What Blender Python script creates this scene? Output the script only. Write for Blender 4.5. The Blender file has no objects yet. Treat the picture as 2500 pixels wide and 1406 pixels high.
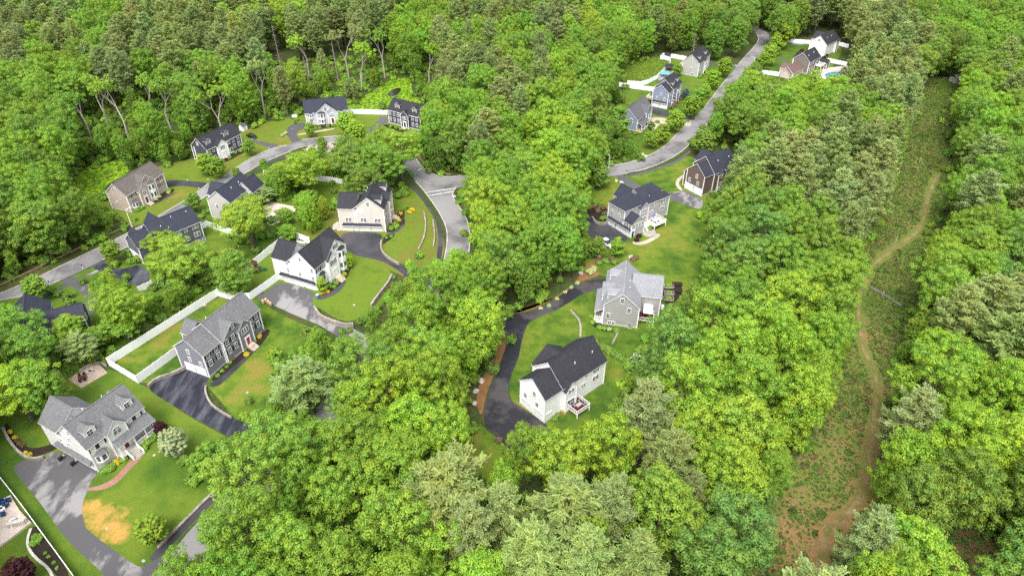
# Aerial view of a wooded neighbourhood. Plan coordinates in metres; camera at 115 m above the origin.
GROUND=[('lawn','lawnA',0.03,1,[[-125.7,104.0],[-110.0,111.0],[-106.6,120.4],[-97.3,123.7],[-87.2,117.6],[-83.2,115.9],[-76.5,110.8],[-69.3,106.2],[-62.1,102.2],[-56.2,99.0],[-55.3,89.5],[-63.4,73.9],[-64.3,66.6],[-69.7,63.6],[-100.1,61.9]]),('lawn','lawnB',0.034,1,[[-96.8,123.8],[-93.4,130.1],[-79.7,151.6],[-75.4,160.2],[-67.9,154.5],[-68.6,149.8],[-59.2,142.8],[-48.1,136.8],[-39.7,130.8],[-42.3,115.1],[-47.9,100.3],[-57.3,102.5],[-70.6,117.4],[-79.2,122.2],[-82.9,119.3],[-86.6,117.2]]),('lawn','lawnC',0.03,1,[[-80.7,152.0],[-76.2,162.6],[-68.7,183.0],[-58.1,187.1],[-48.6,177.7],[-34.5,165.9],[-32.6,153.1],[-41.2,138.8],[-53.4,148.2],[-64.5,158.4],[-68.0,150.7],[-71.6,147.9]]),('lawn','lawnD',0.034,1,[[-68.7,182.8],[-66.2,186.2],[-60.3,197.2],[-56.6,205.5],[-41.0,211.5],[-36.0,216.9],[-28.9,203.2],[-21.1,184.0],[-19.9,169.3],[-29.1,160.9],[-35.5,164.9],[-49.4,175.4],[-57.0,176.5]]),('lawn','lawnM',0.026,1,[[-158.8,146.7],[-137.4,147.5],[-124.0,160.5],[-114.0,176.7],[-106.9,200.5],[-102.3,210.4],[-90.1,225.9],[-75.7,239.6],[-67.2,250.7],[-56.7,220.2],[-57.4,202.7],[-66.2,186.2],[-76.2,162.6],[-80.7,152.0],[-96.9,124.1],[-106.6,120.4],[-110.0,111.0],[-129.2,104.0]]),('lawn','lawnN',0.03,1,[[-141.8,201.2],[-141.1,209.7],[-132.6,218.8],[-129.0,231.0],[-118.7,235.3],[-110.5,251.7],[-107.0,266.3],[-95.8,274.2],[-87.6,278.7],[-69.8,280.4],[-53.3,279.5],[-35.8,269.1],[-35.5,251.3],[-36.1,239.7],[-40.5,240.3],[-53.9,256.7],[-67.9,252.5],[-87.1,247.7],[-102.2,220.6],[-117.1,186.6],[-123.7,189.7],[-135.1,196.0]]),('meadow','wet',0.03,1,[[-73.3,287.1],[-67.6,296.7],[-60.4,314.1],[-57.8,322.9],[-47.8,324.2],[-46.6,305.7],[-39.1,292.6],[-42.7,285.1],[-54.3,280.3],[-70.1,281.8]]),('meadow','wet',0.03,1,[[-152.9,216.9],[-155.1,226.3],[-152.2,232.6],[-143.6,233.5],[-137.8,232.2],[-137.9,222.4],[-141.1,216.2],[-140.0,207.4],[-141.6,202.9],[-147.7,207.8]]),('pond','pond',0.06,1,[[-56.1,306.9],[-52.6,311.6],[-50.7,308.0],[-52.0,301.4],[-54.7,298.9],[-56.7,302.3]]),('lawn','lawnH',0.03,1,[[24.4,212.7],[27.5,224.9],[36.3,224.5],[45.3,225.9],[59.0,236.7],[68.1,243.9],[67.2,232.2],[71.8,213.5],[65.7,199.4],[58.7,179.5],[54.1,158.2],[41.9,154.2],[35.9,159.9],[29.2,161.8],[22.9,164.1],[21.0,170.0],[21.8,188.4]]),('lawn','lawnF',0.034,1,[[2.2,139.4],[8.8,145.5],[15.7,151.0],[20.5,155.4],[26.6,159.7],[40.5,159.9],[49.4,158.1],[46.1,146.9],[41.3,138.3],[33.7,130.3],[28.7,122.8],[23.7,113.2],[17.2,103.3],[11.7,101.5],[4.7,104.3],[0.7,111.7],[-0.7,116.9],[0.2,123.9],[1.7,129.8]]),('lawn','lawnF',0.03,1,[[-7.0,106.6],[-5.7,104.8],[-2.8,101.9],[-0.1,99.1],[4.6,95.3],[4.5,90.1],[-0.5,89.1],[-5.5,91.0],[-9.9,95.2],[-8.6,103.0]]),('lawn','lawnP',0.03,1,[[36.7,256.6],[40.1,272.9],[45.0,293.1],[50.1,313.1],[64.9,323.2],[74.9,341.8],[78.0,354.3],[86.6,357.7],[100.0,354.9],[111.6,347.1],[103.9,330.3],[88.2,299.9],[73.9,274.5],[60.9,252.6],[51.6,242.2],[45.1,236.8],[35.9,234.3]]),('meadow','scrubm',0.034,1,[[48.5,332.3],[53.9,344.3],[64.1,358.4],[74.2,358.7],[76.5,351.1],[75.9,341.9],[69.9,330.0],[61.5,320.3],[52.6,318.0],[46.3,313.0]]),('lawn','lawnP',0.03,1,[[133.3,366.9],[139.9,378.1],[146.1,386.2],[162.3,384.5],[174.7,381.9],[172.2,366.6],[144.2,323.5],[126.1,327.5],[118.2,334.1],[119.9,343.0],[128.5,358.9]]),('lawn','lawnP',0.03,1,[[183.4,296.3],[200.0,324.9],[207.3,331.8],[212.7,330.8],[198.8,309.0],[187.3,293.1]]),('corridor_ground','corr',0.02,1,[[37.5,63.1],[40.5,69.1],[44.7,76.6],[48.2,83.8],[52.6,90.6],[59.5,99.2],[64.0,105.0],[69.3,113.8],[74.6,122.0],[83.0,134.0],[90.5,151.2],[97.1,160.8],[105.9,180.2],[118.9,197.7],[133.4,223.8],[147.6,247.7],[165.0,275.6],[178.2,298.6],[199.4,327.7],[212.2,330.8],[192.9,298.9],[174.7,267.5],[162.1,237.4],[141.1,200.7],[123.1,171.6],[109.1,151.4],[100.9,135.9],[92.1,120.8],[86.5,110.2],[78.2,96.1],[72.2,84.0],[68.4,78.5],[64.9,63.4]]),('corridor_ground','corr2',0.026,1,[[81.2,79.5],[85.7,82.3],[89.8,79.6],[92.8,75.3],[90.3,69.6],[82.5,68.8],[79.7,71.9]]),('garden_bed','mulch',0.05,1,[[-121.0,203.7],[-119.1,209.7],[-116.7,213.6],[-115.6,210.1],[-118.1,205.2],[-120.4,201.0]]),('garden_bed','mulch',0.05,1,[[-71.4,120.1],[-63.9,137.8],[-61.7,137.9],[-62.4,132.4],[-64.1,128.5],[-66.2,125.1],[-68.1,121.3],[-69.7,118.2]]),('garden_bed','mulch',0.05,1,[[-53.4,154.3],[-51.8,158.5],[-48.7,165.7],[-47.1,168.9],[-46.6,164.7],[-47.0,160.2],[-48.5,157.0],[-50.4,153.4],[-52.7,152.0]]),('garden_bed','mulch',0.05,1,[[-39.5,185.9],[-38.7,193.7],[-37.2,198.9],[-35.3,199.8],[-34.8,191.2],[-36.4,186.9],[-38.8,185.4]]),('garden_bed','mulch',0.05,1,[[-40.1,183.5],[-36.6,185.2],[-36.7,183.0],[-38.4,180.2],[-39.4,177.9]]),('garden_bed','mulch',0.05,1,[[-90.6,79.3],[-89.4,75.8],[-87.2,73.6],[-82.7,71.0],[-80.2,68.8],[-77.4,68.8],[-84.5,75.0],[-89.1,79.0]]),('garden_bed','mulch',0.05,1,[[-110.8,104.2],[-107.3,100.1],[-104.0,97.4],[-101.0,95.4],[-98.1,96.1],[-95.1,98.6],[-96.7,99.9],[-100.0,98.0],[-102.9,98.5],[-107.0,101.9],[-110.6,105.4]]),('garden_bed','mulch',0.05,1,[[-84.0,92.2],[-83.7,94.9],[-81.7,97.6],[-78.8,99.9],[-76.7,103.4],[-76.1,104.0],[-78.9,105.8],[-82.0,102.2],[-84.9,95.4]]),('garden_bed','mulch',0.05,1,[[42.4,159.6],[47.9,158.8],[47.2,154.4],[43.5,149.9],[41.1,150.2]]),('garden_bed','mulch',0.05,1,[[58.1,269.0],[59.6,265.8],[57.1,262.9],[55.1,265.7],[54.7,271.0],[57.1,273.2]]),('garden_bed','mulch',0.05,1,[[64.9,287.5],[71.5,296.1],[76.1,303.5],[76.8,307.0],[72.4,300.9],[66.8,290.3]]),('garden_bed','mulch',0.05,1,[[20.6,141.3],[21.9,145.7],[22.9,150.2],[23.6,149.8],[23.4,141.4],[25.5,138.7],[28.7,138.8],[26.4,137.7],[22.3,138.7]]),('garden_bed','mulch',0.05,1,[[-109.4,232.7],[-106.2,239.0],[-103.7,245.4],[-101.2,242.6],[-103.0,238.3],[-106.7,231.4]]),('garden_bed','mulch',0.05,1,[[-84.3,265.1],[-79.1,267.7],[-72.8,269.5],[-68.4,271.3],[-67.8,268.0],[-75.2,265.3],[-83.0,261.9]]),('garden_bed','mulch',0.05,1,[[-53.0,270.0],[-43.6,264.4],[-39.3,258.9],[-40.1,256.5],[-46.6,262.7],[-53.1,267.5]]),('garden_bed','mulch',0.05,1,[[24.4,204.1],[29.9,204.2],[31.7,200.9],[30.9,193.1],[26.8,193.5],[24.2,198.1]]),('garden_bed','rock',0.055,1,[[-79.0,243.0],[-77.4,246.7],[-71.5,248.3],[-67.5,248.4],[-67.4,244.0],[-74.3,240.3],[-80.1,238.8]]),('garden_bed','needles',0.05,1,[[-2.6,144.1],[4.4,146.8],[12.4,152.8],[17.2,157.6],[20.9,167.8],[26.9,174.4],[27.4,170.0],[23.9,167.8],[25.8,163.3],[20.7,160.8],[17.3,158.8],[13.1,154.1],[8.9,149.6],[5.1,146.3],[-1.0,145.5]]),('garden_bed','needles',0.05,1,[[-2.9,139.3],[-1.4,136.4],[-1.3,132.6],[-2.3,128.0],[-3.6,123.3],[-5.0,118.5],[-6.0,113.5],[-6.3,108.8],[-7.1,108.8],[-8.3,115.5],[-5.8,123.8],[-3.4,131.3]]),('driveway','drvA',0.05,1,[[-102.7,92.9],[-100.9,95.2],[-97.7,95.6],[-95.5,97.9],[-85.8,93.4],[-84.0,92.1],[-84.5,89.5],[-84.0,87.3],[-83.8,85.0],[-82.7,82.4],[-81.0,80.1],[-80.2,78.8],[-72.8,74.4],[-66.8,70.9],[-65.7,71.4],[-64.0,72.8],[-61.4,74.6],[-57.2,65.9],[-67.9,65.8],[-72.1,69.2],[-73.5,70.5],[-79.0,74.0],[-82.6,76.5],[-87.5,80.7],[-94.1,86.4]]),('driveway','drvB',0.05,1,[[-84.7,116.0],[-84.0,119.1],[-79.2,121.2],[-78.1,123.2],[-71.1,120.1],[-71.5,117.8],[-71.2,115.8],[-68.4,111.7],[-65.1,109.2],[-62.3,107.5],[-54.1,103.7],[-47.7,99.7],[-50.3,93.6],[-60.8,102.2],[-69.4,106.5],[-76.6,111.0]]),('driveway','drvA',0.05,1,[[-65.1,159.5],[-54.0,153.9],[-54.3,151.8],[-54.0,149.4],[-53.0,146.2],[-49.6,143.3],[-44.2,140.4],[-41.2,138.8],[-32.8,132.5],[-34.3,123.4],[-42.3,133.9],[-48.6,138.7],[-50.0,139.9],[-56.8,143.5],[-64.2,148.0],[-68.9,150.7],[-70.3,151.0],[-67.8,154.1]]),('driveway','drvD',0.05,1,[[-52.8,185.7],[-40.3,185.4],[-40.2,179.7],[-39.6,175.8],[-37.7,172.1],[-33.7,168.9],[-24.7,163.4],[-17.3,159.1],[-18.8,149.6],[-26.3,157.0],[-33.2,165.3],[-37.2,168.8],[-40.8,170.7],[-45.9,171.9],[-50.4,175.6],[-53.2,182.1]]),('driveway','drvF',0.05,1,[[5.4,142.8],[4.2,140.8],[3.5,138.6],[2.4,133.4],[1.9,128.0],[0.2,122.6],[-0.9,116.4],[-0.2,113.3],[2.4,111.3],[7.4,106.4],[8.8,105.3],[8.2,99.8],[1.3,97.9],[-1.1,99.9],[-2.8,102.0],[-5.7,105.4],[-6.1,108.9],[-5.7,113.4],[-4.6,118.3],[-3.3,123.3],[-2.2,127.7],[-1.2,132.6],[-1.4,136.6],[-2.5,140.3],[-3.0,143.4],[-9.7,144.7],[-18.5,146.0],[-18.3,150.5],[-7.7,147.9],[-2.8,145.1],[5.1,145.6],[9.1,148.9],[13.3,153.3],[17.7,158.0],[20.6,160.2],[27.5,162.3],[26.9,156.6],[20.2,155.1],[15.9,150.6],[11.7,146.7]]),('driveway','drvD',0.05,1,[[23.8,197.1],[25.9,195.3],[26.9,193.0],[30.8,192.5],[36.6,183.5],[33.8,180.2],[30.9,179.4],[28.9,176.2],[27.3,180.8],[24.0,183.6],[23.3,187.7]]),('driveway','drvA',0.05,1,[[36.3,224.7],[39.7,226.4],[42.7,220.2],[50.3,211.6],[59.4,214.7],[64.2,209.9],[63.9,204.8],[61.9,201.2],[58.2,204.4],[53.0,208.2],[45.8,210.1],[41.1,216.5]]),('driveway','drvD',0.05,1,[[-122.2,218.6],[-117.6,219.0],[-111.3,218.2],[-105.8,217.1],[-106.9,212.9],[-111.2,214.3],[-116.1,215.1],[-118.7,213.3]]),('driveway','drvA',0.05,1,[[-104.0,254.4],[-100.5,253.0],[-96.2,250.8],[-89.8,249.0],[-91.7,244.6],[-95.1,247.1],[-101.6,251.4]]),('driveway','drvA',0.05,1,[[-91.8,267.9],[-85.2,270.5],[-83.7,266.4],[-86.4,261.1],[-85.9,257.1],[-82.3,252.6],[-85.5,249.5],[-88.1,255.1],[-90.2,258.6]]),('driveway','drvA',0.05,1,[[-55.1,278.1],[-52.4,276.8],[-51.2,270.4],[-53.9,267.0],[-55.5,261.7],[-55.2,252.8],[-59.3,250.8],[-58.4,262.5],[-56.4,272.4]]),('driveway','drvA',0.05,1,[[-126.9,157.8],[-124.3,161.4],[-114.5,153.7],[-109.1,143.5],[-113.2,142.9],[-115.3,146.4],[-114.7,149.5],[-121.4,155.4],[-124.5,156.3]]),('driveway','drvB',0.05,1,[[-122.1,165.6],[-119.7,168.4],[-115.3,164.4],[-111.3,164.5],[-108.9,166.9],[-103.6,163.0],[-101.8,157.8],[-103.5,155.6],[-109.8,158.9],[-118.4,163.2]]),('driveway','drvA',0.05,1,[[96.9,350.9],[104.1,349.3],[112.8,347.0],[110.3,342.1],[102.7,344.9],[95.6,345.3]]),('driveway','drvD',0.05,1,[[59.6,290.6],[65.2,287.0],[67.3,283.9],[71.8,280.0],[77.0,279.2],[74.8,275.3],[72.2,277.8],[64.8,279.8],[58.3,282.3]]),('driveway','tan',0.048,1,[[57.6,279.7],[63.8,278.1],[69.2,274.7],[74.1,273.6],[72.4,269.3],[65.3,271.7],[60.3,272.0],[56.8,274.9]]),('driveway','drvA',0.05,1,[[137.9,380.8],[144.1,384.6],[159.8,383.6],[158.5,380.0],[142.8,380.3],[135.5,375.8]]),('driveway','drvA',0.05,1,[[130.1,358.8],[134.0,358.3],[141.0,355.3],[139.8,352.7],[133.2,355.7],[128.7,356.9]]),('walkway','drvD',0.055,1,[[-62.7,131.3],[-64.3,131.7],[-64.5,129.1],[-66.6,124.0],[-68.7,120.2],[-70.4,118.2],[-70.5,117.2],[-68.5,116.7],[-66.7,120.2],[-64.0,127.8]]),('walkway','drvD',0.055,1,[[-53.4,151.3],[-50.4,153.4],[-48.5,156.6],[-47.5,160.0],[-46.5,159.0],[-47.7,154.1],[-50.0,151.7],[-52.7,150.2]]),('walkway','drvB',0.055,1,[[-39.7,185.4],[-36.1,186.7],[-34.9,190.9],[-35.8,194.7],[-34.8,194.5],[-34.2,190.4],[-35.5,185.9],[-39.0,184.2]]),('walkway','brick',0.055,1,[[-84.0,87.3],[-84.4,88.1],[-82.1,88.7],[-80.4,90.2],[-79.5,92.8],[-78.4,97.1],[-76.5,96.8],[-78.2,92.3],[-79.1,89.0],[-81.2,87.6]]),('walkway','tan',0.055,1,[[62.5,227.5],[59.1,224.5],[57.2,220.4],[57.1,216.5],[58.2,214.4],[58.9,215.6],[58.1,219.2],[59.8,223.3],[62.3,225.5]]),('walkway','tan',0.055,1,[[36.8,181.6],[38.9,181.0],[41.6,182.4],[44.4,185.3],[44.8,186.3],[46.3,186.1],[46.0,184.6],[41.8,180.5],[38.7,179.3],[36.9,180.0]]),('walkway','tan',0.055,1,[[59.0,274.9],[60.6,272.0],[59.2,267.8],[57.2,266.5],[56.9,267.8],[58.7,269.9],[58.1,273.2]]),('walkway','tan',0.055,1,[[-85.8,258.7],[-72.3,265.0],[-71.9,263.8],[-85.2,257.5]]),('walkway','drvB',0.055,1,[[-120.4,201.0],[-118.1,205.2],[-115.4,209.8],[-114.7,209.2],[-117.3,204.1],[-119.7,199.9]]),('pavement','drvD',0.055,1,[[-36.4,217.5],[-34.6,217.2],[-29.9,206.8],[-26.0,198.3],[-23.5,191.6],[-21.7,184.7],[-21.0,178.1],[-21.1,169.3],[-22.4,169.2],[-22.7,180.4],[-23.4,186.6],[-24.8,193.1],[-27.9,201.3]]),('pavement','drvA',0.055,1,[[41.1,225.5],[47.1,228.5],[54.2,232.9],[61.8,238.8],[68.1,247.5],[68.6,246.7],[62.5,237.4],[53.9,231.2],[47.0,226.9],[41.5,224.5]]),('pavement','drvA',0.055,1,[[-130.8,147.6],[-125.1,155.5],[-118.4,165.2],[-113.2,174.8],[-112.4,174.0],[-117.6,164.2],[-124.3,154.5],[-129.9,146.5]]),('pavement','drvD',0.055,1,[[-65.7,72.4],[-64.9,74.7],[-61.2,82.2],[-57.7,89.2],[-53.7,96.3],[-52.4,95.5],[-56.1,88.8],[-60.0,81.2],[-63.9,72.3]]),('pavement','drvD',0.055,1,[[-92.3,232.4],[-84.8,239.0],[-68.3,248.0],[-67.9,246.5],[-84.0,237.3],[-91.3,231.1]]),('patio','gravel',0.05,1,[[40.9,188.4],[42.7,189.5],[45.1,188.3],[45.0,186.3],[43.1,183.9],[40.7,184.8]]),('patio','pavers',0.05,0,[[-104.3,118.9],[-99.7,116.1],[-96.1,121.2],[-99.0,123.8],[-101.0,124.5]]),('patio','cream',0.05,1,[[142.0,331.2],[146.8,339.5],[155.0,343.3],[162.5,345.3],[167.3,347.2],[163.4,338.1],[153.3,327.0],[147.5,326.8],[144.2,329.0]]),('patio','cream',0.05,1,[[-82.2,199.0],[-81.6,205.0],[-79.5,203.9],[-75.3,202.3],[-71.4,201.0],[-71.2,197.0],[-73.5,193.6],[-74.8,189.7],[-79.1,193.0]]),('patio','slate',0.05,0,[[67.4,327.1],[74.1,338.8],[78.8,335.9],[75.1,326.1],[69.4,321.6]]),('patio','cream',0.05,1,[[33.5,260.4],[36.8,263.7],[37.1,254.7],[33.0,251.9]]),('swimming_pool','poolB',0.09,1,[[149.3,332.4],[153.2,336.6],[158.3,337.9],[160.2,335.0],[156.8,330.3],[153.1,329.7],[149.5,329.6]]),('swimming_pool','poolP',0.09,1,[[-79.4,193.4],[-78.3,196.0],[-75.4,192.5],[-75.2,190.2],[-77.0,188.9]]),('swimming_pool','poolL',0.09,1,[[33.9,257.6],[35.8,260.4],[36.7,256.5],[34.2,254.1]]),('road','road',0.06,1,[[-150.9,135.3],[-138.4,149.1],[-133.0,150.8],[-129.7,155.2],[-127.0,158.6],[-124.5,161.4],[-120.0,168.6],[-117.6,173.6],[-114.7,177.5],[-109.9,187.9],[-107.1,199.0],[-104.8,204.9],[-100.2,214.5],[-95.1,225.4],[-92.5,232.4],[-85.4,241.5],[-82.5,245.9],[-78.8,248.1],[-69.3,250.9],[-60.7,250.0],[-50.9,242.9],[-42.7,234.4],[-37.2,226.2],[-34.1,219.0],[-32.6,216.6],[-29.0,209.3],[-24.1,198.4],[-21.1,189.6],[-20.1,183.3],[-19.9,174.8],[-20.2,169.7],[-23.8,155.1],[-30.6,138.9],[-39.1,122.6],[-43.3,111.1],[-49.3,99.1],[-55.4,87.6],[-60.0,80.2],[-62.2,72.9],[-64.3,65.8],[-65.0,58.0],[-56.9,58.1],[-55.1,65.9],[-54.0,73.0],[-50.8,81.8],[-45.6,91.6],[-40.1,100.9],[-34.2,111.9],[-28.6,124.9],[-21.3,140.7],[-15.9,155.2],[-13.1,170.5],[-13.0,176.2],[-13.2,185.3],[-14.7,194.1],[-17.9,202.2],[-20.6,208.6],[-20.5,211.8],[-19.7,215.7],[-7.5,218.0],[6.9,219.8],[21.5,222.6],[36.6,224.7],[44.0,228.4],[49.1,231.1],[54.7,235.6],[59.7,240.1],[64.9,246.3],[69.3,253.4],[76.5,265.7],[82.8,277.6],[92.3,296.5],[106.0,323.0],[115.3,337.4],[123.6,352.9],[131.7,368.8],[138.3,381.5],[142.4,394.2],[142.6,405.0],[140.0,411.3],[135.5,421.9],[130.2,429.5],[125.6,420.8],[132.3,414.3],[136.1,404.8],[134.5,390.2],[130.9,381.3],[122.2,365.2],[112.3,347.6],[104.5,332.5],[94.6,313.1],[87.9,300.3],[82.5,289.7],[73.9,275.2],[65.9,262.7],[60.7,253.2],[56.7,247.6],[51.6,242.1],[45.1,236.8],[35.2,232.5],[22.0,230.9],[7.1,229.0],[-7.7,226.4],[-18.4,224.3],[-21.5,223.3],[-25.7,223.2],[-29.8,225.7],[-34.0,231.8],[-37.0,239.6],[-41.9,245.2],[-49.9,251.7],[-58.6,256.1],[-68.9,257.5],[-75.5,255.8],[-82.5,253.3],[-87.3,248.3],[-94.0,243.5],[-99.9,230.6],[-102.6,221.8],[-106.0,216.5],[-108.9,205.6],[-115.5,190.8],[-118.3,185.5],[-123.2,176.7],[-129.1,167.8],[-134.4,158.9],[-140.0,151.9],[-153.4,138.9]])]
KERB=[[[-153.5,139.0],[-140.1,151.9],[-134.5,159.0],[-129.2,167.9],[-123.2,176.8],[-118.4,185.6],[-115.6,190.9],[-109.0,205.7],[-106.1,216.6]],[[-102.6,221.9],[-99.9,230.7],[-94.1,243.6],[-87.3,248.5]],[[-82.5,253.4],[-75.6,255.9],[-69.0,257.6],[-58.7,256.3]],[[-49.9,251.8],[-41.9,245.4],[-37.0,239.8],[-34.0,232.0],[-29.8,225.8],[-25.7,223.4],[-21.5,223.4],[-18.4,224.4]],[[-138.4,149.2],[-133.1,150.9],[-129.8,155.3],[-127.0,158.7]],[[-120.1,168.7],[-117.6,173.7],[-114.8,177.6],[-110.0,188.0],[-107.1,199.2],[-104.8,205.0],[-100.3,214.6],[-95.2,225.5],[-92.5,232.5],[-85.5,241.6],[-82.6,246.0],[-78.9,248.3],[-69.4,251.1]],[[-34.2,219.2],[-32.6,216.7],[-29.0,209.4],[-24.1,198.5],[-21.1,189.7],[-20.1,183.4],[-19.9,174.8],[-20.2,169.8]],[[-13.1,170.6],[-13.0,176.3],[-13.2,185.4],[-14.7,194.2],[-17.9,202.3],[-20.6,208.7],[-20.5,211.9],[-19.7,215.8]],[[35.2,232.6],[45.1,236.9],[51.6,242.2],[56.7,247.7],[60.7,253.4],[66.0,262.8],[74.0,275.4]],[[82.6,289.8],[88.0,300.4],[94.6,313.3],[104.5,332.7]],[[112.4,347.8],[122.2,365.4],[131.0,381.5],[134.6,390.4],[135.8,398.7]],[[44.0,228.5],[49.2,231.2],[54.7,235.7],[59.8,240.3],[65.0,246.4],[69.4,253.6],[76.5,265.8],[82.9,277.7],[92.4,296.7]],[[106.0,323.2],[115.4,337.6],[123.7,353.1],[131.8,369.0]]]
MARK=[([[-30.03, 211.45], [-19.89, 214.88]], 0.22), ([[-28.56, 209.45], [-20.69, 212.35]], 0.22), ([[-34.46, 228.16], [-32.77, 230.32]], 0.25)]
PATH=[[50.2,63.2],[54.9,70.4],[57.1,75.0],[61.6,81.2],[67.4,84.9],[71.4,89.8],[75.0,96.1],[79.4,105.2],[84.2,114.0],[87.4,122.2],[88.0,131.0],[90.6,140.7],[94.5,151.2],[100.0,160.9],[105.8,169.2],[113.9,177.0],[125.8,186.5],[132.5,194.1],[142.4,211.9],[150.4,224.1],[158.2,234.0],[163.8,239.2]]
FENCES=[([[-81.6, 128.8], [-87.2, 117.8], [-96.9, 123.8], [-80.3, 151.9]], 2.4, 'long white vinyl fence enclosing the strip of grass behind the slate house'), ([[-80.3, 151.9], [-76.5, 162.6], [-74.6, 166.6], [-68.6, 182.6], [-61.6, 178.5]], 2.4, 'white vinyl fence around the playset yard behind the white house'), ([[-80.3, 151.9], [-77.1, 150.6], [-71.0, 150.3], [-65.7, 160.0]], 2.3, 'white vinyl fence between the playset grass and the white house driveway'), ([[-97.4, 186.5], [-96.2, 188.2], [-90.2, 184.9], [-84.8, 182.8]], 2.0, 'short angled white fence at the back corner of the dark slate house'), ([[-88.8, 223.7], [-79.7, 221.1], [-70.3, 219.7], [-63.7, 218.6], [-59.5, 217.2]], 2.0, 'white vinyl fence crossing the back yard under the cul-de-sac trees'), ([[-70.1, 280.0], [-62.0, 279.8], [-53.0, 279.1]], 2.0, 'white vinyl fence between the pale grey house and the navy house by the pond'), ([[48.6, 314.8], [56.0, 311.8], [63.8, 308.9]], 2.0, 'straight white fence running into the back of the blue-grey garage house'), ([[52.7, 317.0], [58.4, 316.1], [62.5, 318.8], [67.7, 325.0], [73.2, 336.0], [77.5, 344.4], [78.5, 351.2], [76.3, 353.7], [74.0, 353.6], [76.1, 357.6], [81.4, 355.8], [87.1, 352.7]], 2.0, 'long curving white fence along the green meadow behind the far houses'), ([[146.8, 384.1], [159.5, 381.6]], 2.0, 'white fence left of the far white house beside its driveway'), ([[173.0, 379.9], [177.6, 375.1]], 2.0, 'short white fence right of the far white house'), ([[119.2, 333.6], [127.2, 330.4]], 2.0, 'low white fence in front of the pink garage'), ([[158.2, 352.1], [162.4, 348.5], [165.6, 346.1]], 2.0, 'white fence along the back of the blue swimming pool terrace'), ([[-113.1, 98.2], [-103.3, 90.4], [-94.0, 82.9], [-85.4, 75.7], [-77.0, 68.7], [-72.9, 65.0]], 1.9, 'white vinyl fence along the left edge of the long grey driveway'), ([[-102.5, 153.2], [-100.0, 156.3]], 1.9, 'short piece of white fence showing among the yard trees'), ([[35.8, 254.8], [38.1, 263.8], [40.4, 272.9]], 1.8, 'white fence at the left of the blue-grey house among trees')]
WALLS=[([[-52.7, 146.3], [-50.4, 142.6], [-48.0, 141.0], [-43.3, 138.7], [-40.8, 139.0]], 1.5, 0.5, 'curved grey block retaining wall under the bright green lawn of the white house'), ([[-34.0, 161.2], [-34.7, 156.8], [-36.3, 152.0], [-37.6, 147.0]], 1.5, 0.5, 'grey block retaining wall on the right side of the bright green lawn'), ([[-40.1, 180.0], [-39.7, 176.1], [-38.2, 172.5], [-35.5, 169.5], [-32.8, 167.4]], 0.9, 0.4, 'curved stone wall between the black driveway and the yellowish lawn'), ([[-29.1, 198.4], [-27.5, 190.4], [-27.2, 182.3], [-28.2, 175.8]], 0.6, 0.4, 'upper terrace stone wall above the curving grass strip'), ([[-25.6, 192.7], [-24.1, 184.3], [-23.9, 177.2]], 0.6, 0.4, 'lower terrace stone wall beside the curving footpath'), ([[-84.3, 116.6], [-83.6, 118.8], [-80.3, 120.8], [-78.1, 123.0]], 0.9, 0.5, 'stone wall along the upper edge of the black driveway'), ([[-71.0, 116.7], [-70.4, 114.7], [-67.9, 111.0], [-64.6, 108.6], [-61.8, 107.0]], 0.7, 0.4, 'low stone wall along the lawn side of the black driveway'), ([[-110.0, 103.2], [-107.0, 100.0], [-103.3, 96.9], [-100.5, 95.2], [-98.3, 94.8], [-97.0, 95.4]], 0.9, 0.5, 'curved pale block wall around the flower bed by the grey driveway'), ([[-64.8, 74.8], [-62.9, 78.8], [-60.3, 84.4], [-57.9, 89.1]], 0.5, 0.5, 'long low dark stone wall at the front edge of the large lawn'), ([[15.6, 146.7], [17.3, 143.9], [18.0, 140.5], [17.5, 135.6]], 0.4, 0.5, 'curved dry stone wall in the grass left of the pale-roofed house'), ([[27.8, 138.9], [26.5, 135.8], [25.4, 133.3]], 0.3, 0.4, 'short stone edging in the grass below the pale-roofed house'), ([[25.7, 195.1], [26.6, 191.8], [28.5, 190.8], [30.7, 191.9]], 0.9, 0.4, 'tan block planter wall at the garage end of the hip-roofed house'), ([[55.2, 212.4], [57.5, 213.0], [59.5, 214.8]], 0.5, 0.4, 'low wall at the garage corner of the brown house'), ([[-106.2, 119.9], [-111.0, 123.4], [-108.6, 126.4], [-108.2, 129.4]], 0.5, 0.6, 'rough stone wall behind the paved fire pit patio'), ([[100.5, 158.2], [102.4, 155.9], [105.4, 149.8]], 0.5, 0.7, 'old rubble stone wall crossing the brown clearing')]
RAILS=[([[-144.1, 153.0], [-141.9, 154.9], [-135.7, 164.4], [-129.2, 174.9], [-122.6, 184.6], [-119.7, 189.1]], 'long wooden guard rail along the left street under the trees'), ([[-36.6, 241.2], [-33.2, 234.0], [-30.0, 228.4], [-26.6, 225.2], [-22.1, 224.1]], 'curved wooden guard rail at the corner of the street junction')]
LM=['the front porch house', 'the red door house', 'the white house with curved lawn', 'the cream house', 'the white house with a deck', 'the pale roofed house', 'the hip-roofed house', 'the brown house by the street', 'the brown-roofed tan house', 'the navy house with white centre', 'the pale grey house', 'the navy house by the pond', 'the blue-grey garage house', 'the house with swimming pool', 'the bend in the brown trail', 'the top of the brown trail', 'the middle of the brown trail', 'the bottom of the brown trail', 'the street junction', 'the lower left street', 'the navy roof among yard trees', 'the dark slate house', 'the long guard rail', 'the bottom edge centre', 'the lower right corner', 'the right edge centre', 'the upper right corner', 'the top edge centre', 'the upper left corner', 'the far bend of the street']
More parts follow.
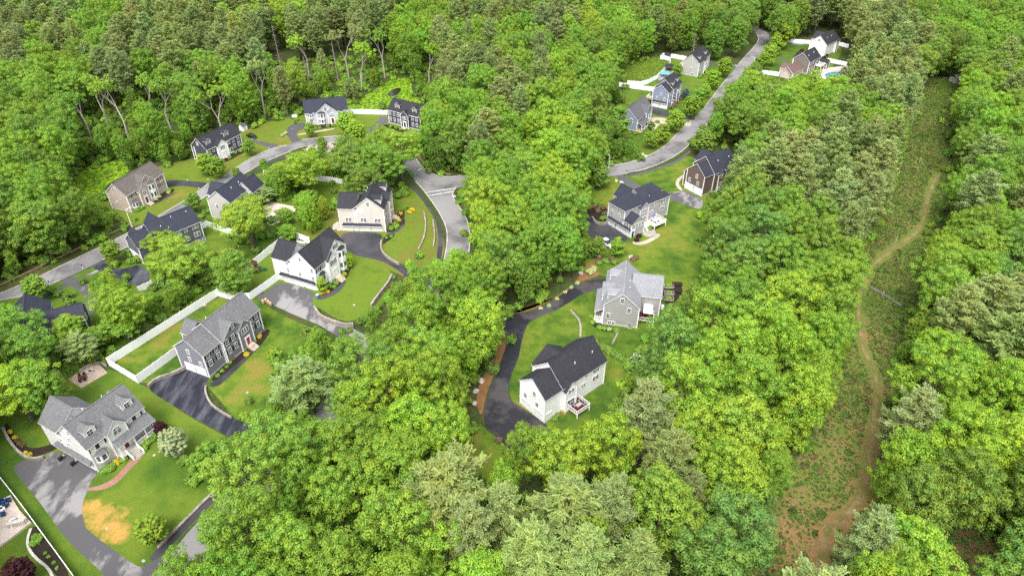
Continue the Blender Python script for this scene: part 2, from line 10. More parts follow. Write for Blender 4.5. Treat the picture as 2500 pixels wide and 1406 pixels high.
TREES=[0,665,666,190,64,0,0,17,0,0,-430,884,190,69,1,0,19,0,0,-295,905,190,64,1,0,19,5,0,-102,655,190,52,0,0,23,0,0,-198,949,190,61,0,0,23,5,0,-1053,1059,150,63,0,0,0,0,0,93,850,190,50,0,0,23,5,0,-902,1553,150,69,0,0,1,1,0,-786,1772,150,72,0,0,2,0,0,-157,583,230,64,1,0,23,1,0,325,612,225,64,3,0,17,3,0,-1166,1255,150,55,1,0,20,1,0,-1096,1176,150,51,1,0,0,1,0,789,590,212,59,2,0,24,4,0,373,700,207,64,3,0,17,1,0,258,726,233,64,1,0,17,0,0,-435,2101,190,72,1,0,3,0,0,-958,1341,150,53,0,0,1,0,0,-695,2094,150,70,0,0,3,0,0,-548,2175,150,72,2,0,3,1,0,-463,790,234,64,1,0,19,1,0,-182,700,219,59,1,0,23,0,0,-1001,1066,150,43,1,1,0,0,0,566,590,233,53,0,0,17,3,0,-341,565,205,53,1,0,23,5,0,-441,591,203,53,1,0,19,5,0,-265,615,215,54,1,0,23,5,0,-342,653,221,54,1,0,23,5,0,446,928,216,65,0,0,17,5,0,-750,1526,150,52,2,1,1,0,0,-207,826,202,61,1,0,23,4,0,342,1000,239,65,0,0,4,3,0,-474,1997,150,60,2,0,3,0,0,-388,2197,190,64,0,0,18,0,0,799,781,221,56,2,0,24,3,0,-434,689,238,52,1,0,19,5,0,26,879,190,35,1,0,23,5,0,-962,1331,90,45,1,0,1,0,0,393,803,225,56,0,0,17,5,0,923,779,239,54,2,1,24,0,0,-1010,1691,90,52,0,0,21,0,0,715,765,223,54,2,1,17,0,0,-44,599,198,48,0,0,23,1,0,-268,1018,218,62,0,0,19,1,0,-304,776,205,53,1,0,23,5,0,740,846,219,55,0,1,17,5,0,-176,1120,213,64,0,0,4,4,0,946,1134,204,64,0,0,16,0,0,-324,1108,202,63,1,0,19,5,0,853,1032,237,60,0,0,16,5,0,845,879,237,54,0,0,24,1,0,928,872,230,54,0,1,24,0,0,354,900,211,55,0,0,17,5,0,571,1232,222,65,0,0,16,5,0,185,868,218,53,0,0,23,5,0,494,1040,217,58,0,0,17,5,0,465,1256,222,64,0,0,5,0,0,-12,803,190,28,0,1,23,2,0,-82,1249,227,62,0,1,4,0,0,590,1001,237,53,0,1,17,5,0,-782,2134,90,52,0,0,3,2,0,361,1169,223,58,3,0,4,1,0,508,1150,221,58,0,0,16,5,0,-1085,1313,90,37,0,1,20,0,0,1095,1038,213,54,0,0,16,5,0,-523,607,184,41,1,0,19,5,0,541,1335,203,63,1,0,5,5,0,1000,1033,223,53,0,0,16,5,0,-158,1026,234,53,0,0,4,5,0,-894,1595,90,42,2,1,1,3,0,136,687,190,25,0,0,23,3,0,-1047,1434,90,38,1,0,20,0,0,600,1129,239,55,0,0,16,5,0,661,1320,223,60,0,0,16,3,0,-125,907,210,48,0,0,23,4,0,-185,1340,212,60,1,0,4,1,0,717,1399,210,62,0,0,16,1,0,404,1082,239,52,0,0,4,5,0,-374,808,207,44,1,0,19,4,0,-217,1245,209,56,0,0,4,5,0,-1017,1309,60,34,1,1,20,3,0,1082,1434,234,60,1,0,16,5,0,608,1487,217,60,3,0,5,1,0,695,1194,212,52,0,0,16,2,0,-1345,1688,209,65,2,1,22,0,0,1033,1330,234,54,1,0,16,2,0,702,1747,234,65,2,0,14,0,0,-280,1186,170,51,1,0,19,5,0,1345,1557,213,60,3,0,25,1,0,10,1682,214,63,1,0,5,5,0,1423,1618,223,61,3,0,25,0,0,585,1581,212,60,3,0,5,0,0,1246,1578,220,59,1,0,25,3,0,-767,2116,60,43,1,1,3,2,0,67,1559,220,59,1,1,5,2,0,-971,1450,60,33,2,1,1,2,0,-33,1486,222,56,2,0,4,0,0,-72,1785,236,63,0,0,18,2,0,815,1419,203,54,1,0,16,1,0,723,1535,209,57,1,0,16,5,0,-72,1400,218,53,0,0,4,2,0,1169,1451,208,53,0,0,14,1,0,161,1760,212,60,1,0,5,4,0,303,1107,180,45,3,0,4,0,0,1347,1447,214,52,1,0,25,2,0,119,1868,214,62,0,0,6,3,0,891,964,186,41,0,0,24,2,0,136,1617,208,56,1,1,5,0,0,865,1487,214,52,1,0,16,3,0,-832,1564,60,33,2,1,1,1,0,-677,2003,60,39,1,1,3,1,0,-1500,1990,216,64,2,0,8,0,0,824,1563,236,53,1,0,14,2,0,-1534,1875,205,60,1,0,22,3,0,-1506,1785,217,58,1,0,22,2,0,-18,1867,232,59,1,0,18,5,0,693,1845,234,59,2,0,6,1,0,42,1940,224,61,1,0,18,5,0,645,1065,206,41,0,1,17,5,0,612,1680,213,55,1,0,5,5,0,679,1626,233,53,3,0,14,0,0,774,1656,222,54,1,0,14,3,0,-1386,1774,236,56,1,1,22,0,0,865,1702,214,55,1,0,14,0,0,1490,1705,213,55,0,0,25,0,0,483,610,130,31,0,0,17,4,0,-50,1600,202,53,0,0,5,1,0,133,1993,203,61,0,0,6,1,0,49,1800,228,56,1,0,5,5,0,-1445,1649,216,53,2,1,22,2,0,-15,2167,202,64,1,0,18,2,0,-148,1423,206,47,0,0,4,5,0,-1740,2083,231,61,1,0,8,5,0,1307,1682,223,53,1,0,25,1,0,1169,1541,182,50,0,0,14,0,0,100,1694,228,52,1,0,5,3,0,1745,2151,208,62,1,0,15,5,0,765,1297,205,44,1,0,16,0,0,263,2183,222,63,1,1,6,1,0,421,612,126,30,3,0,17,2,0,-1614,2178,232,62,2,0,8,1,0,123,2130,223,61,0,0,6,2,0,192,2323,215,65,0,1,6,4,0,807,1766,216,53,1,0,14,1,0,210,2091,213,60,1,0,6,0,0,-1600,2066,236,59,1,0,8,2,0,52,2039,205,59,1,0,18,4,0,-648,1885,60,33,2,1,2,0,0,1619,2029,234,58,2,0,15,3,0,1482,1912,235,55,1,0,25,5,0,1394,1909,203,55,1,0,25,4,0,1502,1997,207,57,1,0,15,5,0,-1397,1867,233,54,1,0,22,1,0,493,855,146,34,0,0,17,1,0,-103,1333,206,43,1,0,4,0,0,-1742,2341,213,63,1,0,8,5,0,-396,747,150,31,1,0,19,5,0,-230,751,150,31,1,0,23,2,0,1367,2434,209,64,1,0,15,2,0,1781,2348,208,62,1,0,15,1,0,231,810,132,32,1,0,23,5,0,-92,1968,218,54,0,0,18,1,0,857,2446,206,64,2,0,7,1,0,-189,2431,238,63,1,0,18,5,0,-513,732,125,30,1,0,19,3,0,856,613,152,27,2,0,24,1,0,70,924,130,34,0,0,23,5,0,1261,1452,182,44,3,0,25,2,0,1877,2413,226,62,1,0,15,5,0,923,2524,210,64,1,0,7,2,0,799,2111,232,55,1,0,7,0,0,1404,1701,179,48,1,0,25,0,0,-1703,2252,221,58,1,0,8,5,0,508,1429,182,42,1,0,5,1,0,832,2560,207,64,2,1,7,2,0,-250,707,132,29,1,0,23,3,0,1590,2248,215,57,2,0,15,0,0,1253,2455,219,61,1,0,15,5,0,125,912,123,32,0,0,23,5,0,-196,2279,222,58,2,1,18,0,0,-104,2080,210,54,1,0,18,0,0,1704,2449,239,60,2,0,15,1,0,-1868,2302,219,58,2,0,8,2,0,957,958,151,33,0,0,24,3,0,-1506,2115,228,54,1,0,8,0,0,874,2350,230,58,2,0,7,0,0,-1839,2407,239,59,1,0,8,5,0,69,2368,209,58,0,1,18,3,0,-721,1896,60,29,1,1,2,1,0,-683,1799,60,28,1,1,2,0,0,-150,2531,216,61,1,0,11,4,0,258,2592,213,62,1,0,7,5,0,-360,719,122,28,1,0,19,5,0,579,1411,187,40,1,0,5,5,0,-1759,2689,215,63,1,0,9,5,0,1197,2539,237,60,0,0,15,2,0,239,2405,239,58,1,1,6,3,0,-284,2441,214,59,1,0,18,5,0,-126,2777,230,65,1,0,11,2,0,1078,2614,214,62,0,0,7,2,0,1839,2637,202,62,0,0,15,1,0,1922,2581,218,61,1,0,15,5,0,-1652,2412,216,57,1,0,8,5,0,1295,2739,200,64,0,0,15,3,0,-1663,2003,202,50,1,0,8,3,0,1803,2505,219,59,0,0,15,0,0,1653,2162,201,53,1,0,15,3,0,959,2760,207,64,0,0,12,0,0,-1565,2267,227,54,1,1,8,1,0,-1286,1779,188,46,2,1,22,1,0,270,1029,143,32,0,0,4,1,0,794,1495,195,40,1,0,16,4,0,-1641,2319,221,55,1,0,8,4,0,-2109,2811,235,64,1,0,9,5,0,-1820,2586,225,60,1,0,9,5,0,458,804,132,28,3,0,17,0,0,889,2660,210,61,1,0,7,4,0,967,2285,230,54,1,0,7,1,0,1016,2512,231,58,1,0,7,3,0,-1924,2758,215,62,1,0,9,5,0,-132,2673,227,61,1,0,11,3,0,102,2601,224,59,1,0,11,5,0,-1315,2768,202,62,2,0,9,2,0,-2065,2704,208,61,1,0,9,5,0,206,2489,212,57,1,0,6,4,0,-1900,2475,203,57,2,0,8,3,0,1683,2325,237,54,1,0,15,0,0,1786,2241,217,52,1,0,15,4,0,-1940,2602,200,59,2,0,8,4,0,976,2613,218,59,2,0,7,3,0,302,2486,234,56,2,0,7,4,0,-1999,2970,224,64,1,0,9,5,0,393,2892,202,63,2,0,12,0,0,-1092,2694,206,60,1,1,9,0,0,1864,2729,204,60,1,0,15,5,0,-271,2332,230,53,1,1,18,1,0,-12,2328,220,53,1,1,18,5,0,-1569,2941,216,63,1,0,9,4,0,1308,2348,215,53,1,0,15,5,0,-1758,2493,216,56,1,0,8,5,0,189,1920,178,46,0,0,6,0,0,443,852,147,28,0,0,17,2,0,-223,2640,226,58,1,0,11,0,0,-1334,2946,228,63,1,0,9,3,0,-352,1028,147,31,1,0,19,5,0,-110,967,128,30,0,0,23,5,0,-26,2014,197,47,1,0,18,3,0,-1137,2780,235,60,1,0,9,1,0,-1227,2807,240,60,1,0,9,2,0,-1218,1208,127,34,1,0,20,2,0,-364,933,131,29,0,0,19,0,0,1985,2888,232,61,2,0,15,4,0,434,1160,148,33,0,0,4,5,0,2280,3030,204,64,1,0,13,0,0,-1282,2658,224,57,2,0,9,1,0,-1828,2877,211,61,1,0,9,5,0,1702,2039,192,47,1,0,15,5,0,-1999,2487,207,54,1,0,8,5,0,283,2868,220,60,1,0,12,2,0,1020,2395,215,52,0,0,7,0,0,-52,2417,226,53,1,0,18,5,0,-85,1690,214,40,0,0,5,2,0,2052,3109,207,64,2,0,13,1,0,1782,3063,219,63,2,0,13,0,0,180,2660,205,56,1,0,7,5,0,335,2668,216,56,1,0,7,5,0,1706,2239,173,50,2,0,15,2,0,1098,2466,222,53,0,0,7,1,0,1299,2585,224,55,1,0,15,5,0,1014,1103,152,31,0,0,16,4,0,873,817,150,26,2,1,24,2,0,-403,962,129,29,1,0,19,2,0,26,3023,219,62,1,0,11,5,0,2148,2899,213,60,1,0,15,5,0,-30,3189,234,64,1,0,11,5,0,-471,2241,171,49,0,1,3,1,0,435,3177,201,64,1,0,12,0,0,522,944,136,28,0,0,17,5,0,-1236,2571,201,54,2,1,9,0,0,350,2804,234,57,1,0,12,1,0,180,2204,211,47,1,0,6,2,0,-1959,2851,214,58,1,0,9,5,0,580,1067,145,29,0,0,17,5,0,618,1793,181,41,2,0,6,0,0,-263,2557,237,52,1,0,11,1,1,96,722,230,72,4,0,23,4,1,-103,766,230,69,4,0,23,2,1,36,641,230,54,4,0,23,3,1,1094,1166,230,72,4,0,16,1,1,202,625,230,51,4,0,23,5,1,-452,1091,150,69,4,0,19,0,1,1131,1315,230,72,4,0,16,2,1,584,669,230,46,4,0,17,1,1,784,944,230,54,4,0,24,0,1,-63,681,230,41,4,0,23,0,1,291,838,230,44,4,0,17,4,1,172,731,230,39,4,0,23,5,1,444,543,267,53,4,0,17,3,1,-1024,1244,90,43,4,0,0,0,1,259,933,257,57,4,0,4,0,1,119,629,239,46,4,0,23,5,1,-10,730,214,41,4,0,23,1,1,-824,2028,60,42,4,1,21,0,1,1015,1244,256,49,4,0,16,0,1,930,1768,278,56,4,0,14,2,1,1036,1790,255,56,4,0,14,1,1,1365,1803,258,55,4,0,25,0,1,858,1862,277,55,4,0,14,5,1,900,1601,255,48,4,0,14,3,1,1028,2059,272,57,4,0,14,5,1,1168,2015,253,55,4,0,14,5,1,1520,1810,263,49,4,0,25,1,1,1535,2087,243,55,4,0,15,2,1,986,1906,253,50,4,0,14,5,1,-92,2283,236,57,4,1,18,1,1,871,2188,240,55,4,0,7,0,1,887,2071,255,52,4,0,7,2,1,1165,2119,261,53,4,0,14,5,1,1064,1947,242,49,4,0,14,5,1,722,1945,244,49,4,0,6,0,1,938,1990,249,49,4,0,14,5,1,823,2004,258,49,4,0,7,4,1,1223,1375,199,38,4,0,25,2,1,-114,2160,250,50,4,0,18,0,1,638,738,157,26,4,1,17,0,1,1187,2384,275,53,4,0,15,5,1,1069,2155,273,49,4,0,7,5,1,1108,1872,221,44,4,1,14,4,1,-52,2573,244,56,4,0,11,5,1,970,2130,237,47,4,0,7,3,1,329,790,178,25,4,0,17,2,1,17,2660,243,55,4,0,11,5,1,1485,2674,236,55,4,0,15,4,1,186,789,168,25,4,0,23,5,1,2079,2785,276,55,4,0,15,5,1,-1711,2875,251,57,5,0,9,1,1,1307,2245,238,47,4,0,15,3,1,1404,2552,274,51,4,0,15,1,1,-26,2814,244,55,4,0,11,5,1,1223,2232,244,46,4,0,15,5,1,-1424,2900,265,56,4,0,9,0,1,99,2721,257,53,4,0,11,5,1,1092,2268,235,46,4,0,7,5,1,968,1689,231,37,4,0,14,0,1,1502,2577,274,50,4,0,15,0,1,-2172,3033,263,56,5,0,9,5,1,-1314,3096,248,57,5,0,10,3,1,2148,3065,267,55,4,0,13,5,1,-1608,3184,239,57,4,0,9,5,1,1422,2875,245,52,4,0,15,5,1,-2044,3112,265,55,4,0,9,5,1,109,2855,274,51,4,0,11,5,1,-2117,2946,237,53,5,0,9,5,1,1642,2828,239,51,4,0,15,5,1,-2107,3230,242,57,4,0,28,5,1,-1597,2780,274,50,5,0,9,0,1,24,2502,240,46,4,0,18,2,1,-286,2936,234,52,4,0,11,0,1,-1595,3285,237,57,4,0,9,5,1,-235,2757,237,49,5,0,11,0,1,-2217,3176,255,55,5,0,28,5,1,1556,2765,272,49,4,0,15,5,1,-1700,3288,275,56,4,0,9,5,1,-260,3035,266,53,4,0,11,2,1,1520,2852,241,50,4,0,15,5,1,1692,3152,249,54,4,0,13,5,1,-2401,3271,249,56,5,0,28,5,1,1778,3252,273,55,4,0,13,5,1,1376,2636,242,47,4,0,15,5,1,194,3349,244,57,5,0,12,0,1,1578,3175,249,54,4,0,13,2,1,-81,2984,235,52,4,0,11,5,1,1266,2160,200,40,4,0,15,5,1,-2316,3370,263,57,5,0,28,5,1,-1536,3051,242,52,4,0,9,2,1,1822,3356,257,56,4,0,13,4,1,1985,2702,246,47,4,0,15,5,1,-1799,3406,251,57,4,0,9,5,1,-2499,3344,266,55,5,0,28,5,1,-199,2881,265,49,4,0,11,1,1,1639,2921,276,49,4,0,15,5,1,-1211,2942,248,50,5,0,10,0,1,1488,2941,277,49,4,0,13,5,1,1917,3323,262,55,4,0,13,5,1,-2216,3502,237,57,4,0,28,5,1,1398,2783,254,47,4,0,15,5,1,1649,3316,269,54,4,0,13,0,1,1584,3073,277,51,4,0,13,5,1,-1422,3237,249,53,5,0,10,5,1,113,3092,263,51,5,0,12,1,1,-772,3507,263,56,4,0,10,4,1,-319,3220,263,52,4,0,11,5,1,-1773,3085,240,50,5,0,9,3,1,1832,3483,278,54,4,0,13,3,1,1864,3575,240,56,4,0,13,5,1,-1449,3127,255,50,4,0,9,3,1,-2435,3659,248,57,4,0,28,4,1,1575,2980,264,48,4,0,13,5,1,2351,3201,239,51,4,0,13,5,1,1736,3486,257,54,4,0,13,1,1,-1445,3002,239,48,4,0,9,1,1,-2368,3143,275,50,5,0,28,5,1,728,2046,216,36,4,0,7,1,1,-1802,3198,240,50,5,0,9,4,1,-300,3131,276,49,4,0,11,4,1,-153,3043,233,48,5,0,11,1,1,134,3510,278,54,5,0,12,3,1,-1122,3041,241,48,4,0,10,1,1,-1701,3012,257,48,5,0,9,2,1,-1488,3744,253,57,5,0,10,5,1,-2402,3402,264,52,5,0,28,5,1,-1007,3596,275,54,4,0,10,5,1,-1658,3778,254,57,4,0,28,5,1,24,3807,265,57,4,0,27,0,1,-1845,3712,238,56,4,0,28,5,1,1928,3497,262,53,4,0,13,5,1,-1381,3396,275,51,4,0,10,5,1,-1640,3568,275,53,4,0,10,5,1,-348,3328,263,50,4,0,11,5,1,-1203,3096,265,48,5,0,10,1,1,-1332,3203,260,49,4,0,10,2,1,1710,3003,250,46,4,0,13,5,1,-1410,3821,248,56,4,0,10,5,1,-2772,3810,240,56,5,0,28,0,1,197,689,104,18,4,0,23,5,1,1206,1264,163,25,4,0,16,4,1,-102,3571,269,53,4,0,11,5,1,-1296,3307,278,50,4,0,10,5,1,-2470,3563,247,53,5,0,28,4,1,-2511,3465,247,52,5,0,28,5,1,1808,3654,267,54,4,0,13,5,1,-1194,3213,237,49,5,0,10,2,1,1945,3629,246,54,4,0,13,5,1,1014,2212,212,36,4,0,7,5,1,-1737,3551,262,53,4,0,28,5,1,-2292,3237,241,49,5,0,28,5,1,-1592,3657,268,54,4,0,10,5,1,-1627,3071,249,47,4,0,9,4,1,-2267,3717,235,55,4,0,28,5,1,279,3568,238,53,5,0,12,2,1,-102,2869,242,44,4,0,11,3,1,227,3768,257,55,5,0,27,0,1,-1515,3407,275,50,5,0,10,5,1,-2670,3701,263,54,5,0,28,1,1,-1519,3211,256,48,4,0,9,5,1,-1548,3506,278,51,4,0,10,5,1,-1991,3205,269,47,4,0,9,5,1,-790,3710,268,54,5,0,10,5,1,1154,2206,239,35,4,0,7,5,1,-691,3701,242,54,5,0,10,5,1,-2045,3848,254,55,5,0,28,5,1,-1718,3993,270,57,4,0,28,5,1,-633,3907,263,56,5,0,27,2,1,-2370,3508,245,51,5,0,28,5,1,-2147,3317,236,49,5,0,28,5,1,-1641,3377,259,49,4,0,9,5,1,-180,3728,254,53,4,0,27,1,1,-2590,3545,262,51,5,0,28,3,1,-948,2785,206,42,4,1,10,0,1,-1536,3920,273,55,4,0,28,5,1,-734,3413,262,49,5,0,10,4,1,-213,3293,259,47,4,0,11,5,1,1694,4034,273,56,4,1,29,0,1,-2583,3663,250,51,5,0,28,2,1,-1282,3461,268,49,4,0,10,5,1,-2692,3989,266,55,4,0,28,1,1,-1223,3367,265,47,5,0,10,5,1,1923,3776,242,52,4,0,13,5,1,-656,3795,278,52,5,0,27,4,1,-777,4131,251,56,5,0,27,1,1,-793,3609,252,50,4,0,10,5,1,-1088,3552,256,50,5,0,10,5,1,-1724,3677,267,51,4,0,28,5,1,-1799,3298,270,46,5,0,9,5,1,-695,3584,276,50,5,0,10,5,1,-113,3323,256,47,4,0,11,5,1,2022,3813,241,53,4,0,29,1,1,-2527,4003,252,55,4,0,28,3,1,-1891,4102,233,56,4,0,28,5,1,-2595,3866,267,53,4,0,28,2,1,-947,3487,252,49,4,0,10,3,1,1155,1238,161,23,4,0,16,3,1,-745,3896,238,53,5,0,27,3,1,-2804,3929,266,53,4,0,28,0,1,53,3701,267,51,4,0,27,2]
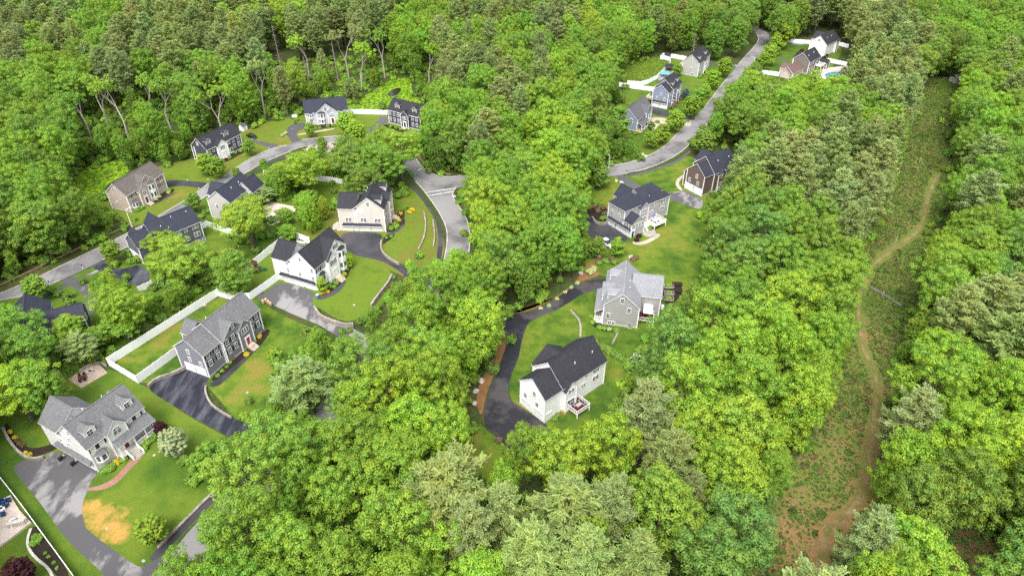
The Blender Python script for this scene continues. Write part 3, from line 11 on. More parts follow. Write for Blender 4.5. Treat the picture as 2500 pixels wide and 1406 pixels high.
FARB=[-54,36,1,-62,36,41,60,38,0,51,38,20,68,40,20,-46,41,1,-70,42,1,-61,42,21,44,43,0,52,45,20,-54,46,1,76,47,2,68,47,20,59,47,2,41,48,63,-37,48,1,-73,49,61,-60,49,61,-79,50,1,-45,50,1,-66,50,1,85,51,23,35,51,3,-88,52,0,75,53,62,-51,53,61,-73,53,41,59,53,60,-27,54,21,-55,54,41,-61,55,41,-96,55,61,66,55,0,92,55,2,-22,56,61,73,56,40,-67,57,61,-71,57,61,86,57,62,-100,57,61,-86,58,41,-78,58,61,16,58,60,-74,59,61,62,60,60,103,62,3,-95,62,0,93,62,63,110,64,43,-104,64,1,-47,65,61,97,65,43,73,67,63,114,68,22,90,68,3,-53,69,61,-112,69,1,-50,69,61,107,71,2,-106,71,41,-31,72,61,-99,72,30,99,73,22,44,75,73,-114,76,41,-19,76,61,106,77,63,114,77,2,-105,79,11,123,79,0,-121,79,0,101,80,2,-112,80,40,-27,84,60,-31,84,61,98,85,62,109,85,2,-126,85,41,-3,86,60,-36,86,61,128,86,2,-111,87,0,117,88,2,51,90,60,102,91,0,-120,91,1,123,91,62,-130,92,0,55,93,70,18,94,60,126,94,42,119,94,40,-112,95,30,112,95,0,11,95,60,-56,96,71,-124,96,61,84,96,60,6,96,60,101,97,60,15,97,60,54,97,60,-33,98,40,19,98,60,105,99,42,-136,99,0,21,101,60,92,101,40,117,101,40,130,101,62,-116,102,11,44,102,60,-127,102,1,137,102,60,41,103,60,-51,104,71,24,106,60,-121,106,50,133,106,0,93,106,41,54,107,60,-12,108,40,105,108,60,-111,108,71,-138,109,0,-25,109,40,123,110,0,70,110,70,87,111,71,116,112,40,-146,112,1,-127,112,1,140,112,60,-111,112,70,-117,113,11,66,114,40,-24,115,60,28,115,60,-10,117,40,-122,117,60,101,117,40,116,118,60,152,118,40,-19,118,60,-115,119,70,143,119,40,-141,120,1,-129,120,1,96,121,40,-44,121,51,-150,121,1,63,122,60,-15,122,40,34,123,63,39,123,40,76,123,50,110,124,60,94,125,71,66,125,60,-110,125,71,-156,126,60,-134,126,41,36,126,63,108,126,60,-45,126,61,-125,127,61,71,127,40,-40,127,71,-15,127,40,-107,127,70,-146,127,41,-48,128,61,158,128,3,41,129,60,-129,129,21,36,130,63,98,130,51,-139,130,1,-5,131,70,81,131,70,-160,131,41,42,132,43,72,133,60,163,133,63,-153,133,1,-145,133,41,138,134,43,-133,134,41,47,134,42,37,134,63,80,135,40,84,135,70,-138,136,61,43,136,60,-127,137,61,-35,137,71,132,137,3,61,137,60,-165,137,1,-147,137,61,-136,138,61,-101,138,70,-156,139,61,46,139,42,114,139,60,-97,140,71,161,140,3,-19,140,60,-142,141,1,-31,142,71,-93,142,71,65,143,41,45,143,61,150,144,43,-89,145,71,-151,145,51,-158,146,12,74,146,41,-30,147,71,68,147,60,144,147,0,4,148,52,122,148,60,-105,148,60,-88,148,71,-168,148,2,163,149,3,-110,149,61,112,150,40,-10,151,40,54,151,42,-27,151,70,127,151,40,154,151,0,-148,152,12,2,152,71,172,153,0,93,153,71,-109,153,60,-178,154,2,142,155,43,-14,155,50,65,155,41,-169,155,42,-154,156,62,180,156,23,-1,156,62,-27,156,71,-161,156,2,148,156,40,-11,157,71,95,158,71,-145,158,51,77,159,61,149,160,63,-97,160,61,74,160,61,-12,160,60,164,161,3,-151,161,31,-140,161,71,-101,161,71,-156,161,62,172,162,0,119,162,40,5,162,62,-93,162,60,131,163,60,155,163,3,97,163,61,-170,164,2,84,164,41,-180,164,2,-162,165,61,-186,165,61,-97,165,61,125,165,40,92,166,61,182,166,0,136,166,61,121,166,40,18,167,51,166,167,61,-154,167,2,71,168,61,-80,168,72,170,168,63,-161,170,21,81,170,61,-174,170,62,-168,170,42,101,171,61,-143,171,72,160,171,0,20,171,71,175,172,1,-148,172,42,192,172,0,125,172,60,-188,172,1,-178,172,22,185,173,40,168,173,41,134,174,61,59,174,43,64,174,61,1,175,61,-145,175,62,155,175,60,9,175,61,-171,176,2,-195,177,21,130,177,40,146,177,41,164,177,61,-183,177,61,159,177,41,-161,178,1,196,178,21,175,179,40,182,179,21,169,179,3,87,179,61,75,181,63,-168,181,62,-198,181,62,16,182,61,189,182,0,-144,183,61,-189,183,1,-178,183,2,144,183,20,96,183,61,183,184,60,-132,184,51,-166,184,62,-125,184,71,77,184,42,162,184,0,-62,184,50,-161,184,62,99,184,61,-80,185,40,-88,185,60,-171,185,21,63,185,63,-195,185,42,20,186,41,174,186,0,-202,186,1,-84,187,60,6,187,61,94,187,61,-192,188,61,-134,188,61,190,188,63,198,188,2,-128,188,72,-89,188,60,-11,188,21,-147,189,62,156,189,40,-186,189,42,79,189,42,-164,189,1,63,190,61,-82,190,60,205,190,63,-181,191,41,-131,191,61,-7,191,60,-136,192,61,184,192,1,-148,192,41,-206,192,21,177,193,63,-64,193,71,-60,193,70,66,193,63,-157,193,61,167,193,2,-187,193,61,81,194,43,-202,194,61,-194,194,2,-133,194,62,-172,194,2,158,194,20,-138,195,62,119,195,71,-67,195,61,86,195,61,173,195,61,-142,195,41,63,195,62,-83,195,60,193,195,1,208,196,2,-3,196,60,-181,197,2,-200,198,61,199,198,40,-159,198,21,-188,198,41,65,199,61,142,199,41,19,199,60,203,200,61,75,200,62,177,200,1,22,200,60,-213,200,61,69,200,42,-175,200,41,-206,201,1,-191,201,61,213,201,63,189,201,40,-8,203,60,19,203,61,-199,203,21,-14,203,70,77,204,62,196,204,1,-76,205,51,207,205,1,-183,205,42,12,205,60,191,205,62,217,206,1,-154,206,61,-167,206,61,-213,206,1,184,207,1,175,207,42,124,208,41,-199,208,62,-190,208,1,-81,208,71,166,208,42,212,210,61,170,210,61,192,211,21,-167,211,42,-204,211,2,3,211,41,-221,211,1,200,211,1,160,212,42,-197,212,41,208,212,42,180,213,61,222,213,61,195,214,60,-183,215,2,192,215,61,184,215,22,215,215,1,-84,216,61,6,216,41,-172,216,21,-154,217,42,155,217,41,208,217,62,-73,218,70,-201,218,41,-213,218,1,-193,219,2,-226,219,1,11,219,61,-220,220,62,226,220,1,202,220,1,-63,221,71,191,221,1,-66,221,70,-70,223,70,-181,223,22,-188,223,61,-205,223,1,-75,223,70,-61,223,70,185,224,62,-198,224,42,-218,224,41,208,224,41,-58,224,71,-191,225,62,217,225,1,-231,225,61,-162,225,61,197,225,42,82,225,41,-65,226,70,-54,226,51,166,226,61,-74,226,70,136,226,72,-27,227,52,-40,227,61,-138,227,51,-225,229,2,-72,229,70,-60,229,41,116,229,41,-213,229,2,-180,229,41,-233,229,21,-75,229,70,163,229,62,-53,230,70,188,230,2,224,230,2,-206,230,21,-42,230,60,-134,230,51,233,231,2,7,231,71,-64,231,61,196,231,41,-196,231,1,-126,231,71,-47,231,50,204,231,1,137,231,42,-69,232,61,-56,232,61,11,232,70,-155,232,72,-52,232,60,161,233,42,124,233,41,213,233,2,-44,234,61,-140,234,71,-63,234,61,-18,234,71,-122,234,71,-148,234,52,27,234,52,-137,235,71,-230,235,41,-181,235,62,-130,235,11,111,235,1,228,235,61,-223,235,41,-217,235,61,-203,235,41,-48,236,40,-153,236,71,96,236,41,225,236,61,-20,236,61,-239,236,1,138,236,42,-53,236,60,192,236,62,-190,236,41,-14,237,21,-124,237,71,-32,237,51,33,238,32,-56,238,61,219,238,42,-144,238,72,-156,238,72,15,238,50,43,238,71,39,239,72,-136,239,71,141,239,62,-59,239,61,198,239,2,-150,239,72,-209,239,1,212,239,62,-50,239,60,125,239,61,165,240,42,-64,240,61,175,240,62,-197,240,1,226,241,1,-219,241,1,130,241,61,-228,241,1,-191,241,61,-172,242,42,-129,242,61,37,242,71,-53,242,60,144,242,51,-154,242,62,95,242,21,-34,242,72,-176,242,42,-125,242,71,240,242,1,41,242,72,206,242,1,-134,243,41,-203,243,61,32,243,62,-138,243,62,-244,243,22,5,244,41,-141,244,61,-156,244,62,218,244,2,-149,245,61,0,245,61,99,245,61,44,245,72,-11,245,41,-206,245,61,103,245,61,13,246,0,117,246,41,-131,246,62,37,246,42,146,246,41,211,246,62,-152,246,61,231,247,1,-137,247,61,-236,247,1,8,247,61,-125,247,71,-182,247,42,-141,247,41,-211,248,21,207,248,61,72,248,71,-156,248,62,199,248,1,-33,249,61,-168,249,42,-24,249,41,186,249,61,-8,250,41,-220,250,2,210,250,62,77,250,51,-126,250,71,225,251,21,37,251,62,133,251,1,-136,251,61,-154,251,62,190,251,42,-140,251,62,-184,251,62,240,252,2,-227,252,21,252,252,1,14,252,40,127,253,60,26,253,61,9,253,40,109,253,40,-245,253,1,-195,253,62,-213,254,21,-33,254,41,216,254,2,172,254,0,-142,254,61,-199,255,61,-170,255,61,77,255,72,-206,255,1,206,255,1,32,255,41,-189,255,42,-129,255,61,39,256,62,19,256,60,113,256,41,200,257,61,-20,257,61,-175,257,41,4,257,40,-145,257,40,17,258,60,-223,258,21,179,258,41,-35,259,61,174,259,72,236,259,1,91,259,62,-231,259,1,245,260,1,-142,260,61,-258,260,1,227,260,1,-16,260,41,-132,260,62,114,261,60,-33,261,61,-212,261,1,-147,261,41,-175,261,61,-188,262,61,-201,262,42,177,262,40,199,262,21,144,262,61,120,263,0,-240,263,1,-122,263,72,80,263,62,255,263,2,128,264,60,-29,264,41,-190,265,61,-6,265,41,-149,265,61,113,266,61,-134,266,62,192,266,41,212,267,1,82,267,61,142,267,61,129,267,61,-153,267,61,125,268,40,-184,268,1,-191,268,41,-250,268,2,97,268,41,-263,268,1,235,268,2,25,268,41,134,269,60,-197,269,21,103,269,20,108,269,61,-27,269,41,226,270,21,-137,270,61,180,271,40,84,271,62,-30,271,61,-153,271,41,113,271,20,40,271,61,-126,272,62,-116,272,72,-18,272,61,120,273,0,-242,273,1,36,274,41,87,274,42,30,274,21,40,274,62,-32,275,41,23,275,0,247,275,2,268,276,2,111,276,61,84,276,62,259,277,1,105,277,22,235,277,2,13,277,60,88,277,62,-180,278,1,-202,278,1,115,278,40,221,279,0,198,279,1,124,279,60,28,279,41,7,280,41,-142,280,1,-245,280,21,-32,280,41,132,280,60,-20,281,61,110,281,41,22,281,61,-228,281,1,127,281,40,-136,282,61,121,282,40,146,282,61,115,282,61,91,282,42,-268,283,1,105,284,40,-100,284,51,98,284,21,130,284,60,190,284,0,-35,285,61,265,285,2,250,285,1,-239,285,1,241,285,21,112,286,40,231,286,1,20,286,21,-250,286,1,-137,286,61,123,286,60,-92,287,20,-111,287,61,-220,287,1,92,287,62,-116,288,21,119,289,40,106,289,60,-277,289,1,-151,289,41,-99,289,41,112,290,61,94,290,62,134,290,40,101,290,22,275,290,1,129,290,60,126,291,60,-127,291,42,-113,291,62,-37,291,61,-231,292,1,-262,292,1,-95,292,60,15,292,20,-103,292,60,117,292,61,108,293,40,113,293,61,120,293,60,45,293,71,3,293,1,124,293,60,226,293,21,128,293,60,239,294,1,98,294,61,-148,294,41,-97,295,40,23,295,0,-248,295,21,42,295,61,-115,295,61,-189,295,1,111,295,61,256,296,1,39,296,61,118,296,61,-93,296,70,-223,296,1,-70,296,70,284,296,1,-104,296,41,-88,296,70,101,297,62,-178,297,1,197,297,20,131,297,60,-36,297,61,32,297,1,-271,297,1,219,297,1,-40,298,71,-127,298,61,106,298,42,-83,299,50,125,299,60,120,299,60,248,299,1,-138,299,61,-116,299,61,99,300,62,115,300,61,-106,300,61,206,300,2,102,301,62,110,301,60,16,301,0,135,301,60,-95,301,70,-134,301,61,-130,301,41,-103,301,61,-279,301,21,127,302,60,-118,302,61,130,302,60,40,302,0,-72,302,62,262,302,21,108,303,62,-230,303,1,-207,303,1,-98,303,40,104,303,61,-291,303,1,25,304,1,33,304,41,-75,304,70,-34,304,61,-264,305,1,121,305,60,117,305,60,111,306,60,-103,306,60,254,306,1,-85,306,70,108,307,61,-6,307,1,114,308,61,44,308,42,-191,308,1,-99,309,40,19,309,20,-43,309,71,105,309,62,110,309,61,288,310,1,-279,310,1,241,310,1,36,311,2,232,311,1,263,311,1,28,311,1,-259,312,21,107,312,62,-215,312,21,-64,313,70,3,313,21,-12,313,21,-101,313,60,-113,313,20,223,314,1,296,315,1,-170,316,1,280,316,1,20,316,61,185,316,2,-188,316,1,-64,317,72,-46,318,51,32,319,40,255,319,1,-263,320,1,15,320,1,-19,320,1,25,320,1,192,321,2,-291,322,21,209,322,2,-45,322,61,289,323,1,222,324,1,280,324,21,5,325,1,36,325,1,-191,325,1,20,326,40,-269,326,21,261,327,1,13,327,21,-4,328,41,244,328,1,-49,328,11,273,328,1,304,329,1,252,329,21,26,329,21,45,329,2,-261,330,1,200,330,32,-223,331,1,208,332,12,-205,332,1,217,332,1,2,332,1,285,333,1,236,333,2,-45,334,21,-26,335,21,38,335,1,296,337,1,29,337,1,52,337,11,251,337,1,-296,337,1,-195,337,1,-55,338,10,226,338,1,-271,338,1,202,338,2,276,339,1,10,339,1,194,340,22,-219,340,1,308,340,1,188,341,22,43,341,1,-4,342,1,-14,342,1,-25,342,1,209,343,2,-40,343,0,287,343,1,218,343,1,-48,343,20,-208,343,1,239,344,1,258,346,1,-262,346,1,26,346,0,37,346,0,201,346,22,58,347,11,267,347,1,277,347,21,50,348,1,314,348,1,-198,348,1,225,348,21,299,348,1,-9,349,21,-54,349,0,-18,351,1,-1,351,1,248,351,2,-141,352,0,-34,353,1,217,353,1,-206,353,1,325,353,1,309,354,21,-44,354,1,289,354,1,100,354,12,204,354,2,-132,354,20,66,355,11,261,355,1,56,355,1,237,356,1,316,356,21,228,356,1,-195,356,21,-62,356,22,275,357,1,300,357,1,253,357,21,-55,358,1,40,358,0,113,358,12,-217,359,1,6,359,1,332,361,21,-18,361,1,-145,361,0,-37,362,1,213,362,1,-202,362,21,62,363,22,-209,363,1,309,363,1,246,363,1,-116,363,0,-62,364,20,319,365,1,82,365,12,-49,365,20,-337,365,21,11,365,21,258,366,1,283,366,1,234,366,1,-137,366,0,220,367,1,-4,367,1,118,368,22,56,368,1,203,368,2,328,368,1,269,368,1,336,368,1,90,368,11,-282,368,1,46,368,1,-108,368,0,-42,368,1,105,369,2,299,369,1,312,372,1,14,372,1,-215,373,1,137,373,2,-57,373,0,-34,373,1,-324,374,1,243,374,1,-124,374,0,254,374,1,114,375,2,225,375,1,72,375,2,-114,376,0,62,376,1,319,376,21,-203,376,1,288,376,1,329,376,1,81,376,2,-134,376,0,39,376,0,-42,376,20,-286,377,21,102,377,11,-260,377,1,214,378,2,302,378,21,269,378,1,52,379,1,234,379,1,143,379,12,-346,379,1,123,379,2,-218,379,21,280,379,1,347,380,1,310,381,1,336,381,1,-305,381,1,-267,382,1,-329,382,1,-50,382,0,12,382,1,108,383,2,95,383,2,295,383,1,-292,383,1,321,383,1,-339,384,1,-226,384,1,32,384,1,-40,384,0,-16,385,1,-249,385,1,264,385,1,252,386,1,78,386,1,329,387,1,243,387,1,273,388,1,119,388,2,-124,388,0,235,388,21,-215,389,1,58,389,1,287,389,1,42,389,1,146,389,12,-240,389,1,353,389,1,302,389,1,111,390,22,103,391,1,315,391,1,227,391,1,-230,392,1,-338,392,1,211,392,2,155,392,12,-208,392,21,127,393,2,-320,393,1,-53,393,0,324,394,1,-222,394,21,-26,394,1,340,395,1,84,395,1,-142,395,0,307,395,21,332,395,21,-39,396,1,65,396,1,219,396,22,348,396,1,-292,396,1,234,396,1,259,396,1,48,397,1,24,397,1,356,398,21,243,398,1,278,398,1,111,398,2,15,398,1,96,399,2,269,399,1,-11,399,1,-160,400,0,-67,400,0,295,400,1,-215,400,1,-132,400,0,-237,400,1,74,400,1,303,401,21,286,401,21,226,401,2,-20,401,1,313,402,1,-147,402,20,134,402,2,-58,403,1,363,403,1,-30,403,21,144,403,12,-48,403,0,120,403,2,252,404,1,-337,404,1,328,404,1,218,404,1,2,405,21,-38,405,0,46,405,21,234,406,1,341,406,1,-140,407,0,291,407,21,350,407,1,56,407,0,262,407,1,-219,407,1,-120,408,0,-112,408,0,113,408,2,-353,408,1,39,408,0,9,409,1,-249,409,1,102,409,2,318,409,1,-68,410,0,299,410,1,282,410,1,-129,410,0,270,410,1,-30,410,1,-228,411,1,224,411,2,-210,411,1,-151,411,0,242,411,2,-15,411,1,-322,411,1,-179,411,0,128,411,2,368,412,1,-60,412,0,335,412,21,49,412,20,-4,412,1,-51,413,1,360,413,1,-42,413,0,93,413,2,162,413,2,-307,414,1,215,414,2,308,414,1,-202,414,1,141,415,12,250,417,1,290,417,1,16,417,1,-135,417,0,330,418,2,113,418,2,103,418,1,320,418,1,81,418,2,338,419,1,-125,419,0,-248,419,1,-335,419,1,-164,419,0,235,420,2,262,420,1,282,420,21,88,420,22,70,420,1,224,420,1,-68,421,1,-16,421,1,59,421,0,123,421,2,-148,421,0,-316,422,1,-83,422,0,-230,423,1,243,423,22,361,423,1,95,423,2,-40,424,1,145,424,2,274,424,1,295,424,1,23,425,1,304,425,1,350,425,21,-119,426,0,253,426,1,316,426,21,48,426,0,332,426,1,-48,427,0,102,428,2,-255,428,1,-162,428,20,341,428,1,87,428,1,-67,428,20,-324,428,1,287,429,1,-57,429,1,158,430,22,124,430,2,-20,430,1,110,431,2,60,431,0,-87,431,0,236,431,1,262,431,1,311,432,1,139,432,2,-7,432,1,278,433,1,297,433,1,-237,433,1,-215,433,1,-128,433,0,326,434,1,353,434,1,41,435,0,-155,435,0,225,435,1,73,436,2,92,436,21,52,436,1,129,436,22,-167,436,0,161,437,2,-64,437,1,344,437,21,-247,437,1,241,437,22,336,437,1,-46,437,0,251,437,1,-334,437,1,316,438,21,-56,438,1,120,439,2,293,439,21,109,439,1,176,440,2,3,440,1,99,441,2,304,441,1,135,441,2,-37,441,1,-76,441,0,-22,441,1,283,441,1,263,442,1,323,442,21,145,442,22,22,442,21,272,442,1,232,442,2,-173,443,0,-254,443,1,341,444,22,-149,444,0,37,444,1,127,444,2,153,444,2,-292,444,1,240,445,2,-158,445,0,316,445,1,331,446,1,-210,446,1,164,447,2,115,447,2,223,447,2,-334,447,1,-14,448,1,25,449,1,-182,449,20,-88,449,0,106,449,2,-270,449,1,278,450,21,290,450,1,10,451,21,255,451,2,-259,451,1,95,451,2,-59,452,1,-171,452,0,245,453,2,301,453,1,-143,453,20,73,453,2,-23,453,1,237,453,2,-41,454,1,319,454,21,144,454,2,327,454,1,84,454,2,130,454,2,17,455,1,311,455,1,-221,455,1,282,455,21,-187,456,0,154,456,2,120,456,2,273,457,1,264,457,1,-51,457,1,-9,457,1,-65,457,1,-249,458,1,-162,458,0,53,459,1,288,459,21,-103,459,0,253,460,1,-266,460,1,-202,460,0,102,461,2,-282,461,1,-238,462,1,-33,462,1,140,462,2,-73,463,1,-23,463,1,64,463,1,110,464,2,-195,464,0,313,464,1,296,464,1,17,464,1,-290,464,21,280,464,1,-152,464,0,-45,465,0,-168,466,0,260,466,2,269,466,1,-5,466,1,42,466,1,173,466,2,304,467,1,122,467,2,150,467,2,132,467,2,-186,467,0,157,468,22,4,468,1,30,469,1,253,469,21,-14,470,1,-91,471,0,287,471,1,-138,472,0,-276,472,1,88,473,1,-73,473,0,-264,473,1,20,473,1,116,474,2,-62,474,0,10,474,21,277,474,1,-151,475,0,260,475,1,62,475,0,295,475,1,-214,475,1,138,475,2,175,476,2,154,476,2,51,476,0,-41,476,0,-188,477,0,32,477,1,108,477,2,269,477,1,-20,477,21,80,477,2,129,478,1,251,478,2,-9,480,1,-91,480,0,-255,480,1,-165,480,0,146,480,2,93,481,2,-49,481,0,-69,481,20,285,481,1,-285,481,1,161,481,2,-109,482,0,-118,482,0,-30,483,1,137,484,1,122,484,21,-263,485,1,-59,485,0,103,485,2,258,486,2,114,486,2,278,486,22,37,486,0,-20,486,1,84,486,1,196,486,2,68,487,2,170,487,2,-196,487,0,-213,487,0,-254,488,21,-42,488,0,-136,489,0,-271,489,1,-50,489,21,159,490,2,15,490,1,-229,490,1,26,490,1,149,490,2,92,491,2,-91,492,0,75,492,2,125,492,1,-77,492,0,-102,493,0,-167,494,0,248,494,2,-58,495,0,-194,495,20,98,495,22,117,496,22,7,496,1,259,496,2,-22,496,1,34,496,0,168,496,2,-235,496,1,-217,497,0,45,498,0,-67,499,0,137,499,2,16,499,1,-49,499,1,86,500,1,-227,500,0,129,500,22,-80,501,0,-117,501,0,67,501,1,161,502,2,-166,502,0,122,502,2,-34,502,1,174,502,2,151,502,2,95,504,1,37,505,1,53,505,1,-236,505,0,-54,505,21,114,506,2,74,506,2,-73,507,0,137,507,21,-212,508,0,-158,508,0,165,509,22,-222,509,0,-131,509,0,-29,509,1,129,509,2,-190,510,20,86,511,2,-14,512,21,149,512,2,41,512,20,-113,512,0,105,513,2,-147,513,0,95,513,1,-46,513,0,171,513,2,67,513,2,116,514,2,-94,514,0,78,515,1,49,516,0,-22,516,1,-121,516,0,-35,517,0,-213,517,0,-158,517,0,157,518,2,22,518,1,-80,518,1,140,518,2,177,518,22,-9,519,1,12,519,1,165,519,22,128,519,2,40,520,1,91,520,1,101,520,2,148,521,2,-168,522,20,69,524,1,-51,524,1,-18,524,21,182,524,2,1,525,1,-177,525,0,171,526,2,154,527,2,-60,528,1,9,529,1,-68,529,20,-26,529,1,144,529,2,132,530,2,52,530,0,63,530,0,163,530,2,106,532,2,-100,532,0,-113,532,0,-75,532,1,16,533,21,-34,534,1,41,534,21,-151,536,0,127,536,2,118,536,2,-19,537,1,155,537,1,-61,539,1,145,539,2,-41,540,1,19,542,1,-81,543,1,134,543,1,-96,544,0,-5,544,1,-51,545,1,124,546,2,-72,547,0,84,547,1,-22,549,21,-105,549,0,15,549,1,-30,552,1,-80,554,0,73,554,1,-52,555,1,-14,556,1,-22,558,1]
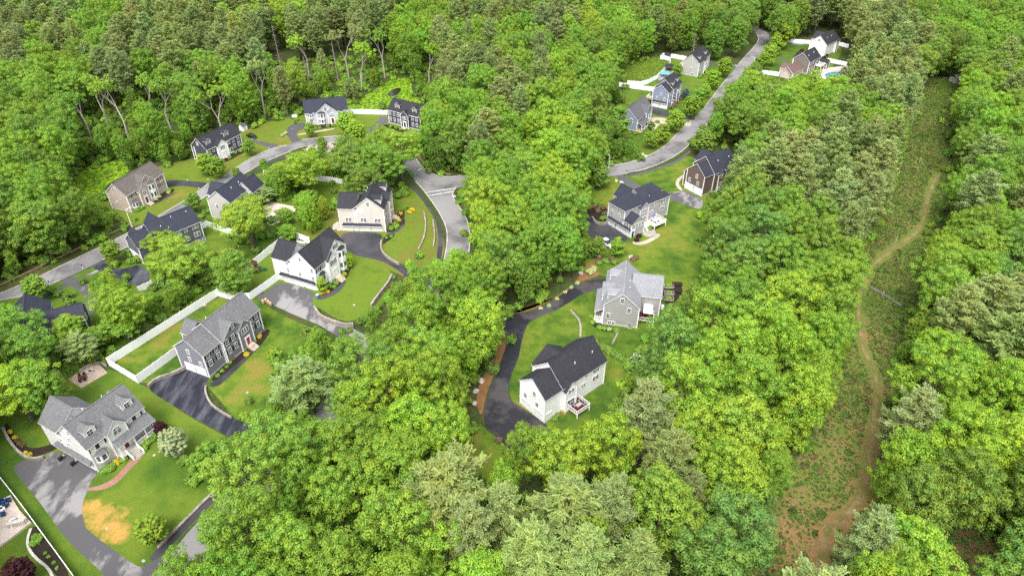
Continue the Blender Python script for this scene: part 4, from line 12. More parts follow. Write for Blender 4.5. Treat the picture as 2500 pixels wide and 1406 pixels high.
FARP=[49,48,64,53,52,24,26,55,24,71,62,64,53,64,64,66,77,74,24,85,64,134,96,4,124,101,4,141,106,24,115,107,44,147,113,4,128,115,44,135,116,4,122,120,4,128,121,64,132,123,24,154,123,44,147,126,4,138,127,24,126,130,4,151,130,64,120,131,64,143,133,44,154,135,44,141,136,64,147,138,4,140,140,44,155,144,44,170,144,4,163,154,64,159,156,64,104,186,64,90,193,44,114,195,64,109,202,44,123,204,74,96,206,64,110,206,64,-3,210,44,120,217,64,95,220,44,106,222,64,165,222,64,91,226,44,86,229,64,83,229,64,103,229,64,120,231,64,100,233,64,105,234,44,-6,235,74,114,242,64,179,242,64,-4,248,64,142,249,64,148,250,44,8,266,64,157,266,24,-219,266,5,264,269,24,-232,269,5,140,270,44,161,270,44,154,271,64,-3,273,24,-269,274,25,3,275,44,-256,276,5,-220,276,5,147,277,24,162,277,64,18,279,44,4,283,64,135,285,44,-131,285,25,-27,286,25,2,286,64,-162,287,25,-206,288,25,158,289,64,-2,289,44,154,291,64,-69,292,74,206,292,24,-7,292,64,-15,293,45,265,294,24,140,294,44,-72,294,74,-3,294,64,11,296,64,-284,296,5,-21,296,25,134,298,64,-73,298,64,8,298,64,271,299,4,-32,300,45,-242,300,5,-256,301,5,-87,302,74,-185,302,25,151,302,24,-124,302,25,10,303,64,166,306,24,277,307,4,-250,308,4,-243,309,25,-108,311,64,-21,311,25,-2,312,64,-288,312,5,-270,312,4,-104,312,64,-86,312,44,17,313,64,8,314,64,-297,315,5,-126,317,25,-25,317,65,-88,317,44,7,318,64,-251,318,5,245,319,4,267,320,4,-11,320,45,301,321,24,-277,321,5,-25,321,65,-10,325,45,-299,325,5,-15,326,44,-36,327,65,-286,327,5,-30,328,64,-150,331,24,-278,331,5,-310,332,4,-142,332,25,-187,333,25,-71,333,25,172,338,24,264,338,4,-282,338,24,-96,340,24,-320,342,5,-311,343,4,17,343,25,-170,345,24,-191,345,24,-278,345,5,-287,345,4,-106,346,4,-270,347,24,-162,347,24,-147,348,24,-297,348,4,-186,351,4,-327,351,25,-317,351,4,-102,351,24,-305,355,4,-281,355,5,-297,355,24,171,358,14,-272,358,5,-125,358,5,-331,359,5,-289,360,4,-234,360,24,-90,361,5,18,361,5,-311,362,4,-226,362,4,-182,362,4,292,363,4,-323,363,4,-29,363,4,-301,363,5,71,363,14,-192,365,4,-124,366,25,29,366,5,-12,367,24,-292,371,5,-252,371,25,-197,372,24,-90,372,4,-275,373,24,-302,373,5,-335,373,4,-313,373,5,-100,374,24,182,374,4,-245,376,4,-10,376,4,-175,378,4,-190,378,4,-234,379,4,-157,380,4,178,381,34,-74,381,25,-89,382,4,-315,382,5,-28,383,4,221,383,24,-102,383,5,67,384,4,-112,384,5,-132,385,5,-150,385,24,-181,385,24,-352,385,25,-81,386,25,-173,386,4,20,387,25,89,388,24,-194,388,4,-5,388,4,-299,389,25,182,389,4,-34,389,24,191,389,4,-271,390,25,-96,390,4,-163,391,4,-307,392,5,198,392,24,-357,392,5,-186,392,4,-330,392,24,-348,392,5,8,393,4,-249,394,24,-17,394,24,-87,394,5,163,395,5,-261,396,24,-104,396,24,-111,396,4,0,397,4,181,397,34,-120,397,4,190,398,4,203,399,4,35,399,5,-95,399,4,-200,399,4,-191,400,4,-356,400,24,-325,401,4,-304,401,4,-348,401,4,-227,402,4,-75,402,4,156,402,5,-86,403,24,-183,403,4,-313,403,4,-363,404,4,197,404,24,-287,404,4,66,404,24,-276,406,5,82,406,4,27,406,5,-101,407,4,179,407,14,-262,409,5,-297,409,5,187,409,5,151,409,5,-89,410,4,19,410,25,207,410,4,73,411,4,-345,411,5,-170,411,4,-160,411,4,-240,411,24,-373,412,5,65,412,24,-330,413,24,196,414,4,-268,414,24,-288,414,5,-143,415,24,25,415,5,173,416,4,347,417,4,-102,417,5,42,417,5,-24,417,4,180,417,24,-298,418,4,6,418,4,-33,418,24,187,418,4,-276,418,4,-363,419,4,-238,419,4,-221,419,4,34,419,25,-346,420,5,-56,420,5,-92,420,5,-326,420,24,-262,421,4,154,421,5,-7,422,4,-173,422,4,-192,422,4,-110,423,5,-183,423,4,205,423,4,-291,423,4,166,423,4,-27,424,24,175,426,5,216,426,4,-207,426,4,32,426,25,76,426,4,-133,426,4,-332,426,25,-242,427,24,-361,428,4,-339,428,5,-97,428,5,184,429,4,15,429,5,-77,429,4,3,429,4,-306,429,5,-275,430,5,-105,430,24,-188,430,4,195,430,5,-348,430,4,-264,430,4,245,430,4,-33,431,4,-178,432,4,169,432,5,-316,432,4,-142,432,5,-226,433,4,-116,433,5,205,434,4,26,434,5,-200,434,4,150,434,5,-287,435,5,-298,435,5,-208,436,24,-323,437,25,-192,438,4,216,438,4,-106,438,4,-306,438,25,-84,439,25,60,439,24,191,439,4,-271,439,24,-263,439,4,-6,440,24,-92,440,4,-279,441,4,84,441,4,-183,442,4,-344,442,4,202,442,4,-128,442,5,-317,442,4,14,443,5,75,443,24,-138,444,4,-202,444,24,-235,444,4,-325,445,4,-118,445,4,66,445,4,-222,446,4,-51,446,4,47,446,5,-303,446,4,-30,446,4,-191,447,4,-101,448,5,178,448,5,189,448,4,209,449,5,54,450,4,-69,450,5,1,450,4,-283,451,24,170,452,25,-200,452,4,-243,452,4,-317,453,5,-232,453,4,33,454,5,-77,454,4,-112,454,4,62,454,4,217,454,25,-135,454,24,-151,455,4,200,455,5,-326,455,5,44,455,4,-292,456,25,-209,456,4,-306,456,5,177,457,5,-126,458,4,226,458,4,188,458,5,207,459,24,164,459,5,-91,460,5,5,460,4,37,460,25,93,460,24,25,460,4,-274,461,25,-257,461,4,-299,462,5,235,462,24,-118,462,25,-228,463,4,85,463,4,215,464,5,197,464,24,-133,464,4,74,464,4,-60,464,5,-143,464,4,-177,464,4,-83,465,4,-308,466,5,-219,466,4,205,466,5,-125,467,25,-110,467,5,244,467,4,99,469,4,181,469,24,56,469,24,-249,469,4,-208,470,4,-285,471,4,-159,471,4,-52,471,4,191,471,5,223,471,4,-101,472,4,234,473,4,164,473,25,72,473,4,-120,473,5,-197,473,4,208,474,24,-173,474,4,-30,474,4,-297,474,5,-231,474,4,-129,475,4,-241,476,4,42,477,5,199,477,4,242,477,24,216,478,4,2,478,4,-222,478,24,-81,478,4,-206,479,4,-271,480,4,24,481,25,13,481,4,-143,482,5,183,482,4,47,483,25,-234,483,4,58,484,4,222,484,24,-127,484,5,231,485,4,-98,485,4,207,485,4,-247,485,24,244,485,4,-84,486,25,-184,486,4,-175,486,5,5,487,4,-3,488,24,269,489,4,-66,489,5,-148,489,4,215,490,4,-157,490,5,179,490,5,-109,490,25,51,490,5,-241,491,4,224,491,24,-33,491,4,-116,492,5,-10,492,4,-204,492,4,237,492,4,-261,494,4,107,494,4,203,494,4,-249,495,4,186,495,24,-141,495,24,-41,496,24,-126,496,4,57,497,4,-180,498,5,194,498,5,-148,499,5,-94,499,24,-209,499,4,-2,499,4,227,500,5,216,500,4,27,501,25,-14,501,4,-200,501,4,242,502,4,-191,502,4,107,503,4,-247,503,24,-137,503,5,186,504,5,-109,504,4,204,504,4,-174,505,5,-99,506,5,-87,507,5,223,507,24,-122,508,25,215,508,25,234,508,4,10,509,5,-61,509,4,23,509,5,-1,512,4,-181,512,5,-170,513,4,-199,514,4,185,514,5,32,514,5,209,514,5,196,514,4,218,514,5,-138,516,4,-57,517,4,-69,518,4,-104,518,5,58,518,4,204,520,25,-204,521,4,-113,521,25,-145,522,25,110,523,4,-94,523,4,196,524,4,-189,524,5,119,525,4,-105,526,25,45,526,24,24,526,4,-122,526,5,-134,526,5,-152,527,5,35,527,5,95,528,4,-42,529,4,-86,529,5,-13,530,4,82,530,4,-163,530,4,-143,531,5,-5,531,4,-171,532,4,-53,533,4,-124,535,4,-92,535,25,-68,536,25,-11,537,24,74,537,24,5,537,5,30,538,4,87,538,4,-106,539,4,98,539,4,56,540,4,-143,540,25,-133,542,5,-26,542,4,44,542,5,112,544,4,-15,545,4,69,545,4,4,545,24,-125,545,4,-116,546,5,34,546,24,59,549,24,51,549,24,-89,549,5,100,550,4,92,550,24,43,551,5,28,551,5,-41,551,4,-63,551,5,4,554,4,55,557,5,-5,557,4,18,558,4,36,559,24]
TALL=[(-160.6, 260.0, 21.9, 'G'), (-148.5, 250.2, 24.5, 'G'), (-134.1, 256.2, 23.4, 'G'), (-104.3, 278.0, 22.4, 'P'), (-146.7, 269.3, 18.3, 'G'), (-96.8, 324.2, 19.6, 'Y'), (-68.6, 306.2, 21.4, 'Y'), (-38.8, 312.6, 19.0, 'Y'), (-77.4, 321.4, 25.0, 'P'), (-60.9, 324.0, 22.6, 'D'), (-161.6, 248.1, 19.6, 'G'), (-114.8, 257.4, 19.8, 'G')]
SNAGS=[(-110.2, 327.2, 22.9), (-81.0, 315.3, 24.7), (-94.6, 315.0, 12.3), (90.0, 351.5, 14.0)]
SMALL=[(100.2, 328.6, 9.7, 3.4, 'Y', 'r', 'round bright street tree on the grass beside the far street bend'), (90.5, 311.8, 9.6, 2.8, 'Y', 'c', 'slim bright street tree between two round ones along the far street'), (84.9, 301.0, 6.4, 2.2, 'Y', 'r', 'small round lawn tree behind the blue spruce by the street'), (74.4, 279.9, 9.4, 3.3, 'Y', 'r', 'round bright tree at the street by the blue-grey garage drive'), (79.6, 289.8, 9.0, 2.6, 'G', 'c', 'slender green tree leaning over the far street kerb'), (64.4, 263.2, 9.8, 3.5, 'Y', 'r', 'dense round tree beside the tan driveway mouth'), (57.6, 252.0, 8.5, 2.5, 'Y', 'c', 'pointed light green tree near the curved tan path'), (52.8, 247.6, 8.0, 2.8, 'G', 'r', 'dark round tree on the grass inside the street bend'), (39.7, 254.5, 14.2, 4.3, 'G', 'c', 'tall narrow tree at the left of the grey-roofed blue house'), (120.7, 337.6, 8.9, 3.1, 'G', 'r', 'round street tree below the pair by the far bend'), (125.8, 345.8, 10.6, 3.2, 'Y', 'c', 'light pointed street tree above the darker round one'), (133.5, 360.8, 10.0, 3.5, 'G', 'r', 'dark round street tree beside the far driveway'), (139.4, 371.8, 14.4, 4.4, 'Y', 'c', 'bright pointed tree left of the far white house'), (148.6, 383.6, 10.6, 3.8, 'Y', 'r', 'bushy bright tree beside the far woodland edge'), (113.3, 325.0, 8.6, 3.0, 'G', 'r', 'dark street tree nearest the far lamp post'), (106.4, 313.4, 7.8, 2.7, 'G', 'r', 'small street tree at the wood edge below the lamp post'), (-116.0, 167.9, 7.2, 2.5, 'G', 'r', 'young street tree on the verge by the long guard rail'), (-127.2, 149.1, 8.1, 2.8, 'G', 'r', 'young street tree beside the navy roof at the left street'), (-108.3, 223.0, 8.8, 2.6, 'Y', 'c', 'thin pale tree in a mulch ring before the navy house'), (-103.5, 220.5, 8.2, 2.9, 'G', 'r', 'round tree on the lawn left of the street before the navy house'), (-98.2, 238.8, 6.4, 2.2, 'G', 'r', 'round tree at the right corner of the navy house'), (-103.1, 196.8, 6.9, 2.4, 'G', 'r', 'young tree on the verge opposite the brown-roofed house'), (-89.0, 226.1, 5.2, 1.4, 'G', 'c', 'small sapling on the verge at the street bend'), (-97.2, 220.3, 4.5, 1.4, 'G', 'r', 'small sapling beside the dark roof ridge along the street'), (-72.4, 244.0, 5.5, 1.8, 'G', 'r', 'small round bush tree on the cul-de-sac verge'), (-79.5, 255.9, 6.2, 2.1, 'G', 'r', 'small tree before the pale grey house with white trim'), (-65.3, 257.0, 10.5, 3.7, 'Y', 'r', 'loose tree at the right corner of the pale grey house'), (-60.0, 249.9, 10.0, 3.0, 'Y', 'c', 'light tree beside the driveway mouth of the navy house'), (-65.4, 76.1, 7.1, 2.4, 'Y', 'r', 'bright yellow-green maple alone near the front of the large lawn'), (-59.1, 89.7, 10.4, 3.7, 'G', 'r', 'dense round tree at the right edge of the large lawn'), (-69.4, 96.5, 7.4, 2.5, 'W', 'r', 'white flowering tree in a mulch ring on the large lawn'), (-75.0, 102.0, 3.9, 1.2, 'R', 'r', 'dark red shrub at the corner of the porch'), (-84.8, 67.6, 6.6, 2.2, 'R', 'r', 'dark red maple in the corner of the lower left garden'), (-51.9, 153.9, 5.2, 1.4, 'Y', 'c', 'small bright tree in the mulch bed at the white garage corner'), (-47.4, 166.0, 5.0, 1.3, 'Y', 'c', 'small bright tree at the far front corner of the white house'), (30.3, 215.5, 9.8, 2.9, 'D', 'c', 'conical dark tree on the lawn beside the lamp post'), (31.2, 173.0, 6.5, 1.9, 'Y', 'c', 'light young tree behind the parked white car'), (24.8, 172.2, 6.9, 2.3, 'D', 'r', 'dark bushy tree beside the white car'), (76.0, 299.3, 5.0, 1.4, 'S', 'c', 'small blue spruce in the bed beside the blue-grey house'), (70.6, 242.2, 11.0, 3.9, 'D', 'r', 'dark tree on the verge at the right of the street bend'), (78.0, 328.9, 6.3, 2.1, 'G', 'r', 'little tree at the back of the far grey house')]
SHRUBS=[(0.85, 'L', 'round yellow shrub beside the red door steps', [[-64.9, 127.8], [-64.0, 134.7]]), (0.6, 'G', 'clipped green ball shrub in the bed of the slate house', [[-69.5, 120.5], [-69.1, 122.1], [-68.4, 123.4], [-68.1, 125.0]]), (0.7, 'D', 'dark green shrub next to the red door steps', [[-64.7, 133.0], [-66.1, 130.0]]), (0.6, 'T', 'reddish brown shrub in the bed of the slate house', [[-67.9, 126.2], [-63.3, 137.0]]), (1.0, 'L', 'yellow shrub on the lawn right of the cream house', [[-32.9, 198.9], [-33.6, 197.8]]), (0.8, 'L', 'yellow shrub by the cream house steps', [[-36.4, 196.9], [-36.4, 192.5]]), (1.1, 'G', 'green shrub at the front of the cream house', [[-37.5, 189.4], [-38.1, 187.4], [-36.6, 188.4], [-35.3, 200.3], [-37.1, 190.1]]), (0.6, 'G', 'small shrub in the bed by the black driveway', [[-38.8, 182.0], [-37.4, 183.0]]), (0.65, 'L', 'yellow shrub beside the white house steps', [[-48.8, 159.3], [-47.8, 162.5]]), (0.7, 'L', 'yellow-green shrub at the corner of the white house walk', [[-51.8, 153.6], [-50.8, 154.0], [-52.4, 153.2]]), (0.8, 'G', 'green shrub in the bed along the white house', [[-49.5, 156.0], [-50.8, 156.6], [-50.4, 158.8], [-51.7, 155.4], [-49.1, 158.0], [-48.8, 163.6], [-47.9, 165.1], [-48.1, 161.8]]), (0.6, 'L', 'yellow shrub on the curved wall bed', [[-108.1, 102.5], [-106.3, 100.9], [-101.5, 96.6], [-100.5, 96.3]]), (0.6, 'T', 'brownish low shrub on the curved wall bed', [[-104.3, 99.3], [-103.4, 98.8], [-105.3, 99.9]]), (0.9, 'G', 'green shrub under the bay window of the porch house', [[-82.5, 92.9], [-81.8, 93.6], [-81.6, 92.4], [-82.8, 92.1], [-80.4, 95.3], [-80.5, 96.7]]), (0.9, 'L', 'yellow shrub under the bay window of the porch house', [[-81.4, 94.4]]), (1.1, 'G', 'deep green shrub along the porch rail', [[-78.1, 98.8], [-77.6, 99.6], [-77.0, 100.3], [-76.6, 101.4], [-76.1, 102.3], [-77.4, 98.0]]), (0.9, 'C', 'cream flowering shrub before the brown-roofed house', [[-119.2, 204.3], [-118.9, 206.3]]), (1.0, 'G', 'green shrub at the front wall of the brown-roofed house', [[-122.3, 197.3], [-121.6, 198.9], [-117.3, 210.5]]), (0.8, 'C', 'cream flowering shrub at the right corner of the brown-roofed house', [[-116.9, 209.3]]), (0.9, 'G', 'green shrub in the front bed of the navy house', [[-107.4, 233.8], [-105.3, 236.6], [-104.6, 240.8], [-102.9, 242.2]]), (0.7, 'R', 'dark red shrub in the front bed of the navy house', [[-106.2, 235.4]]), (0.9, 'G', 'green shrub along the pale grey house', [[-75.2, 265.8], [-79.7, 263.7], [-78.2, 264.1], [-73.0, 267.1], [-72.0, 268.0]]), (0.9, 'G', 'green shrub along the navy house near the pond', [[-51.6, 268.4], [-49.6, 266.4], [-47.5, 264.8], [-45.3, 263.2], [-39.8, 257.8], [-38.4, 255.9]]), (1.4, 'C', 'cream flowering shrub at the front of the grey-roofed blue house', [[50.4, 263.0]]), (1.0, 'D', 'dark shrub near the curved tan path', [[47.1, 262.6], [48.6, 261.1], [56.1, 267.7], [55.8, 271.0], [59.5, 273.2]]), (1.2, 'R', 'dark red shrub at the wall of the grey-roofed blue house', [[46.6, 267.2]]), (1.1, 'T', 'reddish shrub in the bed of the blue-grey garage house', [[67.9, 288.8], [69.7, 292.1], [71.4, 294.5], [74.2, 299.4]]), (1.1, 'G', 'green shrub in front of the far grey house', [[90.0, 329.9], [93.0, 337.5], [93.2, 334.0], [88.4, 327.0]]), (1.2, 'T', 'brownish flowering shrub behind the tan planter wall', [[25.5, 201.6], [27.0, 203.0], [28.0, 199.7], [29.6, 201.6], [30.0, 197.6]]), (0.9, 'G', 'green shrub on the tan planter wall', [[30.0, 195.3], [28.9, 194.8]]), (1.0, 'G', 'green shrub at the deck steps of the hip-roofed house', [[43.2, 188.8]]), (0.9, 'R', 'dark red shrub by the basement door of the hip-roofed house', [[39.3, 184.2], [38.3, 181.8]]), (0.8, 'Y', 'bright shrub by the pale-roofed house porch', [[21.0, 144.2], [21.2, 141.7], [21.6, 143.4]]), (0.9, 'G', 'green shrub at the gable wall of the pale-roofed house', [[22.7, 139.4], [23.9, 139.1], [27.0, 138.3]]), (0.7, 'W', 'white flowering shrub at the gable wall of the pale-roofed house', [[25.2, 138.9]]), (1.3, 'W', 'pale flowering shrub on the orange mulch slope', [[22.3, 164.3], [23.6, 165.7]]), (1.2, 'D', 'dark low shrub in the hedge above the pale-roofed house', [[25.4, 169.0], [27.6, 170.1], [29.9, 169.1], [32.2, 168.1], [33.9, 167.4]]), (1.0, 'T', 'orange tinged shrub above the pale-roofed house', [[29.6, 171.4], [36.6, 172.0], [35.6, 171.1]]), (1.2, 'D', 'dark shrub in the hedge behind the black-roofed white house', [[23.6, 130.9], [24.3, 130.1], [25.4, 129.1], [26.3, 128.2], [27.2, 127.4], [28.1, 126.4], [22.8, 131.5]]), (1.0, 'W', 'white flowering shrub behind the black-roofed white house', [[20.9, 133.3], [21.1, 132.2]]), (0.8, 'D', 'dark shrub at the garage corner of the black-roofed white house', [[9.8, 107.6], [10.4, 108.6]]), (0.9, 'T', 'small mixed shrub at the corner of the black driveway', [[-2.5, 101.2]]), (0.8, 'G', 'leafy shrub in the brown bed beside the white fence', [[-88.4, 76.7], [-87.5, 76.0], [-88.0, 75.4], [-87.4, 76.7]]), (0.4, 'G', 'small perennial in the brown bed beside the white fence', [[-84.8, 73.5], [-83.9, 72.8], [-82.3, 71.7], [-81.1, 70.6]]), (0.7, 'W', 'pale flowering plant along the driveway bank', [[16.6, 157.1], [18.4, 159.1], [14.7, 154.8], [12.3, 151.7], [10.0, 148.6], [7.7, 147.3]]), (1.0, 'R', 'dark red shrub behind the far white house', [[159.5, 364.5], [161.1, 361.2], [158.7, 357.9]]), (1.3, 'R', 'dark red shrub at the corner of the far dark house', [[147.9, 363.6], [150.5, 367.7]]), (0.6, 'T', 'small shrub in the bed under the grey block wall', [[-36.4, 152.2], [-35.4, 154.9], [-34.5, 156.4]]), (0.9, 'W', 'pale shrub by the driveway mouth at the cul-de-sac', [[-91.0, 256.7], [-90.4, 258.7]])]
ARB=[([[-87.6, 141.7], [-87.0, 142.9], [-86.4, 144.1], [-85.8, 145.4], [-85.2, 146.6], [-84.5, 147.9], [-83.9, 149.2], [-83.3, 150.5], [-88.3, 140.7], [-88.9, 139.6]], 2.2, 'small cone arborvitae in the row behind the long white fence'), ([[-104.3, 122.2], [-103.9, 122.9], [-103.5, 123.8], [-103.1, 124.5], [-102.7, 125.3], [-102.2, 125.9], [-105.3, 118.7], [-105.0, 119.5], [-104.9, 120.6], [-100.3, 126.2], [-99.3, 125.6], [-98.1, 124.7]], 2.6, 'narrow arborvitae in the hedge behind the fire pit patio'), ([[136.0, 321.8], [137.1, 321.2], [138.3, 320.7], [139.5, 320.2], [140.8, 320.2], [142.0, 319.7], [143.3, 319.8], [137.3, 323.4], [139.6, 322.4], [142.2, 321.9]], 3.4, 'dark arborvitae in the hedge before the pool terrace')]
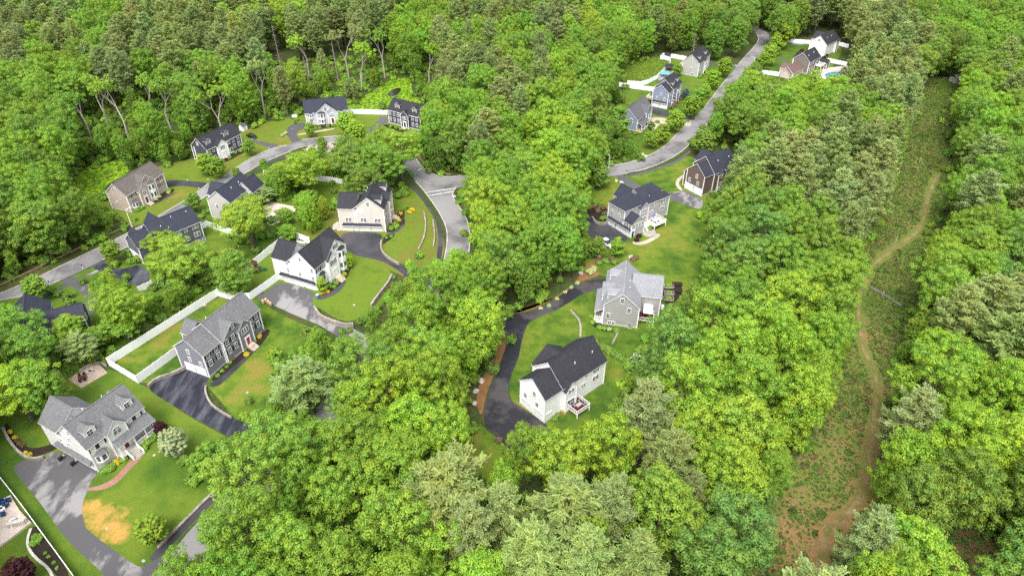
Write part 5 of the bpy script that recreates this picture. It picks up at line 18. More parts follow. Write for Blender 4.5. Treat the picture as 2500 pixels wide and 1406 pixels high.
UNDER=[13,-19,2,13,-16,2,14,-23,4,14,-18,2,14,-15,3,14,-11,1,14,9,13,15,-24,6,15,-17,1,15,-14,2,15,-11,3,15,8,2,15,11,12,15,24,1,16,-26,3,16,-14,4,16,-9,4,16,4,6,16,17,8,17,-27,2,17,-13,5,17,-7,9,17,3,7,17,17,3,17,21,5,18,-28,4,18,-14,6,18,-7,4,18,-2,13,18,18,2,18,23,5,19,-28,3,19,-13,4,19,-8,20,19,17,3,19,22,1,19,24,4,20,-29,4,20,-13,2,20,-10,5,20,-4,10,20,7,5,20,18,11,21,-29,1,21,-27,1,21,-12,13,21,2,2,21,5,2,21,8,5,21,18,8,21,27,1,22,-30,3,22,-16,2,22,-11,2,22,-8,3,22,-3,11,22,9,3,22,13,1,22,18,9,22,28,3,23,-29,2,23,-17,3,23,-11,9,23,-1,15,23,19,3,23,23,4,23,28,1,23,30,1,24,-30,2,24,-16,2,24,-10,8,24,2,2,24,5,1,24,7,8,24,19,12,25,-32,3,25,-13,1,25,-10,2,25,-7,2,25,-4,2,25,3,4,25,8,1,25,10,1,25,12,4,25,20,1,25,22,4,25,29,1,25,31,2,26,-33,5,26,-15,1,26,-13,2,26,-9,5,26,-3,1,26,6,2,26,9,7,26,21,12,27,-34,5,27,-15,4,27,-9,7,27,5,12,27,22,6,27,29,5,28,-35,1,28,-30,2,28,-14,3,28,-9,2,28,-6,4,28,6,12,28,22,5,28,28,5,29,-35,8,29,-14,4,29,-7,5,29,6,12,29,23,12,30,-36,10,30,-14,4,30,-7,6,30,7,3,30,11,2,30,14,5,30,23,10,30,34,1,31,-36,6,31,-29,5,31,-15,6,31,-7,4,31,-2,1,31,7,1,31,9,1,31,11,1,31,13,1,31,15,5,31,23,5,31,29,3,31,33,4,32,-37,6,32,-26,2,32,-13,3,32,-7,2,32,-4,3,32,8,11,32,20,1,32,24,4,32,29,4,32,34,4,33,-38,7,33,-26,3,33,-13,3,33,-9,1,33,-5,5,33,8,5,33,14,7,33,25,13,34,-36,5,34,-27,4,34,-14,1,34,-11,1,34,-9,2,34,-6,2,34,-3,3,34,10,4,34,15,1,34,17,3,34,21,1,34,25,1,34,27,9,34,37,1,35,-39,2,35,-36,5,35,-27,5,35,-10,1,35,-8,1,35,-5,4,35,11,11,35,25,12,35,38,1,36,-40,4,36,-33,1,36,-30,1,36,-27,5,36,-9,2,36,-2,2,36,11,8,36,20,2,36,26,12,36,39,1,37,-41,4,37,-31,1,37,-28,6,37,-9,3,37,-3,5,37,12,1,37,14,1,37,16,7,37,27,9,37,38,2,38,-42,6,38,-32,1,38,-29,3,38,-25,4,38,-8,2,38,-4,1,38,-2,5,38,13,11,38,28,9,38,38,3,39,-42,7,39,-30,3,39,-25,5,39,-8,1,39,-4,8,39,13,11,39,28,6,39,35,7,40,-43,2,40,-40,3,40,-36,1,40,-25,5,40,-9,1,40,-6,1,40,-4,7,40,14,6,40,21,4,40,29,6,40,38,5,41,-43,10,41,-29,2,41,-26,4,41,-21,1,41,-8,3,41,-3,6,41,4,1,41,14,2,41,17,8,41,29,1,41,31,2,41,34,9,42,-44,2,42,-41,3,42,-37,4,42,-29,1,42,-25,3,42,-21,1,42,-7,2,42,-4,9,42,14,12,42,30,1,42,32,1,42,34,6,42,41,3,43,-45,7,43,-37,5,43,-25,2,43,-20,1,43,-3,4,43,2,4,43,14,12,43,30,9,43,40,4,44,-45,12,44,-32,1,44,-22,3,44,-3,9,44,14,13,44,32,13,45,-46,1,45,-44,13,45,-22,4,45,-4,2,45,-1,1,45,1,3,45,14,9,45,24,3,45,32,7,45,40,6,46,-46,4,46,-41,1,46,-39,2,46,-35,3,46,-31,1,46,-22,1,46,-20,2,46,-16,1,46,-4,3,46,0,3,46,4,2,46,15,1,46,17,11,46,32,3,46,36,3,46,40,1,46,42,5,47,-48,18,47,-23,4,47,-18,3,47,-3,9,47,15,4,47,20,5,47,26,2,47,33,14,48,-49,17,48,-25,1,48,-21,1,48,-18,1,48,-16,1,48,-3,7,48,5,1,48,15,1,48,17,13,48,34,4,48,39,8,49,-49,16,49,-26,2,49,-17,3,49,-4,7,49,4,1,49,15,15,49,35,8,49,44,5,50,-50,6,50,-43,2,50,-40,6,50,-18,4,50,-4,4,50,2,5,50,16,1,50,18,1,50,20,8,50,30,1,50,35,2,50,38,3,50,42,7,51,-50,14,51,-35,1,51,-21,4,51,-10,1,51,-5,3,51,-1,8,51,16,1,51,18,13,51,37,6,51,44,6,52,-51,5,52,-44,7,52,-23,6,52,-16,1,52,-10,1,52,-5,12,52,19,9,52,29,2,52,37,2,52,41,6,52,48,1,52,50,1,53,-52,15,53,-22,4,53,-15,1,53,-11,2,53,-4,2,53,-1,5,53,5,2,53,20,7,53,28,4,53,37,9,53,47,5,54,-52,7,54,-44,6,54,-22,1,54,-20,2,54,-16,2,54,-11,2,54,2,5,54,20,1,54,22,1,54,24,1,54,26,7,54,37,15,55,-53,3,55,-48,1,55,-46,6,55,-39,1,55,-22,7,55,-14,3,55,20,7,55,28,2,55,31,1,55,33,1,55,39,13,56,-54,7,56,-46,8,56,-22,13,56,-8,2,56,-5,1,56,-3,2,56,19,4,56,24,10,56,39,15,57,-54,13,57,-40,3,57,-35,2,57,-32,1,57,-22,12,57,-8,4,57,-3,4,57,2,4,57,19,2,57,22,12,57,39,5,57,45,4,57,50,4,58,-55,18,58,-36,5,58,-21,4,58,-16,4,58,-8,4,58,-3,12,58,20,2,58,23,1,58,25,5,58,31,4,58,40,7,58,48,4,58,53,2,59,-56,17,59,-38,6,59,-31,1,59,-21,1,59,-19,1,59,-17,5,59,-8,1,59,-6,9,59,4,4,59,9,3,59,21,15,59,41,2,59,44,12,60,-56,6,60,-49,14,60,-33,1,60,-31,1,60,-19,1,60,-17,3,60,-10,5,60,-4,16,60,21,6,60,28,9,60,41,9,60,51,5,61,-57,4,61,-52,1,61,-50,8,61,-41,10,61,-17,3,61,-11,6,61,-4,5,61,2,10,61,21,7,61,29,8,61,41,8,61,50,2,61,53,4,62,-58,1,62,-56,3,62,-52,11,62,-40,9,62,-13,2,62,-10,17,62,8,4,62,17,4,62,22,2,62,26,1,62,28,7,62,36,2,62,42,15,63,-58,8,63,-49,17,63,-14,2,63,-10,6,63,-3,6,63,4,4,63,9,1,63,17,1,63,19,10,63,30,5,63,36,2,63,43,5,63,49,3,63,53,2,63,56,1,64,-60,9,64,-50,4,64,-45,4,64,-40,3,64,-36,6,64,-14,1,64,-10,2,64,-7,13,64,7,4,64,18,10,64,29,1,64,31,1,64,35,4,64,43,1,64,46,1,64,48,1,64,51,1,64,53,6,65,-60,2,65,-57,27,65,-9,6,65,-2,5,65,5,2,65,8,1,65,10,1,65,19,4,65,24,1,65,26,2,65,29,8,65,38,2,65,43,17,66,-61,4,66,-56,16,66,-39,4,66,-34,5,66,-28,2,66,-8,18,66,19,3,66,23,4,66,28,12,66,44,3,66,48,8,66,57,4,67,-60,8,67,-50,11,67,-38,4,67,-33,8,67,-8,12,67,6,4,67,21,7,67,29,1,67,31,6,67,38,3,67,45,15,68,-59,30,68,-28,6,68,-9,7,68,-1,2,68,2,1,68,4,2,68,7,3,68,20,16,68,37,4,68,44,13,68,58,1,69,-57,22,69,-34,1,69,-32,10,69,-10,16,69,7,4,69,22,3,69,26,2,69,30,1,69,32,6,69,39,1,69,41,1,69,45,6,69,52,6,70,-56,1,70,-54,11,70,-42,4,70,-37,8,70,-28,6,70,-9,3,70,-5,8,70,4,7,70,22,6,70,29,4,70,34,2,70,37,6,70,46,2,70,49,2,70,53,1,70,55,1,71,-55,10,71,-43,21,71,-15,2,71,-9,4,71,-4,5,71,2,9,71,22,2,71,26,10,71,37,6,71,46,9,72,-54,18,72,-35,11,72,-18,1,72,-9,3,72,-5,7,72,3,8,72,22,3,72,26,1,72,28,16,72,47,2,72,50,4,73,-52,5,73,-46,19,73,-25,2,73,-18,1,73,-10,8,73,-1,11,73,11,1,73,22,9,73,32,12,73,48,5,74,-50,3,74,-46,2,74,-43,26,74,-10,14,74,5,7,74,24,5,74,30,10,74,41,3,74,49,2,75,-49,27,75,-21,4,75,-11,23,75,24,2,75,27,1,75,29,8,75,38,1,75,40,6,75,49,1,76,-47,1,76,-45,2,76,-41,25,76,-11,9,76,0,1,76,2,6,76,9,3,76,26,1,76,28,8,76,37,4,76,42,4,77,-46,10,77,-35,9,77,-25,2,77,-22,6,77,-11,13,77,3,4,77,8,4,77,25,20,78,-44,9,78,-34,3,78,-30,4,78,-25,10,78,-11,4,78,-6,10,78,5,8,78,25,12,78,38,5,79,-42,1,79,-40,13,79,-26,10,79,-12,2,79,-9,3,79,-5,6,79,4,8,79,26,7,79,35,3,79,39,1,79,41,1,80,-41,2,80,-38,3,80,-34,9,80,-24,3,80,-20,1,80,-18,4,80,-12,2,80,-9,22,80,26,4,80,36,1,80,38,2,81,-39,15,81,-23,7,81,-15,1,81,-12,9,81,-2,3,81,2,11,81,27,3,81,39,1,82,-36,3,82,-32,3,82,-28,1,82,-26,21,82,-4,14,82,11,1,82,29,1,83,-34,6,83,-27,7,83,-19,12,83,-6,1,83,-4,5,83,2,5,83,8,1,83,10,1,83,12,1,83,28,1,84,-30,7,84,-22,18,84,-3,16,84,29,1,85,-29,3,85,-25,3,85,-20,1,85,-18,22,85,5,5,85,11,3,86,-27,16,86,-10,4,86,-5,1,86,-3,10,86,8,7,87,-23,39,88,-16,9,88,-6,3,88,-2,1,88,0,10,88,11,3,88,16,1,89,-13,1,89,-11,23]
POS={'dry': [(-81.2, 83.6, 2.6), (-78.4, 81.4, 3.6), (-75.6, 79.4, 3.8), (-73.4, 77.7, 2.6), (-82.8, 83.4, 2.2)], 'lamps': [(-119.2, 186.6, 6.8, -117.7, 187.6), (34.7, 229.6, 4.5, 34.0, 232.1), (117.3, 340.3, 5.3, 115.6, 341.7), (143.7, 394.5, 6.6, 142.5, 396.9)], 'mail': [(-123.6, 164.4), (-128.8, 156.3), (-107.9, 212.7), (-93.2, 245.4), (40.8, 226.8)], 'barrels': [(-67.1, 148.9), (-66.5, 149.5), (-65.6, 148.6), (-64.8, 147.9)], 'barrels2': [(10.8, 110.3), (11.5, 109.8), (12.1, 109.2)], 'playset': [(-74.0, 161.9)], 'hoop': [(-89.2, 269.3)], 'shed': [(-107.9, 260.7)], 'bin': [(-53.0, 151.5)], 'ac': [(-95.6, 179.8), (-94.7, 179.3), (-94.3, 180.3)], 'ac2': [(30.6, 140.0)], 'ac3': [(40.2, 187.3)], 'tank': [(40.3, 147.6)], 'firepit': [(-100.2, 121.5)], 'fptable': [(-100.9, 119.1)], 'gaz': [(75.6, 337.8)], 'umb': [(72.0, 328.4)], 'tub': [(77.7, 355.0)], 'beds': [(46.5, 158.9), (45.8, 155.8), (44.0, 157.9), (43.5, 154.8), (42.9, 152.2)], 'planters': [(30.6, 127.5), (31.3, 129.2)], 'ybox': [(-64.4, 179.8)], 'cars': [(-102.8, 255.3), (28.9, 179.5)], 'rocks': [(-55.3, 189.9), (-54.0, 188.4), (-55.7, 188.2), (-54.3, 186.9), (-79.9, 179.1), (36.6, 221.1), (38.2, 220.2), (49.1, 242.9), (50.1, 241.5), (25.8, 172.9), (19.8, 164.1), (-7.1, 119.6), (-8.2, 116.2), (-8.2, 112.2), (35.3, 172.8), (-82.5, 147.8), (-19.8, 209.0), (-78.6, 243.9), (-77.6, 245.7), (-76.3, 246.1), (-75.1, 247.6), (-73.4, 245.4), (-71.7, 246.9), (-70.5, 248.1), (-68.8, 246.6), (-71.9, 243.3), (-74.6, 242.5), (31.7, 110.8)], 'stones': [(-76.1, 78.9), (-74.6, 96.6), (-71.9, 100.0), (-66.4, 72.3), (-114.4, 219.2), (-107.4, 219.9), (-22.1, 157.1), (-42.5, 148.4), (-60.9, 115.1), (-92.8, 122.0)], 'npatio': [(-99.8, 84.6), (-98.3, 85.9), (-94.6, 82.5), (-90.8, 79.8), (-92.5, 76.7), (-93.8, 74.6), (-96.7, 72.0), (-103.2, 78.6)], 'nch': [(-99.1, 83.2), (-98.5, 84.0), (-97.6, 84.4), (-97.4, 83.2), (-98.1, 81.2), (-96.8, 81.2)], 'nfire': [(-98.0, 82.3)], 'nct': [(-94.4, 78.7), (-93.7, 80.7)], 'nlog': [(-93.6, 79.7)], 'edge': [(-90.4, 78.7), (-89.7, 76.1), (-88.0, 74.0), (-85.2, 72.0), (-82.8, 70.7), (-80.7, 68.6)], 'post': [(151.5, 237.9), (117.8, 181.6), (101.8, 153.6)], 'barn': [(210.1, 325.2)], 'grill': [(-93.3, 95.1), (-90.1, 93.8)]}
DRY=POS['dry']
SUN_E,SUN_A,SKY_S,EXPO,HAZE,DENO=1.15,35.,.15,1.42,0,False
import bpy, bmesh, math, random
import numpy as np
from mathutils import Vector, Matrix
R=math.radians
sc=bpy.context.scene; C=sc.collection
rs=np.random.RandomState(11); random.seed(5)

# ---------------------------------------------------------------- tagging helpers
def tag(o,label=None,cat=None,group=None,kind=None):
    if label: o['label']=label
    if cat: o['category']=cat
    if group: o['group']=group
    if kind: o['kind']=kind
    return o
def empty(name,loc,rz=0,**k):
    o=bpy.data.objects.new(name,None); C.objects.link(o); o.location=loc; o.rotation_euler=(0,0,rz); o.empty_display_size=.2
    return tag(o,**k)
def place(name,me,parent=None,loc=(0,0,0),rz=0,scale=None,rot=None,**k):
    o=bpy.data.objects.new(name,me); C.objects.link(o); o.parent=parent; o.location=loc
    o.rotation_euler=rot or (0,0,rz)
    if scale: o.scale=scale
    return tag(o,**k)
class MB:
    def __init__(s): s.v=[]; s.f=[]; s.m=[]
    def add(s,vs,fs,m=0):
        n=len(s.v); s.v+=[tuple(p) for p in vs]
        for i,f in enumerate(fs): s.f.append([a+n for a in f]); s.m.append(m[i] if isinstance(m,(list,tuple)) else m)
    def box(s,x0,x1,y0,y1,z0,z1,m=0):
        s.add([(x0,y0,z0),(x1,y0,z0),(x1,y1,z0),(x0,y1,z0),(x0,y0,z1),(x1,y0,z1),(x1,y1,z1),(x0,y1,z1)],[(3,2,1,0),(4,5,6,7),(0,1,5,4),(1,2,6,5),(2,3,7,6),(3,0,4,7)],m)
    def obox(s,a,b,w,z0,z1,m=0):
        "box along the plan segment a-b of width w"
        d=Vector((b[0]-a[0],b[1]-a[1])); L=d.length or 1; n=Vector((-d.y,d.x))/L*w/2
        p=[(a[0]-n.x,a[1]-n.y),(b[0]-n.x,b[1]-n.y),(b[0]+n.x,b[1]+n.y),(a[0]+n.x,a[1]+n.y)]
        s.add([(x,y,z0) for x,y in p]+[(x,y,z1) for x,y in p],[(3,2,1,0),(4,5,6,7),(0,1,5,4),(1,2,6,5),(2,3,7,6),(3,0,4,7)],m)
    def tube(s,p,q,r0,r1,n=6,m=0):
        p=Vector(p);q=Vector(q); d=(q-p).normalized(); a=d.orthogonal().normalized(); b=d.cross(a)
        vs=[];
        for c,r in ((p,r0),(q,r1)):
            for i in range(n): t=2*math.pi*i/n; vs.append(c+a*r*math.cos(t)+b*r*math.sin(t))
        s.add(vs,[(i,(i+1)%n,n+(i+1)%n,n+i) for i in range(n)]+[tuple(range(n-1,-1,-1)),tuple(range(n,2*n))],m)
    def ext(s,poly,z0,z1,mtop=0,mside=0):
        n=len(poly); vs=[(x,y,z0) for x,y in poly]+[(x,y,z1) for x,y in poly]
        s.add(vs,[tuple(range(n-1,-1,-1)),tuple(range(n,2*n))]+[(i,(i+1)%n,n+(i+1)%n,n+i) for i in range(n)],[mside,mtop]+[mside]*n)
    def mesh(s,name,mats,smooth=False):
        me=bpy.data.meshes.new(name); me.from_pydata(s.v,[],s.f)
        for m in (mats if isinstance(mats,(list,tuple)) else [mats]): me.materials.append(m)
        me.polygons.foreach_set('material_index',s.m)
        if smooth: me.polygons.foreach_set('use_smooth',[True]*len(s.f))
        me.update(); return me
    def build(s,name,mats,parent=None,loc=(0,0,0),rz=0,smooth=False,**k):
        return place(name,s.mesh(name,mats,smooth),parent,loc,rz,**k)

# ---------------------------------------------------------------- materials
M={}
class NT:
    def __init__(s,name):
        s.mat=bpy.data.materials.new(name); s.mat.use_nodes=True; s.t=s.mat.node_tree; s.t.nodes.clear()
        s.out=s.n('ShaderNodeOutputMaterial')
    def n(s,ty,**k):
        x=s.t.nodes.new(ty)
        for a,b in k.items(): setattr(x,a,b)
        return x
    def l(s,a,b): s.t.links.new(a,b)
    def pos(s):
        return s.n('ShaderNodeTexCoord').outputs['Object']
    def noise(s,vec,scale,detail=3,rough=.55):
        x=s.n('ShaderNodeTexNoise'); x.inputs['Scale'].default_value=scale; x.inputs['Detail'].default_value=detail; x.inputs['Roughness'].default_value=rough
        s.l(vec,x.inputs['Vector']); return x.outputs['Fac']
    def ramp(s,fac,stops):
        x=s.n('ShaderNodeValToRGB'); e=x.color_ramp.elements
        while len(e)<len(stops): e.new(.5)
        for a,(p,c) in zip(e,stops): a.position=p; a.color=(*c,1) if len(c)==3 else c
        s.l(fac,x.inputs['Fac']); return x.outputs['Color']
    def mix(s,fac,a,b,mode='MIX'):
        x=s.n('ShaderNodeMix',data_type='RGBA',blend_type=mode)
        for v,i in ((fac,0),(a,6),(b,7)):
            if hasattr(v,'is_output'): s.l(v,x.inputs[i])
            elif i==0: x.inputs[0].default_value=v
            else: x.inputs[i].default_value=(*v,1)
        return x.outputs[2]
    def math(s,op,a,b=0.):
        x=s.n('ShaderNodeMath',operation=op)
        for v,i in ((a,0),(b,1)):
            if hasattr(v,'is_output'): s.l(v,x.inputs[i])
            else: x.inputs[i].default_value=v
        return x.outputs[0]
    def bump(s,h,dist=.05,st=.6):
        x=s.n('ShaderNodeBump'); x.inputs['Distance'].default_value=dist; x.inputs['Strength'].default_value=st; s.l(h,x.inputs['Height']); return x.outputs[0]
    def pbr(s,col,rough=.8,spec=.3,normal=None,metal=0.):
        p=s.n('ShaderNodeBsdfPrincipled')
        if hasattr(col,'is_output'): s.l(col,p.inputs['Base Color'])
        else: p.inputs['Base Color'].default_value=(*col,1)
        if hasattr(rough,'is_output'): s.l(rough,p.inputs['Roughness'])
        else: p.inputs['Roughness'].default_value=rough
        p.inputs['Specular IOR Level'].default_value=spec; p.inputs['Metallic'].default_value=metal
        if normal is not None: s.l(normal,p.inputs['Normal'])
        s.l(p.outputs[0],s.out.inputs[0]); return p
def flat(key,col,rough=.6,spec=.3,var=.12,scale=2.,metal=0.):
    t=NT(key); v=t.noise(t.pos(),scale,4)
    c=t.ramp(v,[(.25,tuple(x*(1-var) for x in col)),(.75,tuple(min(x*(1+var),1) for x in col))])
    t.pbr(c,rough,spec,None,metal); M[key]=t.mat; return t.mat
def ground(key,stops,big=.05,fine=3.,rough=.95,bump=.05,amt=.42,spec=.1,mid=.3):
    t=NT(key); p=t.pos(); a=t.noise(p,big,5,.6); m=t.noise(p,mid,4,.6); b=t.noise(p,fine,3,.7)
    f=t.math('ADD',t.math('MULTIPLY',a,.62),t.math('MULTIPLY',m,.38))
    c=t.ramp(f,stops); g=t.ramp(b,[(.25,(1-amt,)*3),(.75,(1+amt,)*3)])
    c=t.mix(1.,c,g,'MULTIPLY'); t.pbr(c,rough,spec,t.bump(b,bump)); M[key]=t.mat; return t,c
dk=(.035,.078,.011); gm=(.066,.115,.013); gl=(.102,.150,.017); yl=(.165,.145,.030)
ground('lawnB',[(.39,dk),(.47,gm),(.54,gl),(.61,yl)],.07)
ground('lawnC',[(.36,gm),(.48,gl),(.58,(.085,.145,.014)),(.70,yl)],.05)
ground('lawnD',[(.34,gm),(.45,gl),(.52,(.11,.12,.022)),(.62,(.16,.13,.03))],.07)
ground('lawnM',[(.36,dk),(.48,gm),(.6,gl),(.75,yl)],.06)
ground('lawnN',[(.34,gm),(.45,gl),(.54,(.10,.125,.018)),(.62,yl)],.06)
ground('lawnH',[(.39,dk),(.47,gm),(.54,gl),(.62,yl)],.07)
ground('lawnF',[(.39,dk),(.48,gm),(.55,gl),(.62,yl)],.07)
ground('lawnP',[(.36,dk),(.48,gm),(.6,gl),(.72,yl)],.05)
ground('wet',[(.35,(.08,.16,.012)),(.5,(.15,.27,.014)),(.65,(.2,.31,.016))],.12,2.)
ground('scrubm',[(.35,(.05,.08,.015)),(.5,(.09,.12,.02)),(.65,(.11,.18,.015))],.1,1.5)
ground('corr',[(.34,(.045,.06,.018)),(.45,(.07,.07,.024)),(.53,(.10,.075,.03)),(.62,(.145,.085,.036)),(.7,(.17,.11,.05))],.06,2.2,amt=.5,mid=.35)
ground('corr2',[(.36,(.07,.085,.025)),(.5,(.13,.085,.04)),(.62,(.18,.11,.06))],.12,2.)
ground('floor',[(.35,(.03,.05,.012)),(.5,(.045,.065,.018)),(.65,(.075,.06,.028))],.12,1.2,amt=.5)
ground('mulch',[(.35,(.016,.013,.011)),(.65,(.036,.026,.021))],.4,5.)
ground('needles',[(.35,(.11,.06,.03)),(.5,(.19,.10,.045)),(.65,(.12,.10,.03))],.2,4.,amt=.5)
ground('orange',[(.35,(.2,.09,.035)),(.65,(.28,.13,.05))],.4,5.)
ground('rock',[(.35,(.16,.13,.10)),(.5,(.3,.25,.2)),(.65,(.42,.37,.31))],.35,3.,amt=.5)
ground('tan',[(.35,(.3,.26,.2)),(.65,(.42,.36,.3))],.3,4.)
ground('cream',[(.35,(.42,.35,.3)),(.65,(.56,.48,.42))],.3,4.,amt=.15)
ground('gravel',[(.35,(.22,.2,.18)),(.65,(.34,.31,.28))],.6,8.)
ground('slate',[(.35,(.16,.16,.17)),(.65,(.25,.25,.26))],.5,4.)
ground('pavers',[(.35,(.25,.19,.15)),(.65,(.36,.29,.24))],.5,2.,amt=.3)
ground('brick',[(.35,(.2,.10,.075)),(.65,(.3,.17,.13))],.4,5.)
def corridor():
    t=NT('corr'); p=t.pos(); a=t.noise(p,.07,6,.65); b=t.noise(p,2.4,4,.75); m=t.noise(p,.5,4,.7); s=t.n('ShaderNodeSeparateXYZ'); t.l(p,s.inputs[0])
    mr=t.n('ShaderNodeMapRange'); mr.inputs['From Min'].default_value=70; mr.inputs['From Max'].default_value=150; mr.inputs['To Min'].default_value=.06; mr.inputs['To Max'].default_value=-.06; t.l(s.outputs[1],mr.inputs['Value'])
    f=t.math('ADD',t.math('ADD',t.math('MULTIPLY',a,.55),t.math('MULTIPLY',m,.45)),mr.outputs[0])
    c=t.ramp(f,[(.36,(.07,.11,.02)),(.46,(.115,.145,.03)),(.53,(.15,.13,.042)),(.60,(.21,.13,.055)),(.72,(.27,.165,.08))])
    c=t.mix(1.,c,t.ramp(b,[(.25,(.5,)*3),(.75,(1.5,)*3)]),'MULTIPLY'); t.pbr(c,.95,.1,t.bump(b,.08)); M['corr']=t.mat
corridor()
ground('rubble',[(.35,(.10,.09,.08)),(.65,(.22,.20,.18))],.8,4.,amt=.5)
ground('trail',[(.38,(.10,.125,.03)),(.47,(.15,.13,.045)),(.56,(.21,.155,.072)),(.7,(.27,.21,.12))],.35,3.,amt=.4)
ground('stonewall',[(.35,(.16,.14,.12)),(.65,(.34,.30,.27))],.8,4.,amt=.45)
ground('granite',[(.35,(.3,.27,.25)),(.65,(.45,.41,.38))],.6,4.,amt=.2)
ground('pond',[(.35,(.012,.014,.01)),(.65,(.03,.03,.022))],.2,1.,rough=.12,bump=.01,spec=.5)
def asphalt(key,dark,light,lo,hi,big=.09,stretch=(1,1),rd=.35,rl=.75):
    t=NT(key); p=t.pos(); mp=t.n('ShaderNodeMapping'); mp.inputs['Scale'].default_value=(stretch[0],stretch[1],1); mp.inputs['Rotation'].default_value=(0,0,R(-35)); t.l(p,mp.inputs[0])
    a=t.noise(mp.outputs[0],big,6,.62); b=t.noise(p,7.,3,.7); d=t.noise(p,.02,3)
    f=t.ramp(a,[(lo,(0,0,0)),(hi,(1,1,1))])
    c=t.mix(f,dark,light); c=t.mix(1.,c,t.ramp(b,[(.25,(.82,)*3),(.75,(1.18,)*3)]),'MULTIPLY'); c=t.mix(1.,c,t.ramp(d,[(.3,(.85,)*3),(.7,(1.12,)*3)]),'MULTIPLY')
    # crack lines
    vo=t.n('ShaderNodeTexVoronoi',feature='DISTANCE_TO_EDGE'); vo.inputs['Scale'].default_value=.11; 
    wv=t.n('ShaderNodeMix',data_type='VECTOR'); wv.inputs[0].default_value=.92; nz=t.n('ShaderNodeTexNoise'); nz.inputs['Scale'].default_value=.5; t.l(p,nz.inputs['Vector']); t.l(nz.outputs['Color'],wv.inputs[4]); t.l(p,wv.inputs[5]); t.l(wv.outputs[1],vo.inputs['Vector'])
    c=t.mix(t.ramp(vo.outputs['Distance'],[(.006,(.35,)*3),(.014,(0,0,0))]),c,dark)
    r=t.n('ShaderNodeMapRange'); r.inputs['To Min'].default_value=rd; r.inputs['To Max'].default_value=rl; t.l(f,r.inputs['Value'])
    t.pbr(c,r.outputs[0],.22,t.bump(b,.01)); M[key]=t.mat
asphalt('road',(.085,.083,.085),(.205,.198,.199),.36,.54,.07,(1,1),.55,.8)
asphalt('drvA',(.078,.076,.08),(.22,.21,.21),.52,.57,.075,(1.,.5),.55,.8)
asphalt('drvB',(.017,.018,.026),(.075,.078,.095),.45,.62,.2,(1.6,.35),.3,.5)
asphalt('drvD',(.03,.03,.037),(.06,.058,.066),.42,.6,.12)
asphalt('drvF',(.022,.022,.028),(.06,.054,.057),.48,.58,.1,(1,1),.4,.7)
# lawn of the porch house: burnt patch and mower lines
def lawnA():
    t=NT('lawnA'); p=t.pos(); a=t.noise(p,.06,5,.6); b=t.noise(p,3.5,3,.7)
    c=t.ramp(a,[(.34,dk),(.46,gm),(.56,gl),(.68,(.10,.11,.02))])
    w=t.n('ShaderNodeTexWave'); w.inputs['Scale'].default_value=.42; w.inputs['Distortion'].default_value=.5; mp=t.n('ShaderNodeMapping'); mp.inputs['Rotation'].default_value=(0,0,R(62)); t.l(p,mp.inputs[0]); t.l(mp.outputs[0],w.inputs['Vector'])
    c=t.mix(1.,c,t.ramp(w.outputs['Fac'],[(.3,(.97,)*3),(.7,(1.03,)*3)]),'MULTIPLY')
    best=None
    for (x,y,r) in DRY:
        v=t.n('ShaderNodeVectorMath',operation='DISTANCE'); t.l(p,v.inputs[0]); v.inputs[1].default_value=(x,y,.03)
        f=t.math('SUBTRACT',1.,t.math('DIVIDE',v.outputs['Value'],r)); best=f if best is None else t.math('MAXIMUM',best,f)
    f=t.math('ADD',best,t.math('MULTIPLY',t.math('SUBTRACT',t.noise(p,.45,5,.65),.5),2.4))
    c=t.mix(t.ramp(f,[(-.05,(0,0,0)),(.75,(.85,.85,.85))]),c,(.40,.225,.062))
    c=t.mix(1.,c,t.ramp(b,[(.25,(.68,)*3),(.75,(1.32,)*3)]),'MULTIPLY'); t.pbr(c,.95,.1,t.bump(b,.05)); M['lawnA']=t.mat
lawnA()
def pool(key,a,b):
    t=NT(key); c=t.ramp(t.noise(t.pos(),.6,3),[(.35,a),(.65,b)]); t.pbr(c,.08,.5,t.bump(t.noise(t.pos(),2.5,2),.02,.3)); M[key]=t.mat
pool('poolB',(.01,.10,.36),(.05,.28,.6)); pool('poolP',(.10,.22,.30),(.16,.30,.38)); pool('poolL',(.2,.5,.65),(.4,.7,.8))
def siding(key,col):
    t=NT(key); p=t.pos(); s=t.n('ShaderNodeSeparateXYZ'); t.l(p,s.inputs[0])
    fr=t.math('FRACT',t.math('MULTIPLY',s.outputs[2],5.5)); v=t.noise(p,.6,4)
    c=t.ramp(v,[(.3,tuple(x*.94 for x in col)),(.7,tuple(min(1,x*1.05) for x in col))])
    c=t.mix(1.,c,t.ramp(fr,[(.0,(.9,)*3),(.12,(1,1,1))]),'MULTIPLY') if False else c; t.pbr(c,.55,.3,t.bump(fr,.012,.12)); M[key]=t.mat; return t.mat
for k,c in dict(w_white=(.80,.80,.80),w_grey=(.60,.585,.575),w_slate=(.18,.18,.215),w_cream=(.52,.475,.43),w_taupe=(.29,.283,.275),w_hgrey=(.36,.345,.348),w_brown=(.13,.09,.075),w_tan=(.42,.35,.295),w_navy=(.058,.06,.082),w_lgrey=(.44,.455,.49),w_pgrey=(.36,.35,.335),w_blue=(.2,.225,.31),w_ncream=(.42,.40,.38),w_dslate=(.11,.112,.142),w_pink=(.52,.44,.38),w_dbrown=(.17,.152,.138)).items(): siding(k,c)
